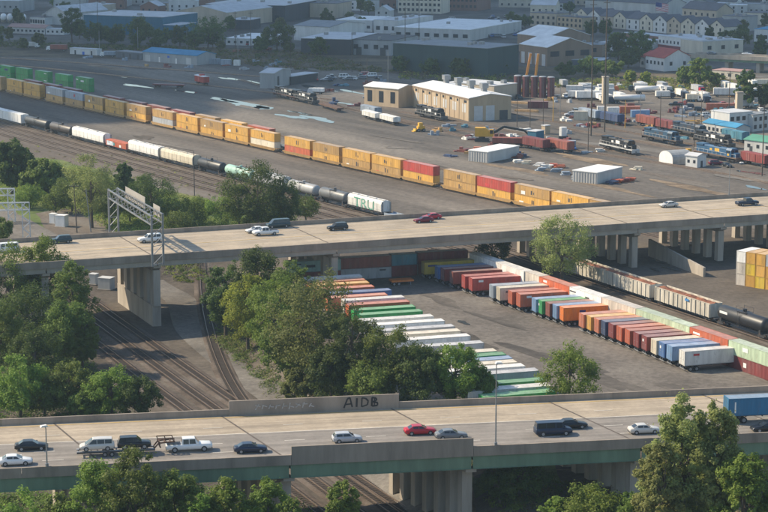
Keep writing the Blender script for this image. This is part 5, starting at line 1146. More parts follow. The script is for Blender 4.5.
# arched shed
a_, b_ = P(672.5, 165), P(686.5, 163); aa = ang(P(659, 161.5), P(672.5, 165)); t = thing('arched_shed', 'grey arched metal shed with white end wall', 'building', P(659, 161.5), aa); W = (P(672.5, 165) - P(659, 161.5)).length
arc = [(W/2 - W/2 * math.cos(k * math.pi / 10), 1.6 + W * .28 * math.sin(k * math.pi / 10)) for k in range(11)]
obj('end_wall', MB().prism([(0, 0), (W, 0)] + arc[::-1], 'y', 0, .1).mesh('end_wall', WHITE), t)
obj('arched_roof', MB().prism([(-.1, 0)] + [(x + (x - W/2) * .03, z + .1) for x, z in arc] + [(W + .1, 0)], 'y', .101, 7.5).mesh('arched_roof', M('corrugated_grey', (.27, .28, .28), .6, .2)), t)
building('portable_cabin', 'small white portable cabin right of the arched shed', (697, 168), (706, 166.5), 4.5, 3.6, 'gable_y', 'white', 'pale', .6, doors=[(.5, 1, 2, DOORD)], lwins=[(2, .9, 1.0, 1.4, WINM)])
building('office', 'white two-storey office at the right, below the second tan column', (729, 133), (752, 131), 10, 7, 'flat', 'white', 'pale', wins=[(4, 1.6, 1.5, 1), (4, 1.6, 1.5, 4.2)])
building('office', 'grey office block right of the white two-storey office', (752.5, 132), (768, 130), 10, 6, 'flat', 'pale', 'grey', wins=[(3, 1.4, 1.4, 1), (3, 1.4, 1.4, 3.8)])
building('low_shed', 'long blue-roofed shed left of the white office', (703, 134), (736, 140), 6, 4.2, 'gable_x', 'pale', 'blue', 1.0, wins=[(8, 1.2, 1.2, 1.8)])
building('low_shed', 'pale shed with green roof at the right edge', (744, 152), (790, 158), 9, 4.2, 'gable_x', 'pale', 'green', 1.2, doors=[(.15, 1.2, 2.2, DOORD)], wins=[(5, 1.2, 1.2, 1.8)])
building('hut', 'small hut with pale and blue sides right of the crane boom', (536, 143.5), (544, 142), 3.5, 4.0, 'flat', 'blue', 'pale')
building('hut', 'small yellow hut above the dark box in the yard', (545, 134.5), (550, 134), 2, 3.0, 'flat', 'tan', 'pale')
t = thing('water_tank', 'upright white tank standing on a dark base', 'tank', P(563, 139)); obj('tank_shell', MB().cyl((0, 0, 1.2), (0, 0, 4.2), 1.3, n=14).mesh('tank_shell', WHITE, False), t); obj('base', MB().box(-1.6, 1.6, -1.6, 1.6, 0, 1.2).mesh('base', DARK), t)
container('dark grey box right of the upright white tank', P(569, 148), R(-10), 4.5, 2.6, 'bluegrey', None)
# dark red upright tanks
RT = M('dark_red_tank', (.11, .03, .035), .6, .25, .5, streak=True)
for k in range(5):
    t = thing('upright_tank', f'dark red upright tank, {ORD[k]} of five from the left', 'tank', P(517.5 + 8.3 * k, 96.5 + .4 * k), 0, 'dark red upright tanks')
    obj('tank_shell', cached('rtank', lambda: MB().cyl((0, 0, 0), (0, 0, 8.6), 1.55, n=16).mesh('tank_shell', RT, False)), t); obj('top_ring', cached('rring', lambda: MB().cyl((0, 0, 8.6), (0, 0, 8.9), 1.65, 1.2, n=16).mesh('top_ring', STEEL)), t)
    obj('ladder', cached('rlad', lambda: MB().box(-.25, -.2, -1.7, -1.62, 0, 8.8).box(.2, .25, -1.7, -1.62, 0, 8.8).mesh('ladder', STEEL)), t)
for k, (u, v, du) in enumerate([(524, 99, 2.6), (534, 99.5, 1.6)]):
    t = thing('mobile_crane', f'mobile crane with raised orange boom, {("left", "right")[k]} of two behind the red tanks', 'crane', P(u, v - 5), 0)
    obj('boom', MB().beam((0, 0, 2.5), (du, 0, 17), .9).mesh('boom', M('crane_orange', (.6, .25, .03), .5, .1)), t); obj('carrier', MB().box(-3.5, 2.5, -1.2, 1.2, .9, 2.4).box(-3.4, -1.8, -1.1, 1.1, 2.4, 3.2).mesh('carrier', YEL), t)
    for x in (-2.8, -1.2, 1.4): wheel_pair(t, x, 1.0, .5, .5, .35)
# rail crane with lying boom
p = P(482, 141.5); t = thing('rail_crane', 'yellow crane with a long dark boom lying to its right', 'crane', p, R(-6))
obj('crane_house', MB().prism([(-2.4, 1.9), (2.6, 1.9), (2.6, 3.8), (1.2, 4.9), (-2.4, 4.9)], 'y', -1.5, 1.5).mesh('crane_house', YEL), t); obj('cab', MB().box(2.62, 4.0, -1.5, -.2, 1.9, 4.4).mesh('cab', YEL), t); obj('window', MB().box(2.8, 3.8, -1.53, -1.5, 2.9, 4.1).mesh('window', GLASS), t)
for y in (-1.2, 1.2): obj('crawler_track', MB().prism([(-2.6, .5), (-2.2, 0.02), (2.2, 0.02), (2.6, .5), (2.2, 1.1), (-2.2, 1.1)], 'y', y - .35, y + .35).mesh('crawler_track', DARK), t)
obj('turntable', MB().cyl((0, 0, 1.1), (0, 0, 1.9), 1.1, n=14).mesh('turntable', DARK), t)
obj('boom', MB().beam((3.2, .5, 2.6), (7.5, .5, 5.2), .8).beam((7.5, .5, 5.2), (14.5, .5, 4.0), .75).beam((14.5, .5, 4.0), (17, .5, 1.6), .6).mesh('boom', BLK), t); obj('grapple', MB().beam((17, .5, 1.6), (16.4, .2, .1), .35).beam((17, .5, 1.6), (17.7, .8, .1), .35).mesh('grapple', BLK), t)
boxcar('rust-brown low car behind the crane boom', at_rail(508, 147), R(-9), 11.5, 2.9, 'brown', None, door=False)
for k, (u, v, lab) in enumerate([(420, 131.5, 'small yellow loader left of the engine house corner'), (688, 158.5, 'small yellow loader between the arched shed and the white cabin')]):
    t = thing('wheel_loader', lab, 'loader', P(u, v), R(200)); obj('body', MB().box(-1.6, 1.0, -.9, .9, .9, 2.0).box(-.8, .6, -.8, .8, 2.0, 3.2).mesh('body', YEL), t); obj('cab_window', MB().box(-.6, .5, -.83, -.8, 2.2, 3.0).mesh('cab_window', GLASS), t)
    obj('bucket', MB().prism([(1.9, .1), (2.9, .1), (2.9, .25), (2.2, .4), (2.1, 1.1), (1.9, 1.1)], 'y', -1.1, 1.1).beam((.8, -.7, 1.3), (2.0, -.7, .6), .2).beam((.8, .7, 1.3), (2.0, .7, .6), .2).mesh('bucket', YEL), t)
    for x in (-1.1, .9): wheel_pair(t, x, .95, .6, .6, .4)
# white and grey cabinets beside the gravel path
WC = 'equipment cabinets by the tracks'
for k, (u, v, sx, sy, h_, c, lab) in enumerate([(53.5, 223.5, 1.6, 1.6, 2.6, 'white_paint', 'narrow white cabinet left of the twin white cabinet'), (62, 226.5, 2.8, 2.2, 3.0, 'white_paint', 'broad white twin cabinet beside the wooden pole'),
        (94, 284, 1.7, 1.7, 2.4, 'wall_pale', 'narrow grey cabinet under the farther bridge'), (106.5, 289, 3.2, 2.4, 2.7, 'wall_pale', 'broad grey cabinet left of the bridge pier')]):
    t = thing('equipment_cabinet', lab, 'cabinet', P(u, v), R(-20), WC); obj('body', MB().box(-sx/2, sx/2, -sy/2, sy/2, .15, h_).mesh('body', MATS[c]), t); obj('lid', MB().box(-sx/2 - .08, sx/2 + .08, -sy/2 - .08, sy/2 + .08, h_, h_ + .14).mesh('lid', MATS[c]), t)
    obj('door', MB().box(-sx/2 + .15, sx/2 - .15, -sy/2 - .03, -sy/2, .3, h_ - .15).mesh('door', MATS[c]), t); obj('base', MB().box(-sx/2 - .2, sx/2 + .2, -sy/2 - .2, sy/2 + .2, 0, .15).mesh('base', CONC), t)
# white tank trailers at the upper left edge
for k in range(5):
    t = thing('storage_tank', f'white round-ended storage tank, {ORD[k]} from the left at the upper left edge', 'tank', P(-3 + 6.6 * k, 21.5 + .2 * k), R(-80), 'white storage tanks'); obj('tank_shell', cached('stt', lambda: MB().loft([[(x, math.cos(q) * 1.9 * f, 3.0 + math.sin(q) * 1.9 * f) for q in [2 * math.pi * i / 16 for i in range(16)]] for x, f in ((-7, .4), (-6.6, .85), (-6, 1), (6, 1), (6.6, .85), (7, .4))]).mesh('tank_shell', WHITE, True)), t)
    for x in (-4.5, 4): obj('saddle', cached('sad', lambda: MB().box(0, .5, -1.5, 1.5, 0, 1.8).mesh('saddle', CONC)), t, (x, 0, 0))
# concrete columns
for k, (u, v) in enumerate([(605, 103.5), (738.5, 121)]):
    t = thing('concrete_column', ('tall tan concrete column in the far yard, left of two', 'tall tan concrete column near the white office, right of two')[k], 'column', P(u, v), R(10)); obj('shaft', MB().box(-1.15, 1.15, -1.15, 1.15, 0, 10.5).mesh('shaft', MATS['wall_beige']), t); obj('cap', MB().box(-1.3, 1.3, -1.3, 1.3, 10.5, 11).mesh('cap', CONC), t)
# stacks of poles, beams and scrap
def bar_stack(label, u, v, a, L, n, mat, name='timber_stack', cat='timber'):
    t = thing(name, label, cat, P(u, v), R(a))
    for k in range(n):
        r = k // 4; c = k % 4; obj('bar', cached(('bar', L, mat.name), lambda: MB().box(-L/2, L/2, -.2, .2, 0, .4).mesh('bar', mat)), t, (random.Random(k).uniform(-.6, .6), c * .5 + r * .2, r * .42))
TIM = M('sawn_timber', (.42, .28, .14), .85, .3, 1.0)
bar_stack('tan timber stack right of the engine house, upper', 521, 104, -28, 11, 8, TIM); bar_stack('tan timber stack right of the engine house, lower', 526, 112, -25, 9, 8, TIM)
bar_stack('yellow crane beam lying in the far yard', 699, 121.5, -14, 9.5, 2, YEL, 'steel_beam', 'beam'); bar_stack('short orange beam right of the yellow crane beam', 716, 124, -10, 4, 2, M('crane_orange'), 'steel_beam', 'beam')
for k, (u, v, c) in enumerate([(519, 163, 'white'), (527, 164, 'cream'), (538, 166, 'white'), (547, 168, 'white'), (552, 167, 'orangered'), (560, 168, 'salmon'), (556, 172, 'bluegrey'), (567, 175, 'bluegrey'), (540, 171, 'bluegrey'), (577, 180, 'grey'), (617, 183, 'orangered'), (624, 182, 'maroon'), (612, 184, 'navy'), (630, 181, 'orangered'), (476, 150, 'salmon'), (469, 152, 'maroon'), (600, 152, 'white'), (636, 170, 'cream')]):
    rg = random.Random(k + 70); t = thing('pallet_stack', f'small {word(c)} heap of stacked material, {ORD[k]} from the left around the container shelters' if k < 10 else f'{word(c)} heap of stacked material ' + ['beside the white-roofed shelter, nearest', 'at the right end of the white-roofed shelter', 'in the shade of the white-roofed shelter', 'poking out right of the white-roofed shelter', 'left of the grey-blue shelter, upper', 'left of the grey-blue shelter, lower', 'in front of the striped black locomotive', 'right of the white-roofed shelter by the track'][k - 10], 'pallet stack', P(u, v), R(rg.uniform(-30, 10)), 'heaps of stacked material in the yard')
    for j in range(rg.randint(3, 6)): obj('slab', cached(('slab', c, j), lambda: MB().box(-1.2, 1.2, -.7, .7, 0, .38).mesh('slab', paint(c, PC[c]))), t, (rg.uniform(-.8, .8), rg.uniform(-.5, .5), .38 * j if j < 3 else .38 * (j - 3)), rg.uniform(-.3, .3))

# ------------------------------------------------------------------ gantries, lamp posts, poles, flag
GZ = 9.8
gp = [P(152.5, 264, GZ + .6), P(163.5, 261.5, GZ + .6), P(109.5, 232.5, GZ + .9), P(118.5, 231, GZ + .9)]
t = thing('sign_gantry', 'grey overhead sign gantry spanning the farther bridge', 'gantry', (0, 0, 0)); GT = 9.8
foot = [Vector((p.x, p.y, GZ)) for p in gp]
for f in foot: obj('post', MB().cyl(f, f + Vector((0, 0, GT + 1.2)), .24, n=10).mesh('post', GALV), t)
def up(v, z): return Vector((v.x, v.y, GZ + z))
for i, j in ((0, 2), (1, 3)):
    for z in (GT - .9, GT + 1.0): obj('chord', MB().beam(up(foot[i], z), up(foot[j], z), .26).mesh('chord', GALV), t)
m = MB(); nb = 14
for k in range(nb):
    for i, j in ((0, 2), (1, 3)):
        a_, b_ = foot[i].lerp(foot[j], k / nb), foot[i].lerp(foot[j], (k + 1) / nb)
        m.beam(up(a_, GT - .9 if k % 2 else GT + 1), up(b_, GT + 1 if k % 2 else GT - .9), .12)
    a_, b_ = foot[0].lerp(foot[2], k / nb), foot[1].lerp(foot[3], (k + 1) / nb)
    m.beam(up(a_, GT + 1), up(b_, GT + 1), .1); m.beam(up(a_, GT - .9), up(b_, GT - .9), .1)
obj('lattice', m.mesh('lattice', GALV), t)
for i, j in ((0, 1), (2, 3)):
    mm = MB()
    for z in range(0, 8, 2): mm.beam(up(foot[i], z + .3), up(foot[j], z + 2.3 if z % 4 else z + .3), .12); mm.beam(up(foot[i], z + .3), up(foot[j], z + 2.2), .1)
    obj('brace', mm.mesh('brace', GALV), t)
SIGNB = M('sign_back', (.32, .30, .27), .6, .12)
for k, (t0, t1, zz) in enumerate([(.42, .86, 2.2), (.10, .24, 1.9)]):
    a_, b_ = foot[1].lerp(foot[3], t0), foot[1].lerp(foot[3], t1); off = Vector((.45, .2, 0)); a_ += off; b_ += off
    obj('sign_panel', MB().add([up(a_, GT - .4), up(b_, GT - .4), up(b_, GT + zz), up(a_, GT + zz), up(a_ + off * .2, GT - .4), up(b_ + off * .2, GT - .4), up(b_ + off * .2, GT + zz), up(a_ + off * .2, GT + zz)], [(0, 1, 2, 3), (7, 6, 5, 4), (0, 4, 5, 1), (1, 5, 6, 2), (2, 6, 7, 3), (3, 7, 4, 0)]).mesh('sign_panel', SIGNB), t)
WL = M('white_lattice_paint', (.62, .62, .60), .6, .1)
for g, (u, v, h_, lab) in enumerate([(27, 246, 11, 'white lattice railway gantry at the left edge'), (12, 222, 9, 'smaller white lattice gantry behind the first at the left edge')]):
    b = P(u, v); t = thing('railway_gantry', lab, 'gantry', b, R(8 if g == 0 else 4))
    def tower(x):
        m = MB()
        for sx in (-.9, .9):
            for sy in (-.6, .6): m.beam((x + sx, sy, 0), (x + sx, sy, h_), .16)
        for k in range(int(h_ / 1.5)):
            z = k * 1.5
            for sy in (-.6, .6): m.beam((x - .9, sy, z if k % 2 else z + 1.5), (x + .9, sy, z + 1.5 if k % 2 else z), .12)
            for sx in (-.9, .9): m.beam((x + sx, -.6, z), (x + sx, .6, z + 1.5), .12)
        return m
    obj('lattice_post', tower(0).mesh('lattice_post', WL), t); obj('lattice_post', tower(-24).mesh('lattice_post', WL), t)
    m = MB()
    for sy in (-.6, .6):
        for z in (h_ - 1.8, h_): m.beam((-24.9, sy, z), (.9, sy, z), .16)
        for k in range(16): m.beam((-24 + k * 1.5, sy, h_ - 1.8 if k % 2 else h_), (-22.5 + k * 1.5, sy, h_ if k % 2 else h_ - 1.8), .12)
    obj('lattice_beam', m.mesh('lattice_beam', WL), t)
def lamp_post(label, base, h_, arm, a, head=True, group='street lamps'):
    t = thing('street_lamp', label, 'street lamp', base, a, group); obj('pole', MB().cyl((0, 0, 0), (0, 0, h_), .12, .07, n=8).mesh('pole', GALV), t)
    if arm: obj('arm', MB().cyl((0, 0, h_ - .1), (arm, 0, h_ + .3), .07, .05, n=6).mesh('arm', GALV), t)
    obj('lamp_head', MB().prism([(-.2, 0), (.9, 0), (.75, .22), (0, .26)], 'y', -.28, .28).mesh('lamp_head', WHITE), t, (arm - .3, 0, h_ + .15)); obj('base_plate', MB().cyl((0, 0, 0), (0, 0, .4), .25, n=8).mesh('base_plate', GALV), t)
def low_pt(u, v, y): q = P(u, v, 10.0); x = (q - LN0).dot(ld); return LO + ld * x + Vector((-ld.y, ld.x, 0)) * y + Vector((0, 0, 10.0))
lamp_post('tall slender lamp post on the nearer bridge parapet left of the van', low_pt(494, 443, .2), 12.0, 0.3, LA); lamp_post('short lamp post by the black sedan on the nearer bridge', low_pt(47, 466, .2), 5.6, .2, LA + R(200))
lamp_post('lamp post with long arm at the far side of the farther bridge, right', on_upper(729, 195, 1.0), 8.0, 3.0, R(8))
def pole(label, u, v, h_, arms=(), lean=(0, 0), mat=None, r=.17, group='utility poles', name='utility_pole', lights=False):
    t = thing(name, label, 'pole', P(u, v), 0, group); mat = mat or WOOD; top = Vector((lean[0], lean[1], h_))
    obj('shaft', MB().cyl((0, 0, 0), top, r, r * .62, n=8).mesh('shaft', mat), t)
    for z in arms:
        q = top * (z / h_); obj('crossarm', MB().box(-1.2, 1.2, -.08, .08, -.09, .09).mesh('crossarm', mat), t, q)
        for x in (-1.1, -.5, .5, 1.1): obj('insulator', cached('ins', lambda: MB().cyl((0, 0, .09), (0, 0, .32), .05, n=6).mesh('insulator', STEEL)), t, (q.x + x, q.y, q.z))
    if lights:
        obj('light_ring', MB().cyl((0, 0, h_ - .3), (0, 0, h_ + .1), .9, n=10).mesh('light_ring', GALV), t)
pole('dark wooden pole beside the white twin cabinet', 77, 233, 13, (12.2,), (-.5, 0)); pole('leaning grey steel pole under the pale green tree', 91, 232.5, 11.5, (), (-1.0, 0), GALV, .16)
pole('thin dark pole among the brown tracks, left of the dark tree', 194.5, 196, 13, (), mat=DARK, r=.13)
for k, (u, v, h_, lab) in enumerate([(591, 136, 54, 'very tall dark mast left of the first tan column'), (604.5, 132, 54, 'very tall dark mast rising behind the first tan column')]):
    pole(lab, u, v, h_, (h_ - 8, h_ - 14), mat=WOOD, r=.27, group='very tall masts')
for k, (u, v, h_, lab) in enumerate([(81, 36, 22, 'tall dark pole over the dark tree, left of two, upper left'), (98, 37, 22, 'tall dark pole over the dark tree, right of two, upper left'), (235.5, 50, 20, 'dark pole at the left side of the flat white roof'), (251, 50, 20, 'dark pole at the right side of the flat white roof'),
        (405, 60, 26, 'tall pole left over the dark green warehouse'), (419, 66, 32, 'taller pole right of it over the dark green warehouse'), (99.5, 52, 11, 'pale lamp pole near the dump truck'), (138, 50, 12, 'pale pole above the blue-roofed shed'), (187, 49, 10, 'pale pole right of the blue annexe'), (238, 60, 11, 'thin pale pole over the small white container'),
        (291, 70, 14, 'pole left of the small tall grey shed, in the scrub'), (352, 72, 18, 'thin pole in the scrub right of centre left'), (367, 92, 14, 'thin pole left of the engine house annexe'), (388, 88, 16, 'thin pale pole at the engine house annexe'), (682, 124, 17, 'dark pole between the trucks and the yellow beam'), (728.5, 122, 19, 'dark pole left of the second tan column'),
        (701, 130, 14, 'thin dark pole at the yellow beam end'), (762, 176, 22, 'tall dark pole at the right edge of the yard'), (517, 127, 11, 'thin pole right of the engine house, first'), (530, 128, 11, 'thin pole right of the engine house, second'), (543, 129, 11, 'thin pole right of the engine house, third'), (560, 118, 12, 'pale pole right of the timber stacks'),
        (588, 152, 12, 'yellow-footed post left of the striped locomotive'), (625, 128, 10, 'thin yellow pole in the far yard'), (640, 126, 12, 'dark pole below the pale blue container'), (660, 132, 14, 'dark pole above the arched shed'), (694, 150, 13, 'dark pole over the blue locomotive'), (553, 122, 9, 'yellow post right of the engine house')]):
    pole(lab, u, v, h_, (h_ - .8,) if k in (0, 1, 2, 3, 4, 5, 10, 14, 15) else (), mat=GALV if 'pale' in lab else (YEL if 'yellow p' in lab else WOOD), r=.2 if h_ > 18 else .15, group='utility poles in the yard and town')
# flag
p = P(655, 31); t = thing('flag_pole', 'flagpole with striped flag in front of the row houses', 'flag', p); obj('pole', MB().cyl((0, 0, 0), (0, 0, 17), .16, .08, n=8).mesh('pole', GALV), t)
FW, FH = 7.6, 4.6
def wave(x): return .5 * math.sin(x * 1.1)
def droop(x): return -.18 * x
FRD = M('flag_red', (.45, .03, .05), .8, .05); FWH = M('flag_white', (.7, .68, .66), .8, .05); FBL = M('flag_blue', (.03, .05, .2), .8, .05)
for k in range(13):
    m = MB(); z0, z1 = 16.8 - FH * (k + 1) / 13, 16.8 - FH * k / 13; xs = [FW * i / 12 for i in range(13)]
    vs = [(x, wave(x), z0 + droop(x)) for x in xs] + [(x, wave(x), z1 + droop(x)) for x in xs]; m.add(vs, [(i, i + 1, 14 + i, 13 + i) for i in range(12)]); obj('flag_stripe', m.mesh('flag_stripe', FWH if k % 2 else FRD), t)
m = MB(); xs = [3.6 * i / 6 for i in range(7)]; vs = [(x, wave(x) - .04, 16.8 - FH * 7 / 13 + droop(x)) for x in xs] + [(x, wave(x) - .04, 16.8 + droop(x)) for x in xs]
obj('flag_canton', m.add(vs, [(i, i + 1, 8 + i, 7 + i) for i in range(6)]).mesh('flag_canton', FBL), t)
# hazy filler rows along the top and parked cars in the far lots
rg = random.Random(21)
for k in range(46):
    u = rg.uniform(-10, 780); v = rg.uniform(-9, 7 if 560 < u < 700 else 10)
    c = rg.choice(['white', 'grey', 'beige', 'brick', 'cream', 'pale', 'slate']); gb = rg.random() < .5; w_ = rg.uniform(9, 30)
    building('town_building', f'small {c} {"gabled" if gb else "flat-roofed"} building in the hazy rows along the top edge', (u, v), (u + w_ * 1.45, v + rg.uniform(-.3, .8)), rg.uniform(10, 22), rg.uniform(5, 9), rg.choice(['gable_x', 'gable_y']) if gb else 'flat', c, rg.choice(['slate', 'pale', 'grey', 'dark']), 3, wins=[(max(2, int(w_ / 4)), 1.3, 1.6, 1.3)], group=f'{c} {"gabled" if gb else "flat"} buildings along the top edge')
for k in range(34):
    u = rg.uniform(470, 528); v = rg.uniform(17, 38); c = rg.choice(['white', 'silver', 'grey', 'navy', 'white', 'blue'])
    vehicle(rg.choice(['suv', 'van', 'sedan']), f'tiny {c} vehicle in the crowded far lot right of the big white roof', P(u, v), R(rg.choice([8, 98, -82, 188])), c, f'{c} vehicles in the crowded far lot')

# more clutter between the far tracks, and more of the crowded town
rg = random.Random(77)
def quad_px(zone): (u0, v0, u1, v1) = zone; return rg.uniform(u0, u1), rg.uniform(v0, v1)
ZN = [((560, 104, 765, 128), 46), ((430, 126, 600, 160), 30), ((520, 86, 768, 104), 26), ((300, 76, 390, 112), 16), ((640, 128, 768, 145), 14), ((60, 50, 300, 72), 16)]
for zone, cnt in ZN:
    for k in range(cnt):
        u, v = quad_px(zone); c = rg.choice(['maroon', 'bluegrey', 'navy', 'navy', 'brown', 'brown', 'dimyellow', 'teal', 'grey', 'bluegrey', 'maroon', 'white'])
        t = thing('material_heap', f'small {word(c)} heap of crates and scrap scattered between the far yard tracks', 'scrap heap', P(u, v), rg.uniform(0, 3), f'{c} heaps scattered in the far yard')
        for j in range(rg.randint(2, 5)):
            kk = rg.randint(0, 3); obj('crate', cached(('crate', c, kk), lambda: MB().box(-[1.1, .7, 1.9, .5][kk], [1.1, .7, 1.9, .5][kk], -.6, .6, 0, [.8, 1.1, .5, 1.6][kk]).mesh('crate', paint(c, PC[c]))), t, (rg.uniform(-2, 2), rg.uniform(-1.2, 1.2), 0), rg.uniform(-.5, .5))
for k in range(26):
    u, v = rg.uniform(560, 766), rg.uniform(86, 103); c = rg.choice(['white', 'white', 'grey', 'cream'])
    box_truck(f'{c} box truck among the crowded far truck rows below the soil bank', u, v, R(rg.choice([5, -75, -80, 100, 178])), rg.choice([8, 10]), rg.choice([3.2, 3.6]), rg.choice(['white', 'teal', 'navy', 'red']), c, f'{c} trucks in the crowded far rows')
for k in range(40):
    u, v = quad_px(rg.choice([(570, 106, 765, 122), (300, 76, 380, 82), (700, 105, 768, 122), (225, 42, 262, 46), (390, 12, 520, 34)])); c = rg.choice(['white', 'silver', 'grey', 'navy', 'black', 'red'])
    vehicle(rg.choice(['suv', 'van', 'sedan', 'pickup']), f'distant {c} car parked loose between far yard and town', P(u, v), R(rg.choice([8, 98, -82, 188])), c, f'distant {c} cars parked loose')
occ = []
for k in range(90):
    u, v = rg.uniform(-10, 780), rg.uniform(-8, 30)
    if any(a - 6 < u < b + 6 and c_ - 3 < v < d_ + 4 for a, b, c_, d_ in [(84, 180, 20, 60), (176, 285, 8, 60), (290, 400, 26, 60), (394, 520, 10, 60), (530, 600, 22, 60), (570, 742, 18, 60), (30, 66, 8, 40), (-5, 30, 10, 30)]): continue
    c = rg.choice(['white', 'grey', 'cream', 'pale', 'white', 'beige', 'brick']); w_ = rg.uniform(8, 22)
    building('town_house', f'far {c} town house among the packed roofs near the top', (u, v), (u + w_ * 1.5, v + rg.uniform(-.2, .9)), rg.uniform(9, 16), rg.uniform(5, 8), rg.choice(['gable_x', 'gable_y', 'flat']), c, rg.choice(['slate', 'pale', 'grey', 'white']), 2.8, wins=[(max(2, int(w_ / 4)), 1.2, 1.5, 1.2), (max(2, int(w_ / 4)), 1.2, 1.5, 3.6)], cat='house', group=f'far {c} town houses')

# tell look-alikes apart by counting from the left within their own colour
def count_labels(groups, fmt):
    by = {}
    for o in COL.objects:
        g = o.get('group')
        if g and any(g.endswith(x) for x in groups): by.setdefault(g, []).append(o)
    for g, os_ in by.items():
        os_.sort(key=lambda o: to_px(o.location)[0])
        for k, o in enumerate(os_): o['label'] = fmt(o, ORD[k])
first3 = lambda o, n: ' '.join(o['label'].split()[:n])
count_labels(['heaps scattered in the far yard'], lambda o, n: f"{o['label'].split(' of crates')[0]}, {n} from the left of its colour in the far yard")
count_labels(['trucks in the crowded far rows'], lambda o, n: f"{first3(o, 3)}, {n} from the left of its colour in the crowded far rows")
count_labels(['cars parked loose'], lambda o, n: f"{first3(o, 3)} parked loose, {n} from the left of its colour between yard and town")
count_labels(['vehicles in the crowded far lot'], lambda o, n: f"{first3(o, 3)}, {n} from the left of its colour in the crowded far lot")
count_labels(['buildings along the top edge'], lambda o, n: f"{first3(o, 4)}, {n} of its kind from the left along the hazy top edge")
count_labels(['town houses'], lambda o, n: f"{first3(o, 4)}, {n} of its colour from the left among the packed roofs")

# ------------------------------------------------------------------ trees and undergrowth
def leaf_mat(key, dark, light):
    m = bpy.data.materials.new(key); m.use_nodes = True; n = m.node_tree.nodes; L = m.node_tree.links; n.clear()
    g = n.new('ShaderNodeNewGeometry'); nz = n.new('ShaderNodeTexNoise'); nz.inputs['Scale'].default_value = 0.55; nz.inputs['Detail'].default_value = 5
    L.new(g.outputs['Position'], nz.inputs['Vector'])
    r = n.new('ShaderNodeMapRange'); r.inputs[1].default_value = .34; r.inputs[2].default_value = .66; L.new(nz.outputs['Fac'], r.inputs[0])
    mx = n.new('ShaderNodeMix'); mx.data_type = 'RGBA'; mx.inputs[6].default_value = (*dark, 1); mx.inputs[7].default_value = (*light, 1); L.new(r.outputs[0], mx.inputs[0])
    oi = n.new('ShaderNodeObjectInfo'); hs = n.new('ShaderNodeHueSaturation'); mh = n.new('ShaderNodeMapRange'); mh.inputs[3].default_value = .485; mh.inputs[4].default_value = .515
    mv = n.new('ShaderNodeMapRange'); mv.inputs[3].default_value = .8; mv.inputs[4].default_value = 1.2
    L.new(oi.outputs['Random'], mh.inputs[0]); L.new(oi.outputs['Random'], mv.inputs[0]); L.new(mh.outputs[0], hs.inputs['Hue']); L.new(mv.outputs[0], hs.inputs['Value']); L.new(mx.outputs[2], hs.inputs['Color'])
    d = n.new('ShaderNodeBsdfPrincipled'); d.inputs['Roughness'].default_value = .6; d.inputs['Specular IOR Level'].default_value = .25; t = n.new('ShaderNodeBsdfTranslucent'); ms = n.new('ShaderNodeMixShader'); ms.inputs[0].default_value = .5
    L.new(hs.outputs[0], d.inputs['Base Color']); L.new(hs.outputs[0], t.inputs['Color']); L.new(d.outputs[0], ms.inputs[1]); L.new(t.outputs[0], ms.inputs[2])
    o = n.new('ShaderNodeOutputMaterial'); L.new(ms.outputs[0], o.inputs[0]); MATS[key] = m; return m
LEAF = dict(mid=leaf_mat('leaf_mid_green', (0.090, 0.137, 0.024), (0.204, 0.267, 0.056)), dark=leaf_mat('leaf_dark_green', (0.059, 0.100, 0.024), (0.132, 0.184, 0.043)), olive=leaf_mat('leaf_olive', (0.175, 0.205, 0.061), (0.336, 0.363, 0.121)),
            fresh=leaf_mat('leaf_fresh_green', (0.106, 0.176, 0.024), (0.246, 0.326, 0.061)), brownish=leaf_mat('leaf_brownish_green', (0.106, 0.124, 0.035), (0.214, 0.226, 0.067)), yellow=leaf_mat('leaf_yellow_green', (0.197, 0.251, 0.032), (0.378, 0.417, 0.067)),
            dry=leaf_mat('dry_brush', (0.132, 0.116, 0.047), (0.262, 0.218, 0.087)))
BARK = M('bark', (.10, .078, .058), .95, .3, 1.5)
def quads_mesh(name, pos, nrm, size, rs, mats, mi=None, aspect=.62):
    n = len(pos); a = np.cross(nrm, rs.normal(size=(n, 3))); a /= np.linalg.norm(a, axis=1)[:, None] + 1e-9; b = np.cross(nrm, a)
    a *= size[:, None] * .5; b *= size[:, None] * .5 * aspect
    v = np.empty((n, 4, 3)); v[:, 0] = pos - a; v[:, 1] = pos - b; v[:, 2] = pos + a; v[:, 3] = pos + b
    me = bpy.data.meshes.new(name); me.vertices.add(4 * n); me.vertices.foreach_set('co', v.reshape(-1).astype(np.float32))
    me.loops.add(4 * n); me.loops.foreach_set('vertex_index', np.arange(4 * n, dtype=np.int32)); me.polygons.add(n)
    me.polygons.foreach_set('loop_start', np.arange(0, 4 * n, 4, dtype=np.int32)); me.polygons.foreach_set('loop_total', np.full(n, 4, dtype=np.int32))
    for m in mats: me.materials.append(m)
    me.update(calc_edges=True); return me
def unit(v): return v / (np.linalg.norm(v, axis=1)[:, None] + 1e-9)
CLUMPS = {}
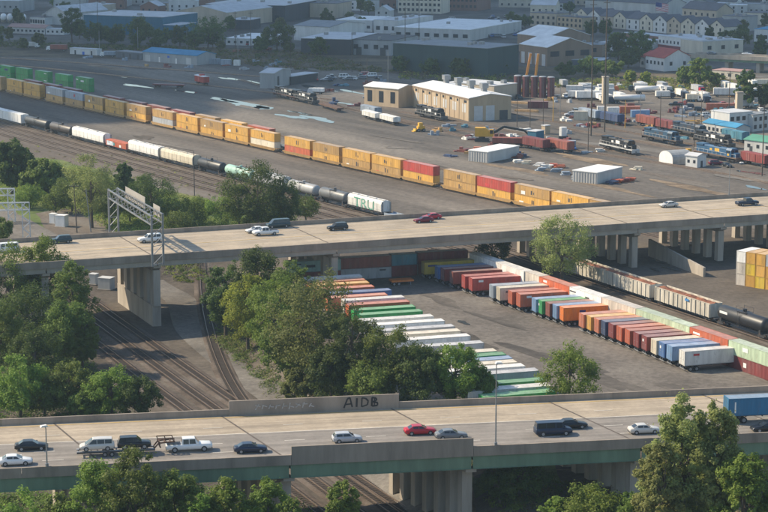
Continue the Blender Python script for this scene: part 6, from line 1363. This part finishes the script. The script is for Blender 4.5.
def crown_mesh(seed, nl, leaf, mat, nc, asp):
    """crown of horizontal radius 1 and vertical radius asp"""
    key = (seed, nc, asp)
    def mk():
        rs = np.random.RandomState(seed * 7 + nc); c = unit(rs.normal(size=(nc, 3))); rad = rs.uniform(.0, 1, nc) ** .5 * .6 + .3; c *= rad[:, None]; c[:, 2] = np.where(c[:, 2] < -.62, -.62 + rs.uniform(-.12, .1, nc), c[:, 2])
        th = np.arctan2(c[:, 1], c[:, 0]); lob = 1 + .15 * np.sin(3 * th + seed) + .1 * np.sin(5 * th + 2 * seed + 4 * c[:, 2]); c[:, :2] *= (lob * np.where(c[:, 2] > .3, 1.0 - .25 * (c[:, 2] - .3), 1))[:, None]
        c[:, 2] *= asp
        cr = rs.uniform(.10, .25, nc) * (1 if asp < 1.4 else .9); k = rs.choice(nc, nl, p=cr ** 2 / (cr ** 2).sum()); d = unit(rs.normal(size=(nl, 3)))
        pos = c[k] + d * (cr[k] * (rs.uniform(0, 1, nl) ** .45) * 1.08)[:, None] * np.array([1, 1, .85])
        stray = rs.uniform(size=nl) < .06; pos[stray] += rs.normal(size=(stray.sum(), 3)) * .07
        nrm = unit(d * .55 + unit(pos) * .3 + np.array([0, 0, .45]) + rs.normal(size=(nl, 3)) * .5); sz = leaf * rs.uniform(.45, 1.4, nl)
        CLUMPS[key] = c
        return quads_mesh('crown', pos, nrm, sz, rs, [mat])
    return cached(('crown', seed, nl, leaf, mat.name, nc, asp), mk)
def trunk_mesh(seed, crown_z, rz, rx, r0, key):
    def mk():
        rs = np.random.RandomState(seed); m = MB(); p = Vector((0, 0, 0)); q = Vector((rs.uniform(-.3, .3), rs.uniform(-.3, .3), max(.6, crown_z - rz * .55))); m.cyl(p, q, r0, r0 * .7, 8); top = Vector((q.x * .7, q.y * .7, crown_z + rz * .45)); m.cyl(q, top, r0 * .7, r0 * .2, 7)
        for c in CLUMPS[key][:13]:
            e = Vector((c[0] * rx * .9, c[1] * rx * .9, crown_z + c[2] * rx * .9)); b = q.lerp(top, rs.uniform(.0, .7)); mid = b.lerp(e, .5) + Vector((0, 0, .08 * rz)); m.cyl(b, mid, r0 * .36, r0 * .24, 6, cap=False); m.cyl(mid, e, r0 * .24, r0 * .07, 6, cap=False)
        return m.mesh('trunk', BARK)
    return mk()
TN = [0]
def tree(label, u, vb, vt, wpx, kind='mid', nl=5200, leaf=None, group='trees', name='broadleaf_tree', base=None, h=None, seed=None, depth=1.0, fill=.46):
    b = base or P(u, vb); s = scale_at(b); h = h or (vb - vt) / s * 1.07; rx = wpx / 2 / s; rz = h * fill; cz = h - rz
    TN[0] += 1; sd_ = 100 + (seed if seed is not None else TN[0] % 7)
    asp = max(.5, min(2.5, round(rz / rx / .25) * .25)); real = (.37 if s > 3.6 else .9)
    lf = max(.05, round(real / rx / .012) * .012); nc = int((95 if nl > 4000 else 52) * max(1, asp ** .8))
    t = thing(name, label, 'tree', b, random.Random(TN[0]).uniform(0, 6.28), group)
    me = crown_mesh(sd_, int(nl * 1.35 * max(.8, asp ** .7)), lf, LEAF[kind], nc, asp)
    obj('crown', me, t, (0, 0, cz), sc=(rx, rx * depth, rz / asp)); obj('trunk', trunk_mesh(sd_, cz, rz, rx, .12 + .018 * h, (sd_, nc, asp)), t); return t
# near trees in front of the nearer bridge
NG = 'trees in front of the nearer bridge'
def near(label, u, v_top, wpx, Y, kind, zb=0.0, **k):
    vv = v_top; y = -(vv - 256) / CAM_F; dz = (-_s + y * _c) / (_c + y * _s); h = (CAM_H + Y * dz) * 1.06; x = (u - 384) / CAM_F * (Y * _c - (h * .6 - CAM_H) * _s); zb = gz(x, Y)
    return tree(label, 0, 0, 0, wpx, kind, base=Vector((x, Y, zb)), h=h - zb, group=NG, **k)
for a_ in [('large leafy tree left of the bridge lamp, bottom left', 96, 453, 84, 262, 'fresh', 14000, 0), ('large leafy tree in the middle of the bottom left clump', 136, 448, 84, 260, 'mid', 14000, 3), ('lower tree at the right of the bottom left clump', 180, 468, 70, 259, 'mid', 11000, 1), ('bushy tree below the navy sedan at the bottom', 226, 480, 60, 258, 'fresh', 10000, 2),
           ('bushy tree left of the bridge joint at the bottom', 268, 476, 58, 259, 'fresh', 10000, 5), ('small fresh tree left of the big pier at the bottom', 342, 478, 46, 262, 'fresh', 7000, 4), ('tall olive tree in front of the bridge, right', 682, 399, 92, 259, 'olive', 20000, 2), ('tall olive tree right half, beside the blue truck', 716, 400, 62, 257, 'olive', 15000, 4),
           ('lower olive tree at the bottom right corner', 745, 452, 70, 252, 'fresh', 12000, 1), ('olive tree left flank of the tall pair, bottom right', 660, 440, 56, 255, 'olive', 10000, 6), ('bush below the right-hand pier columns', 592, 485, 74, 262, 'fresh', 9000, 0), ('bush at the left foot of the right-hand pier', 556, 497, 40, 264, 'fresh', 6000, 3), ('bush at the right foot of the right-hand pier', 630, 492, 46, 260, 'mid', 6000, 1),
           ('low bush at the bottom left corner', 18, 490, 76, 258, 'fresh', 9000, 0), ('low bush second from the bottom left corner', 58, 494, 60, 262, 'mid', 8000, 2), ('low bush between the bottom left clump and the navy sedan tree', 205, 494, 50, 256, 'fresh', 7000, 6), ('low bush at the very bottom under the bridge joint', 292, 496, 40, 255, 'mid', 6000, 2)]:
    near(*a_[:6], nl=a_[6], seed=a_[7])
# left mass beside the tracks
LGT = 'trees massed at the left edge'
for k, (u, vb, vt, w_, kd, lab) in enumerate([(12, 335, 244, 66, 'mid', 'tall tree at the left edge against the farther bridge'), (44, 330, 236, 62, 'fresh', 'tree whose top reaches the deck of the farther bridge, left'), (74, 350, 262, 50, 'mid', 'tree nearest the tracks in the left mass'), (28, 365, 283, 72, 'dark', 'dark tree in the middle of the left mass'),
        (66, 372, 300, 56, 'mid', 'tree at the right flank of the left mass'), (-2, 385, 300, 60, 'mid', 'tree cut by the left edge below the middle'), (36, 395, 325, 64, 'dark', 'dark lower tree of the left mass'), (82, 372, 312, 36, 'fresh', 'small bright tree at the track side of the left mass'), (70, 415, 362, 56, 'mid', 'tree above the bridge parapet left of the tracks'),
        (20, 420, 356, 60, 'fresh', 'bright tree above the bridge parapet at the left edge'), (112, 422, 366, 56, 'fresh', 'bright round tree where the tracks meet the bridge'), (140, 424, 376, 48, 'dark', 'dark round tree right of the bright one at the bridge'), (45, 418, 378, 54, 'fresh', 'low bright tree just above the parapet, left'), (92, 420, 384, 44, 'mid', 'low tree just above the parapet near the tracks')]):
    tree(lab, u, vb, vt, w_, kd, 10000, group=LGT)
# row between tracks and trailer lot
MGT = 'trees between the tracks and the trailer lot'
for k, (u, vb, vt, w_, kd, lab) in enumerate([(226, 338, 256, 52, 'dark', 'dark tree at the upper left of the middle group'), (258, 335, 246, 66, 'dark', 'dark tree touching the farther bridge in the middle group'), (290, 330, 258, 48, 'mid', 'small tree right of it under the farther bridge'), (248, 352, 275, 56, 'yellow', 'yellow-green tree in the middle group'), (276, 365, 278, 64, 'fresh', 'bright tree beside the yellow-green one'),
        (316, 392, 268, 100, 'brownish', 'largest brownish tree of the middle group'), (292, 392, 310, 60, 'mid', 'tree at the foot of the largest brownish tree'), (352, 398, 303, 66, 'dark', 'dark tree right of the largest brownish one'), (330, 408, 345, 50, 'dark', 'low dark tree above the raised parapet'), (392, 404, 322, 66, 'mid', 'tree left of the white trailers'),
        (420, 410, 342, 60, 'dark', 'dark tree over the graffiti end of the parapet'), (455, 409, 344, 62, 'fresh', 'bright tree nearest the white trailers'), (372, 408, 362, 60, 'mid', 'low tree just above the graffiti'), (480, 409, 368, 36, 'mid', 'small tree beside the slender lamp post'), (300, 409, 368, 40, 'brownish', 'low scrubby tree at the gravel road bend')]):
    tree(lab, u, vb, vt, w_, kd, 11000, group=MGT)
tree('olive-leaved tree standing between bridge and trailers', 562, 288, 210, 68, 'olive', 9000, seed=2, group='lone trees'); tree('leafy tree at the near edge of the lot, right of the lamp post', 569, 412, 344, 68, 'fresh', 7500, seed=3, group='lone trees')
tree('small dark tree under the farther bridge behind the golden trailer', 492, 268, 233, 40, 'dark', 4000, group='lone trees', seed=1); tree('young tree poking above the farther bridge parapet', 309, 262, 236, 16, 'fresh', 1800, group='lone trees')
tree('tree in the shade right of the big pier', 520, 498, 458, 60, 'dark', 5000, group='lone trees'); tree('second tree in the shade under the nearer bridge', 500, 505, 462, 44, 'dark', 4000, group='lone trees')
# mid left, beyond the farther bridge
BGT = 'trees beyond the farther bridge'
for k, (u, vb, vt, w_, kd, lab) in enumerate([(258, 236, 162, 74, 'dark', 'big dark tree hiding part of the mixed freight train'), (240, 234, 182, 44, 'mid', 'tree at the left flank of the big dark tree'), (285, 234, 178, 44, 'dark', 'tree at the right flank of the big dark tree'), (92, 228, 155, 58, 'olive', 'pale olive tree behind the steel pole'), (125, 206, 163, 20, 'dark', 'slim dark tree above the gantry'),
        (152, 226, 174, 56, 'dark', 'dark round tree behind the sign gantry'), (12, 196, 139, 44, 'dark', 'dark tree at the left edge, mid height'), (44, 200, 160, 44, 'mid', 'bushy tree right of the left edge dark tree'), (72, 212, 176, 44, 'mid', 'bushy tree under the pale olive one, left'), (112, 226, 185, 34, 'mid', 'bushy tree left of the gantry posts'),
        (195, 226, 196, 44, 'fresh', 'low bright tree between gantry and big dark tree'), (222, 228, 196, 40, 'fresh', 'low bright tree left of the big dark tree'), (306, 222, 196, 34, 'mid', 'small tree under the grey tank car'), (30, 208, 186, 36, 'fresh', 'low bright shrub by the gravel path'), (56, 214, 192, 34, 'mid', 'low shrub behind the white cabinets'), (172, 222, 198, 30, 'mid', 'low shrub right of the gantry'), (3, 244, 218, 24, 'mid', 'treetop at the left edge beside the lattice gantry'), (130, 222, 196, 34, 'fresh', 'bright shrub below the slim dark tree'), (100, 208, 180, 44, 'mid', 'bush right of the pale olive tree'), (25, 186, 162, 36, 'fresh', 'low bright bush below the left edge dark tree'), (62, 196, 170, 40, 'olive', 'pale bush left of the olive tree'), (270, 232, 206, 50, 'fresh', 'bright bush at the foot of the big dark tree'), (180, 234, 212, 40, 'mid', 'bush behind the white sport utility car'), (140, 200, 178, 26, 'mid', 'bush left of the dark round tree')]):
    tree(lab, u, vb, vt, w_, kd, 8500 if w_ > 40 else 4500, group=BGT)
# town trees
TGT = 'trees in the far town'
for k, (u, vb, vt, w_, kd, lab) in enumerate([(72, 42, 8, 28, 'dark', 'tall dark tree left end of the blue warehouse'), (95, 44, 22, 28, 'dark', 'dark tree in front of the blue warehouse, first'), (115, 45, 25, 26, 'dark', 'dark tree in front of the blue warehouse, second'), (138, 46, 18, 32, 'dark', 'dark tree in front of the blue warehouse, third'), (160, 47, 28, 24, 'dark', 'dark tree in front of the blue annexe'),
        (180, 46, 26, 26, 'dark', 'dark tree right of the blue annexe'), (208, 48, 17, 40, 'dark', 'broad dark tree before the beige warehouse'), (195, 49, 32, 24, 'dark', 'low dark tree before the beige warehouse'), (277, 51, 22, 34, 'dark', 'round dark tree right of the flat white roof'), (262, 52, 38, 20, 'dark', 'low dark tree left of the round dark one'), (318, 57, 38, 24, 'dark', 'dark tree in front of the dark open shed'),
        (327, 28, 9, 14, 'dark', 'small tree above the grey roof'), (362, 30, 17, 14, 'dark', 'small tree among the white flat buildings'), (400, 72, 56, 20, 'dark', 'dark tree at the left end of the green warehouse'), (432, 74, 58, 22, 'dark', 'dark tree in front of the green warehouse, left'), (462, 76, 58, 24, 'dark', 'dark tree in front of the green warehouse, right'), (500, 74, 58, 18, 'dark', 'dark tree at the green warehouse corner'),
        (512, 30, 12, 18, 'dark', 'dark tree in the crowded far lot'), (525, 28, 15, 16, 'dark', 'second dark tree beside the crowded far lot'), (618, 60, 33, 28, 'dark', 'dark tree below the row houses, left'), (640, 63, 30, 32, 'dark', 'tall dark tree left of the red roof'), (628, 68, 48, 30, 'dark', 'dark tree under the tall one, left of the red roof'), (606, 36, 20, 16, 'dark', 'dark tree between two row houses, right mast'), (591, 36, 20, 15, 'dark', 'dark tree in front of the row houses, left mast'),
        (590, 76, 58, 32, 'mid', 'tree below the low blue-grey roof'), (612, 77, 60, 26, 'mid', 'tree right of the low blue-grey roof'), (699, 88, 58, 26, 'fresh', 'bright tree left of the far overpass pier'), (685, 86, 66, 18, 'mid', 'small tree left of the bright one by the overpass'), (715, 86, 72, 18, 'mid', 'small tree beneath the far overpass'), (746, 108, 70, 26, 'dark', 'dark tree above the white office, right'), (764, 108, 84, 22, 'dark', 'dark tree at the right edge, far yard'),
        (740, 48, 26, 26, 'dark', 'dark tree right of the terrace end'), (724, 46, 30, 16, 'dark', 'smaller dark tree at the terrace end'), (760, 60, 40, 16, 'dark', 'dark tree at the right edge above the overpass'), (709, 44, 26, 8, 'dark', 'small round tree in front of the beige end block'), (565, 78, 62, 22, 'dark', 'dark tree before the lower brick hall'), (630, 84, 70, 12, 'yellow', 'small yellow-green tree above the soil bank, left'), (645, 84, 72, 12, 'yellow', 'small yellow-green tree above the soil bank, right'), (570, 13, 2, 14, 'dark', 'dark tree at the top edge left of the terrace'), (718, 16, 3, 14, 'dark', 'dark tree at the top edge right of the pale house')]):
    tree(lab, u, vb, vt, w_, kd, 3600, group=TGT)
rgt = random.Random(5); tt = []
while len(tt) < 46:
    u, v = rgt.uniform(-5, 775), rgt.uniform(0, 52)
    if any(a < u < b and c_ < v < d_ for a, b, c_, d_ in [(84, 180, 8, 34), (176, 285, 2, 28), (394, 520, 14, 60), (530, 600, 28, 60), (575, 742, 8, 36), (300, 392, 28, 50)]): continue
    tt.append((u, v))
tt.sort()
for k, (u, v) in enumerate(tt):
    hs_ = rgt.uniform(9, 16); tree(f'small dark town tree, {ORD[k]} from the left among the scattered ones', u, v, v - hs_, rgt.uniform(9, 17), rgt.choice(['dark', 'dark', 'brownish', 'mid']), 2400, group='scattered small town trees')
def inside(x, y, poly):
    c = False
    for (x0, y0), (x1, y1) in zip(poly, poly[1:] + poly[:1]):
        if (y0 > y) != (y1 > y) and x < (x1 - x0) * (y - y0) / (y1 - y0) + x0: c = not c
    return c
def undergrowth(label, poly, ncl, rmin, rmax, kinds, seed, lv=46, leaf=.34):
    """dense low brush over a photo-pixel outline, one object"""
    rs = np.random.RandomState(seed); W_ = [tuple(P(u, v)[:2]) for u, v in poly]; xs = [p[0] for p in W_]; ys = [p[1] for p in W_]; pos = []; nrm = []; sz = []; mi = []
    k = 0; tries = 0
    while k < ncl and tries < ncl * 40:
        tries += 1; x, y = rs.uniform(min(xs), max(xs)), rs.uniform(min(ys), max(ys))
        if not inside(x, y, W_): continue
        k += 1; r = rs.uniform(rmin, rmax); d = unit(rs.normal(size=(lv, 3))); d[:, 2] = np.abs(d[:, 2])
        pos.append(np.array([x, y, gz(x, y)]) + d * r * rs.uniform(.6, 1.05, lv)[:, None] * np.array([1.15, 1.15, .9])); nrm.append(unit(d + np.array([0, 0, .5]) + rs.normal(size=(lv, 3)) * .4)); sz.append(leaf * rs.uniform(.6, 1.4, lv)); mi += [rs.randint(len(kinds))] * lv
    me = quads_mesh('undergrowth', np.concatenate(pos), np.concatenate(nrm), np.concatenate(sz), rs, [LEAF[q] for q in kinds]); me.polygons.foreach_set('material_index', np.array(mi, dtype=np.int32)); me.update()
    o = obj('undergrowth', me, kind='stuff'); o['label'] = label; o['category'] = 'undergrowth'; return o
undergrowth('green weeds and brush beyond the farther bridge on the left', [(-20, 154), (50, 162), (150, 189), (235, 209), (322, 228), (312, 237), (180, 236), (118, 234), (80, 212), (20, 206), (-20, 204)], 2600, .6, 1.9, ['fresh', 'fresh', 'yellow', 'mid', 'yellow'], 1)
undergrowth('brush at the foot of the left trees', [(-20, 335), (85, 340), (100, 395), (150, 440), (-40, 470)], 900, .8, 2.6, ['mid', 'fresh', 'dark'], 2)
undergrowth('brush at the foot of the middle trees', [(218, 322), (240, 330), (300, 405), (480, 408), (485, 412), (290, 418), (262, 385), (215, 340)], 380, .5, 1.6, ['mid', 'brownish', 'dark'], 3)
undergrowth('brush under and before the nearer bridge', [(-60, 500), (180, 490), (290, 490), (330, 560), (-60, 570)], 900, .8, 2.4, ['fresh', 'mid', 'dark'], 4)
undergrowth('brush below the right-hand pier', [(480, 500), (560, 480), (640, 500), (830, 520), (830, 600), (520, 580)], 520, .5, 1.6, ['fresh', 'mid', 'dry'], 5)
undergrowth('weeds between the lot and the nearer bridge', [(440, 411), (560, 406), (560, 430), (500, 470), (470, 470)], 260, .4, 1.6, ['mid', 'dark', 'dry'], 6)
undergrowth('dry brush along the far embankment, left half', [(180, 50), (300, 52), (400, 73), (300, 70), (180, 60)], 420, .8, 2.2, ['dry', 'dark', 'brownish'], 7, 26, .8)
undergrowth('dry brush along the far embankment, right half', [(400, 70), (560, 80), (720, 78), (760, 90), (700, 92), (560, 88), (400, 79)], 520, .8, 2.2, ['dry', 'brownish', 'mid', 'yellow'], 8, 26, .8)
undergrowth('dark hedge brush at the far upper left', [(-20, 42), (200, 48), (200, 53), (-20, 47)], 260, .8, 2.4, ['dark', 'brownish'], 9, 26, .8)
undergrowth('scattered weeds among the brown tracks', [(-20, 140), (120, 155), (300, 205), (330, 230), (180, 200), (-20, 165)], 170, .3, .9, ['brownish', 'yellow', 'dry'], 10, 20)
undergrowth('weeds under the farther bridge by the pier', [(160, 255), (200, 255), (210, 285), (170, 280)], 120, .4, 1.3, ['yellow', 'fresh', 'brownish'], 11)

# ------------------------------------------------------------------ air
HZ = 0.21
hm = bpy.data.materials.new('haze_air'); hm.use_nodes = True; n = hm.node_tree.nodes; n.clear()
pv = n.new('ShaderNodeVolumePrincipled'); pv.inputs['Color'].default_value = (.58, .80, 1, 1); pv.inputs['Density'].default_value = 0.00042 * HZ; pv.inputs['Anisotropy'].default_value = .2
oo = n.new('ShaderNodeOutputMaterial'); hm.node_tree.links.new(pv.outputs[0], oo.inputs['Volume'])
hz = obj('haze', MB().box(-9500, 9500, -3500, 15500, -6.5, 99).mesh('haze', hm), kind='stuff')

# ------------------------------------------------------------------ the cloud whose shade lies over the far town (high above, outside the haze)
CA = R(34); ca, cb = Vector((math.cos(CA), math.sin(CA), 0)), Vector((-math.sin(CA), math.cos(CA), 0))
org = Vector((-160, 745, 0)); alt = 650.0; lift = sd * (alt / sd.z); rg = random.Random(8); m = MB()
def puff(c, rx, ry, rz):
    rings = []
    for i in range(1, 8):
        th = math.pi * i / 8; rr = math.sin(th); zz = math.cos(th)
        rings.append([(c.x + rx * rr * math.cos(2 * math.pi * k / 14), c.y + ry * rr * math.sin(2 * math.pi * k / 14), c.z + rz * (zz if zz > 0 else zz * .35)) for k in range(14)])
    m.loft(rings)
for i in range(-5, 14):
    for j in range(0, 8):
        if j == 0: off = rg.uniform(22, 60); r = rg.uniform(38, 62)
        else: off = 60 + j * 95 + rg.uniform(-25, 25); r = rg.uniform(75, 105)
        p = org + ca * (i * 62 + rg.uniform(-18, 18)) + cb * off + lift
        puff(p, r, r, r * rg.uniform(.5, .8))
struct('cloud', m.mesh('cloud', M('cloud_white', (.9, .9, .9), 1.0, .02), True))
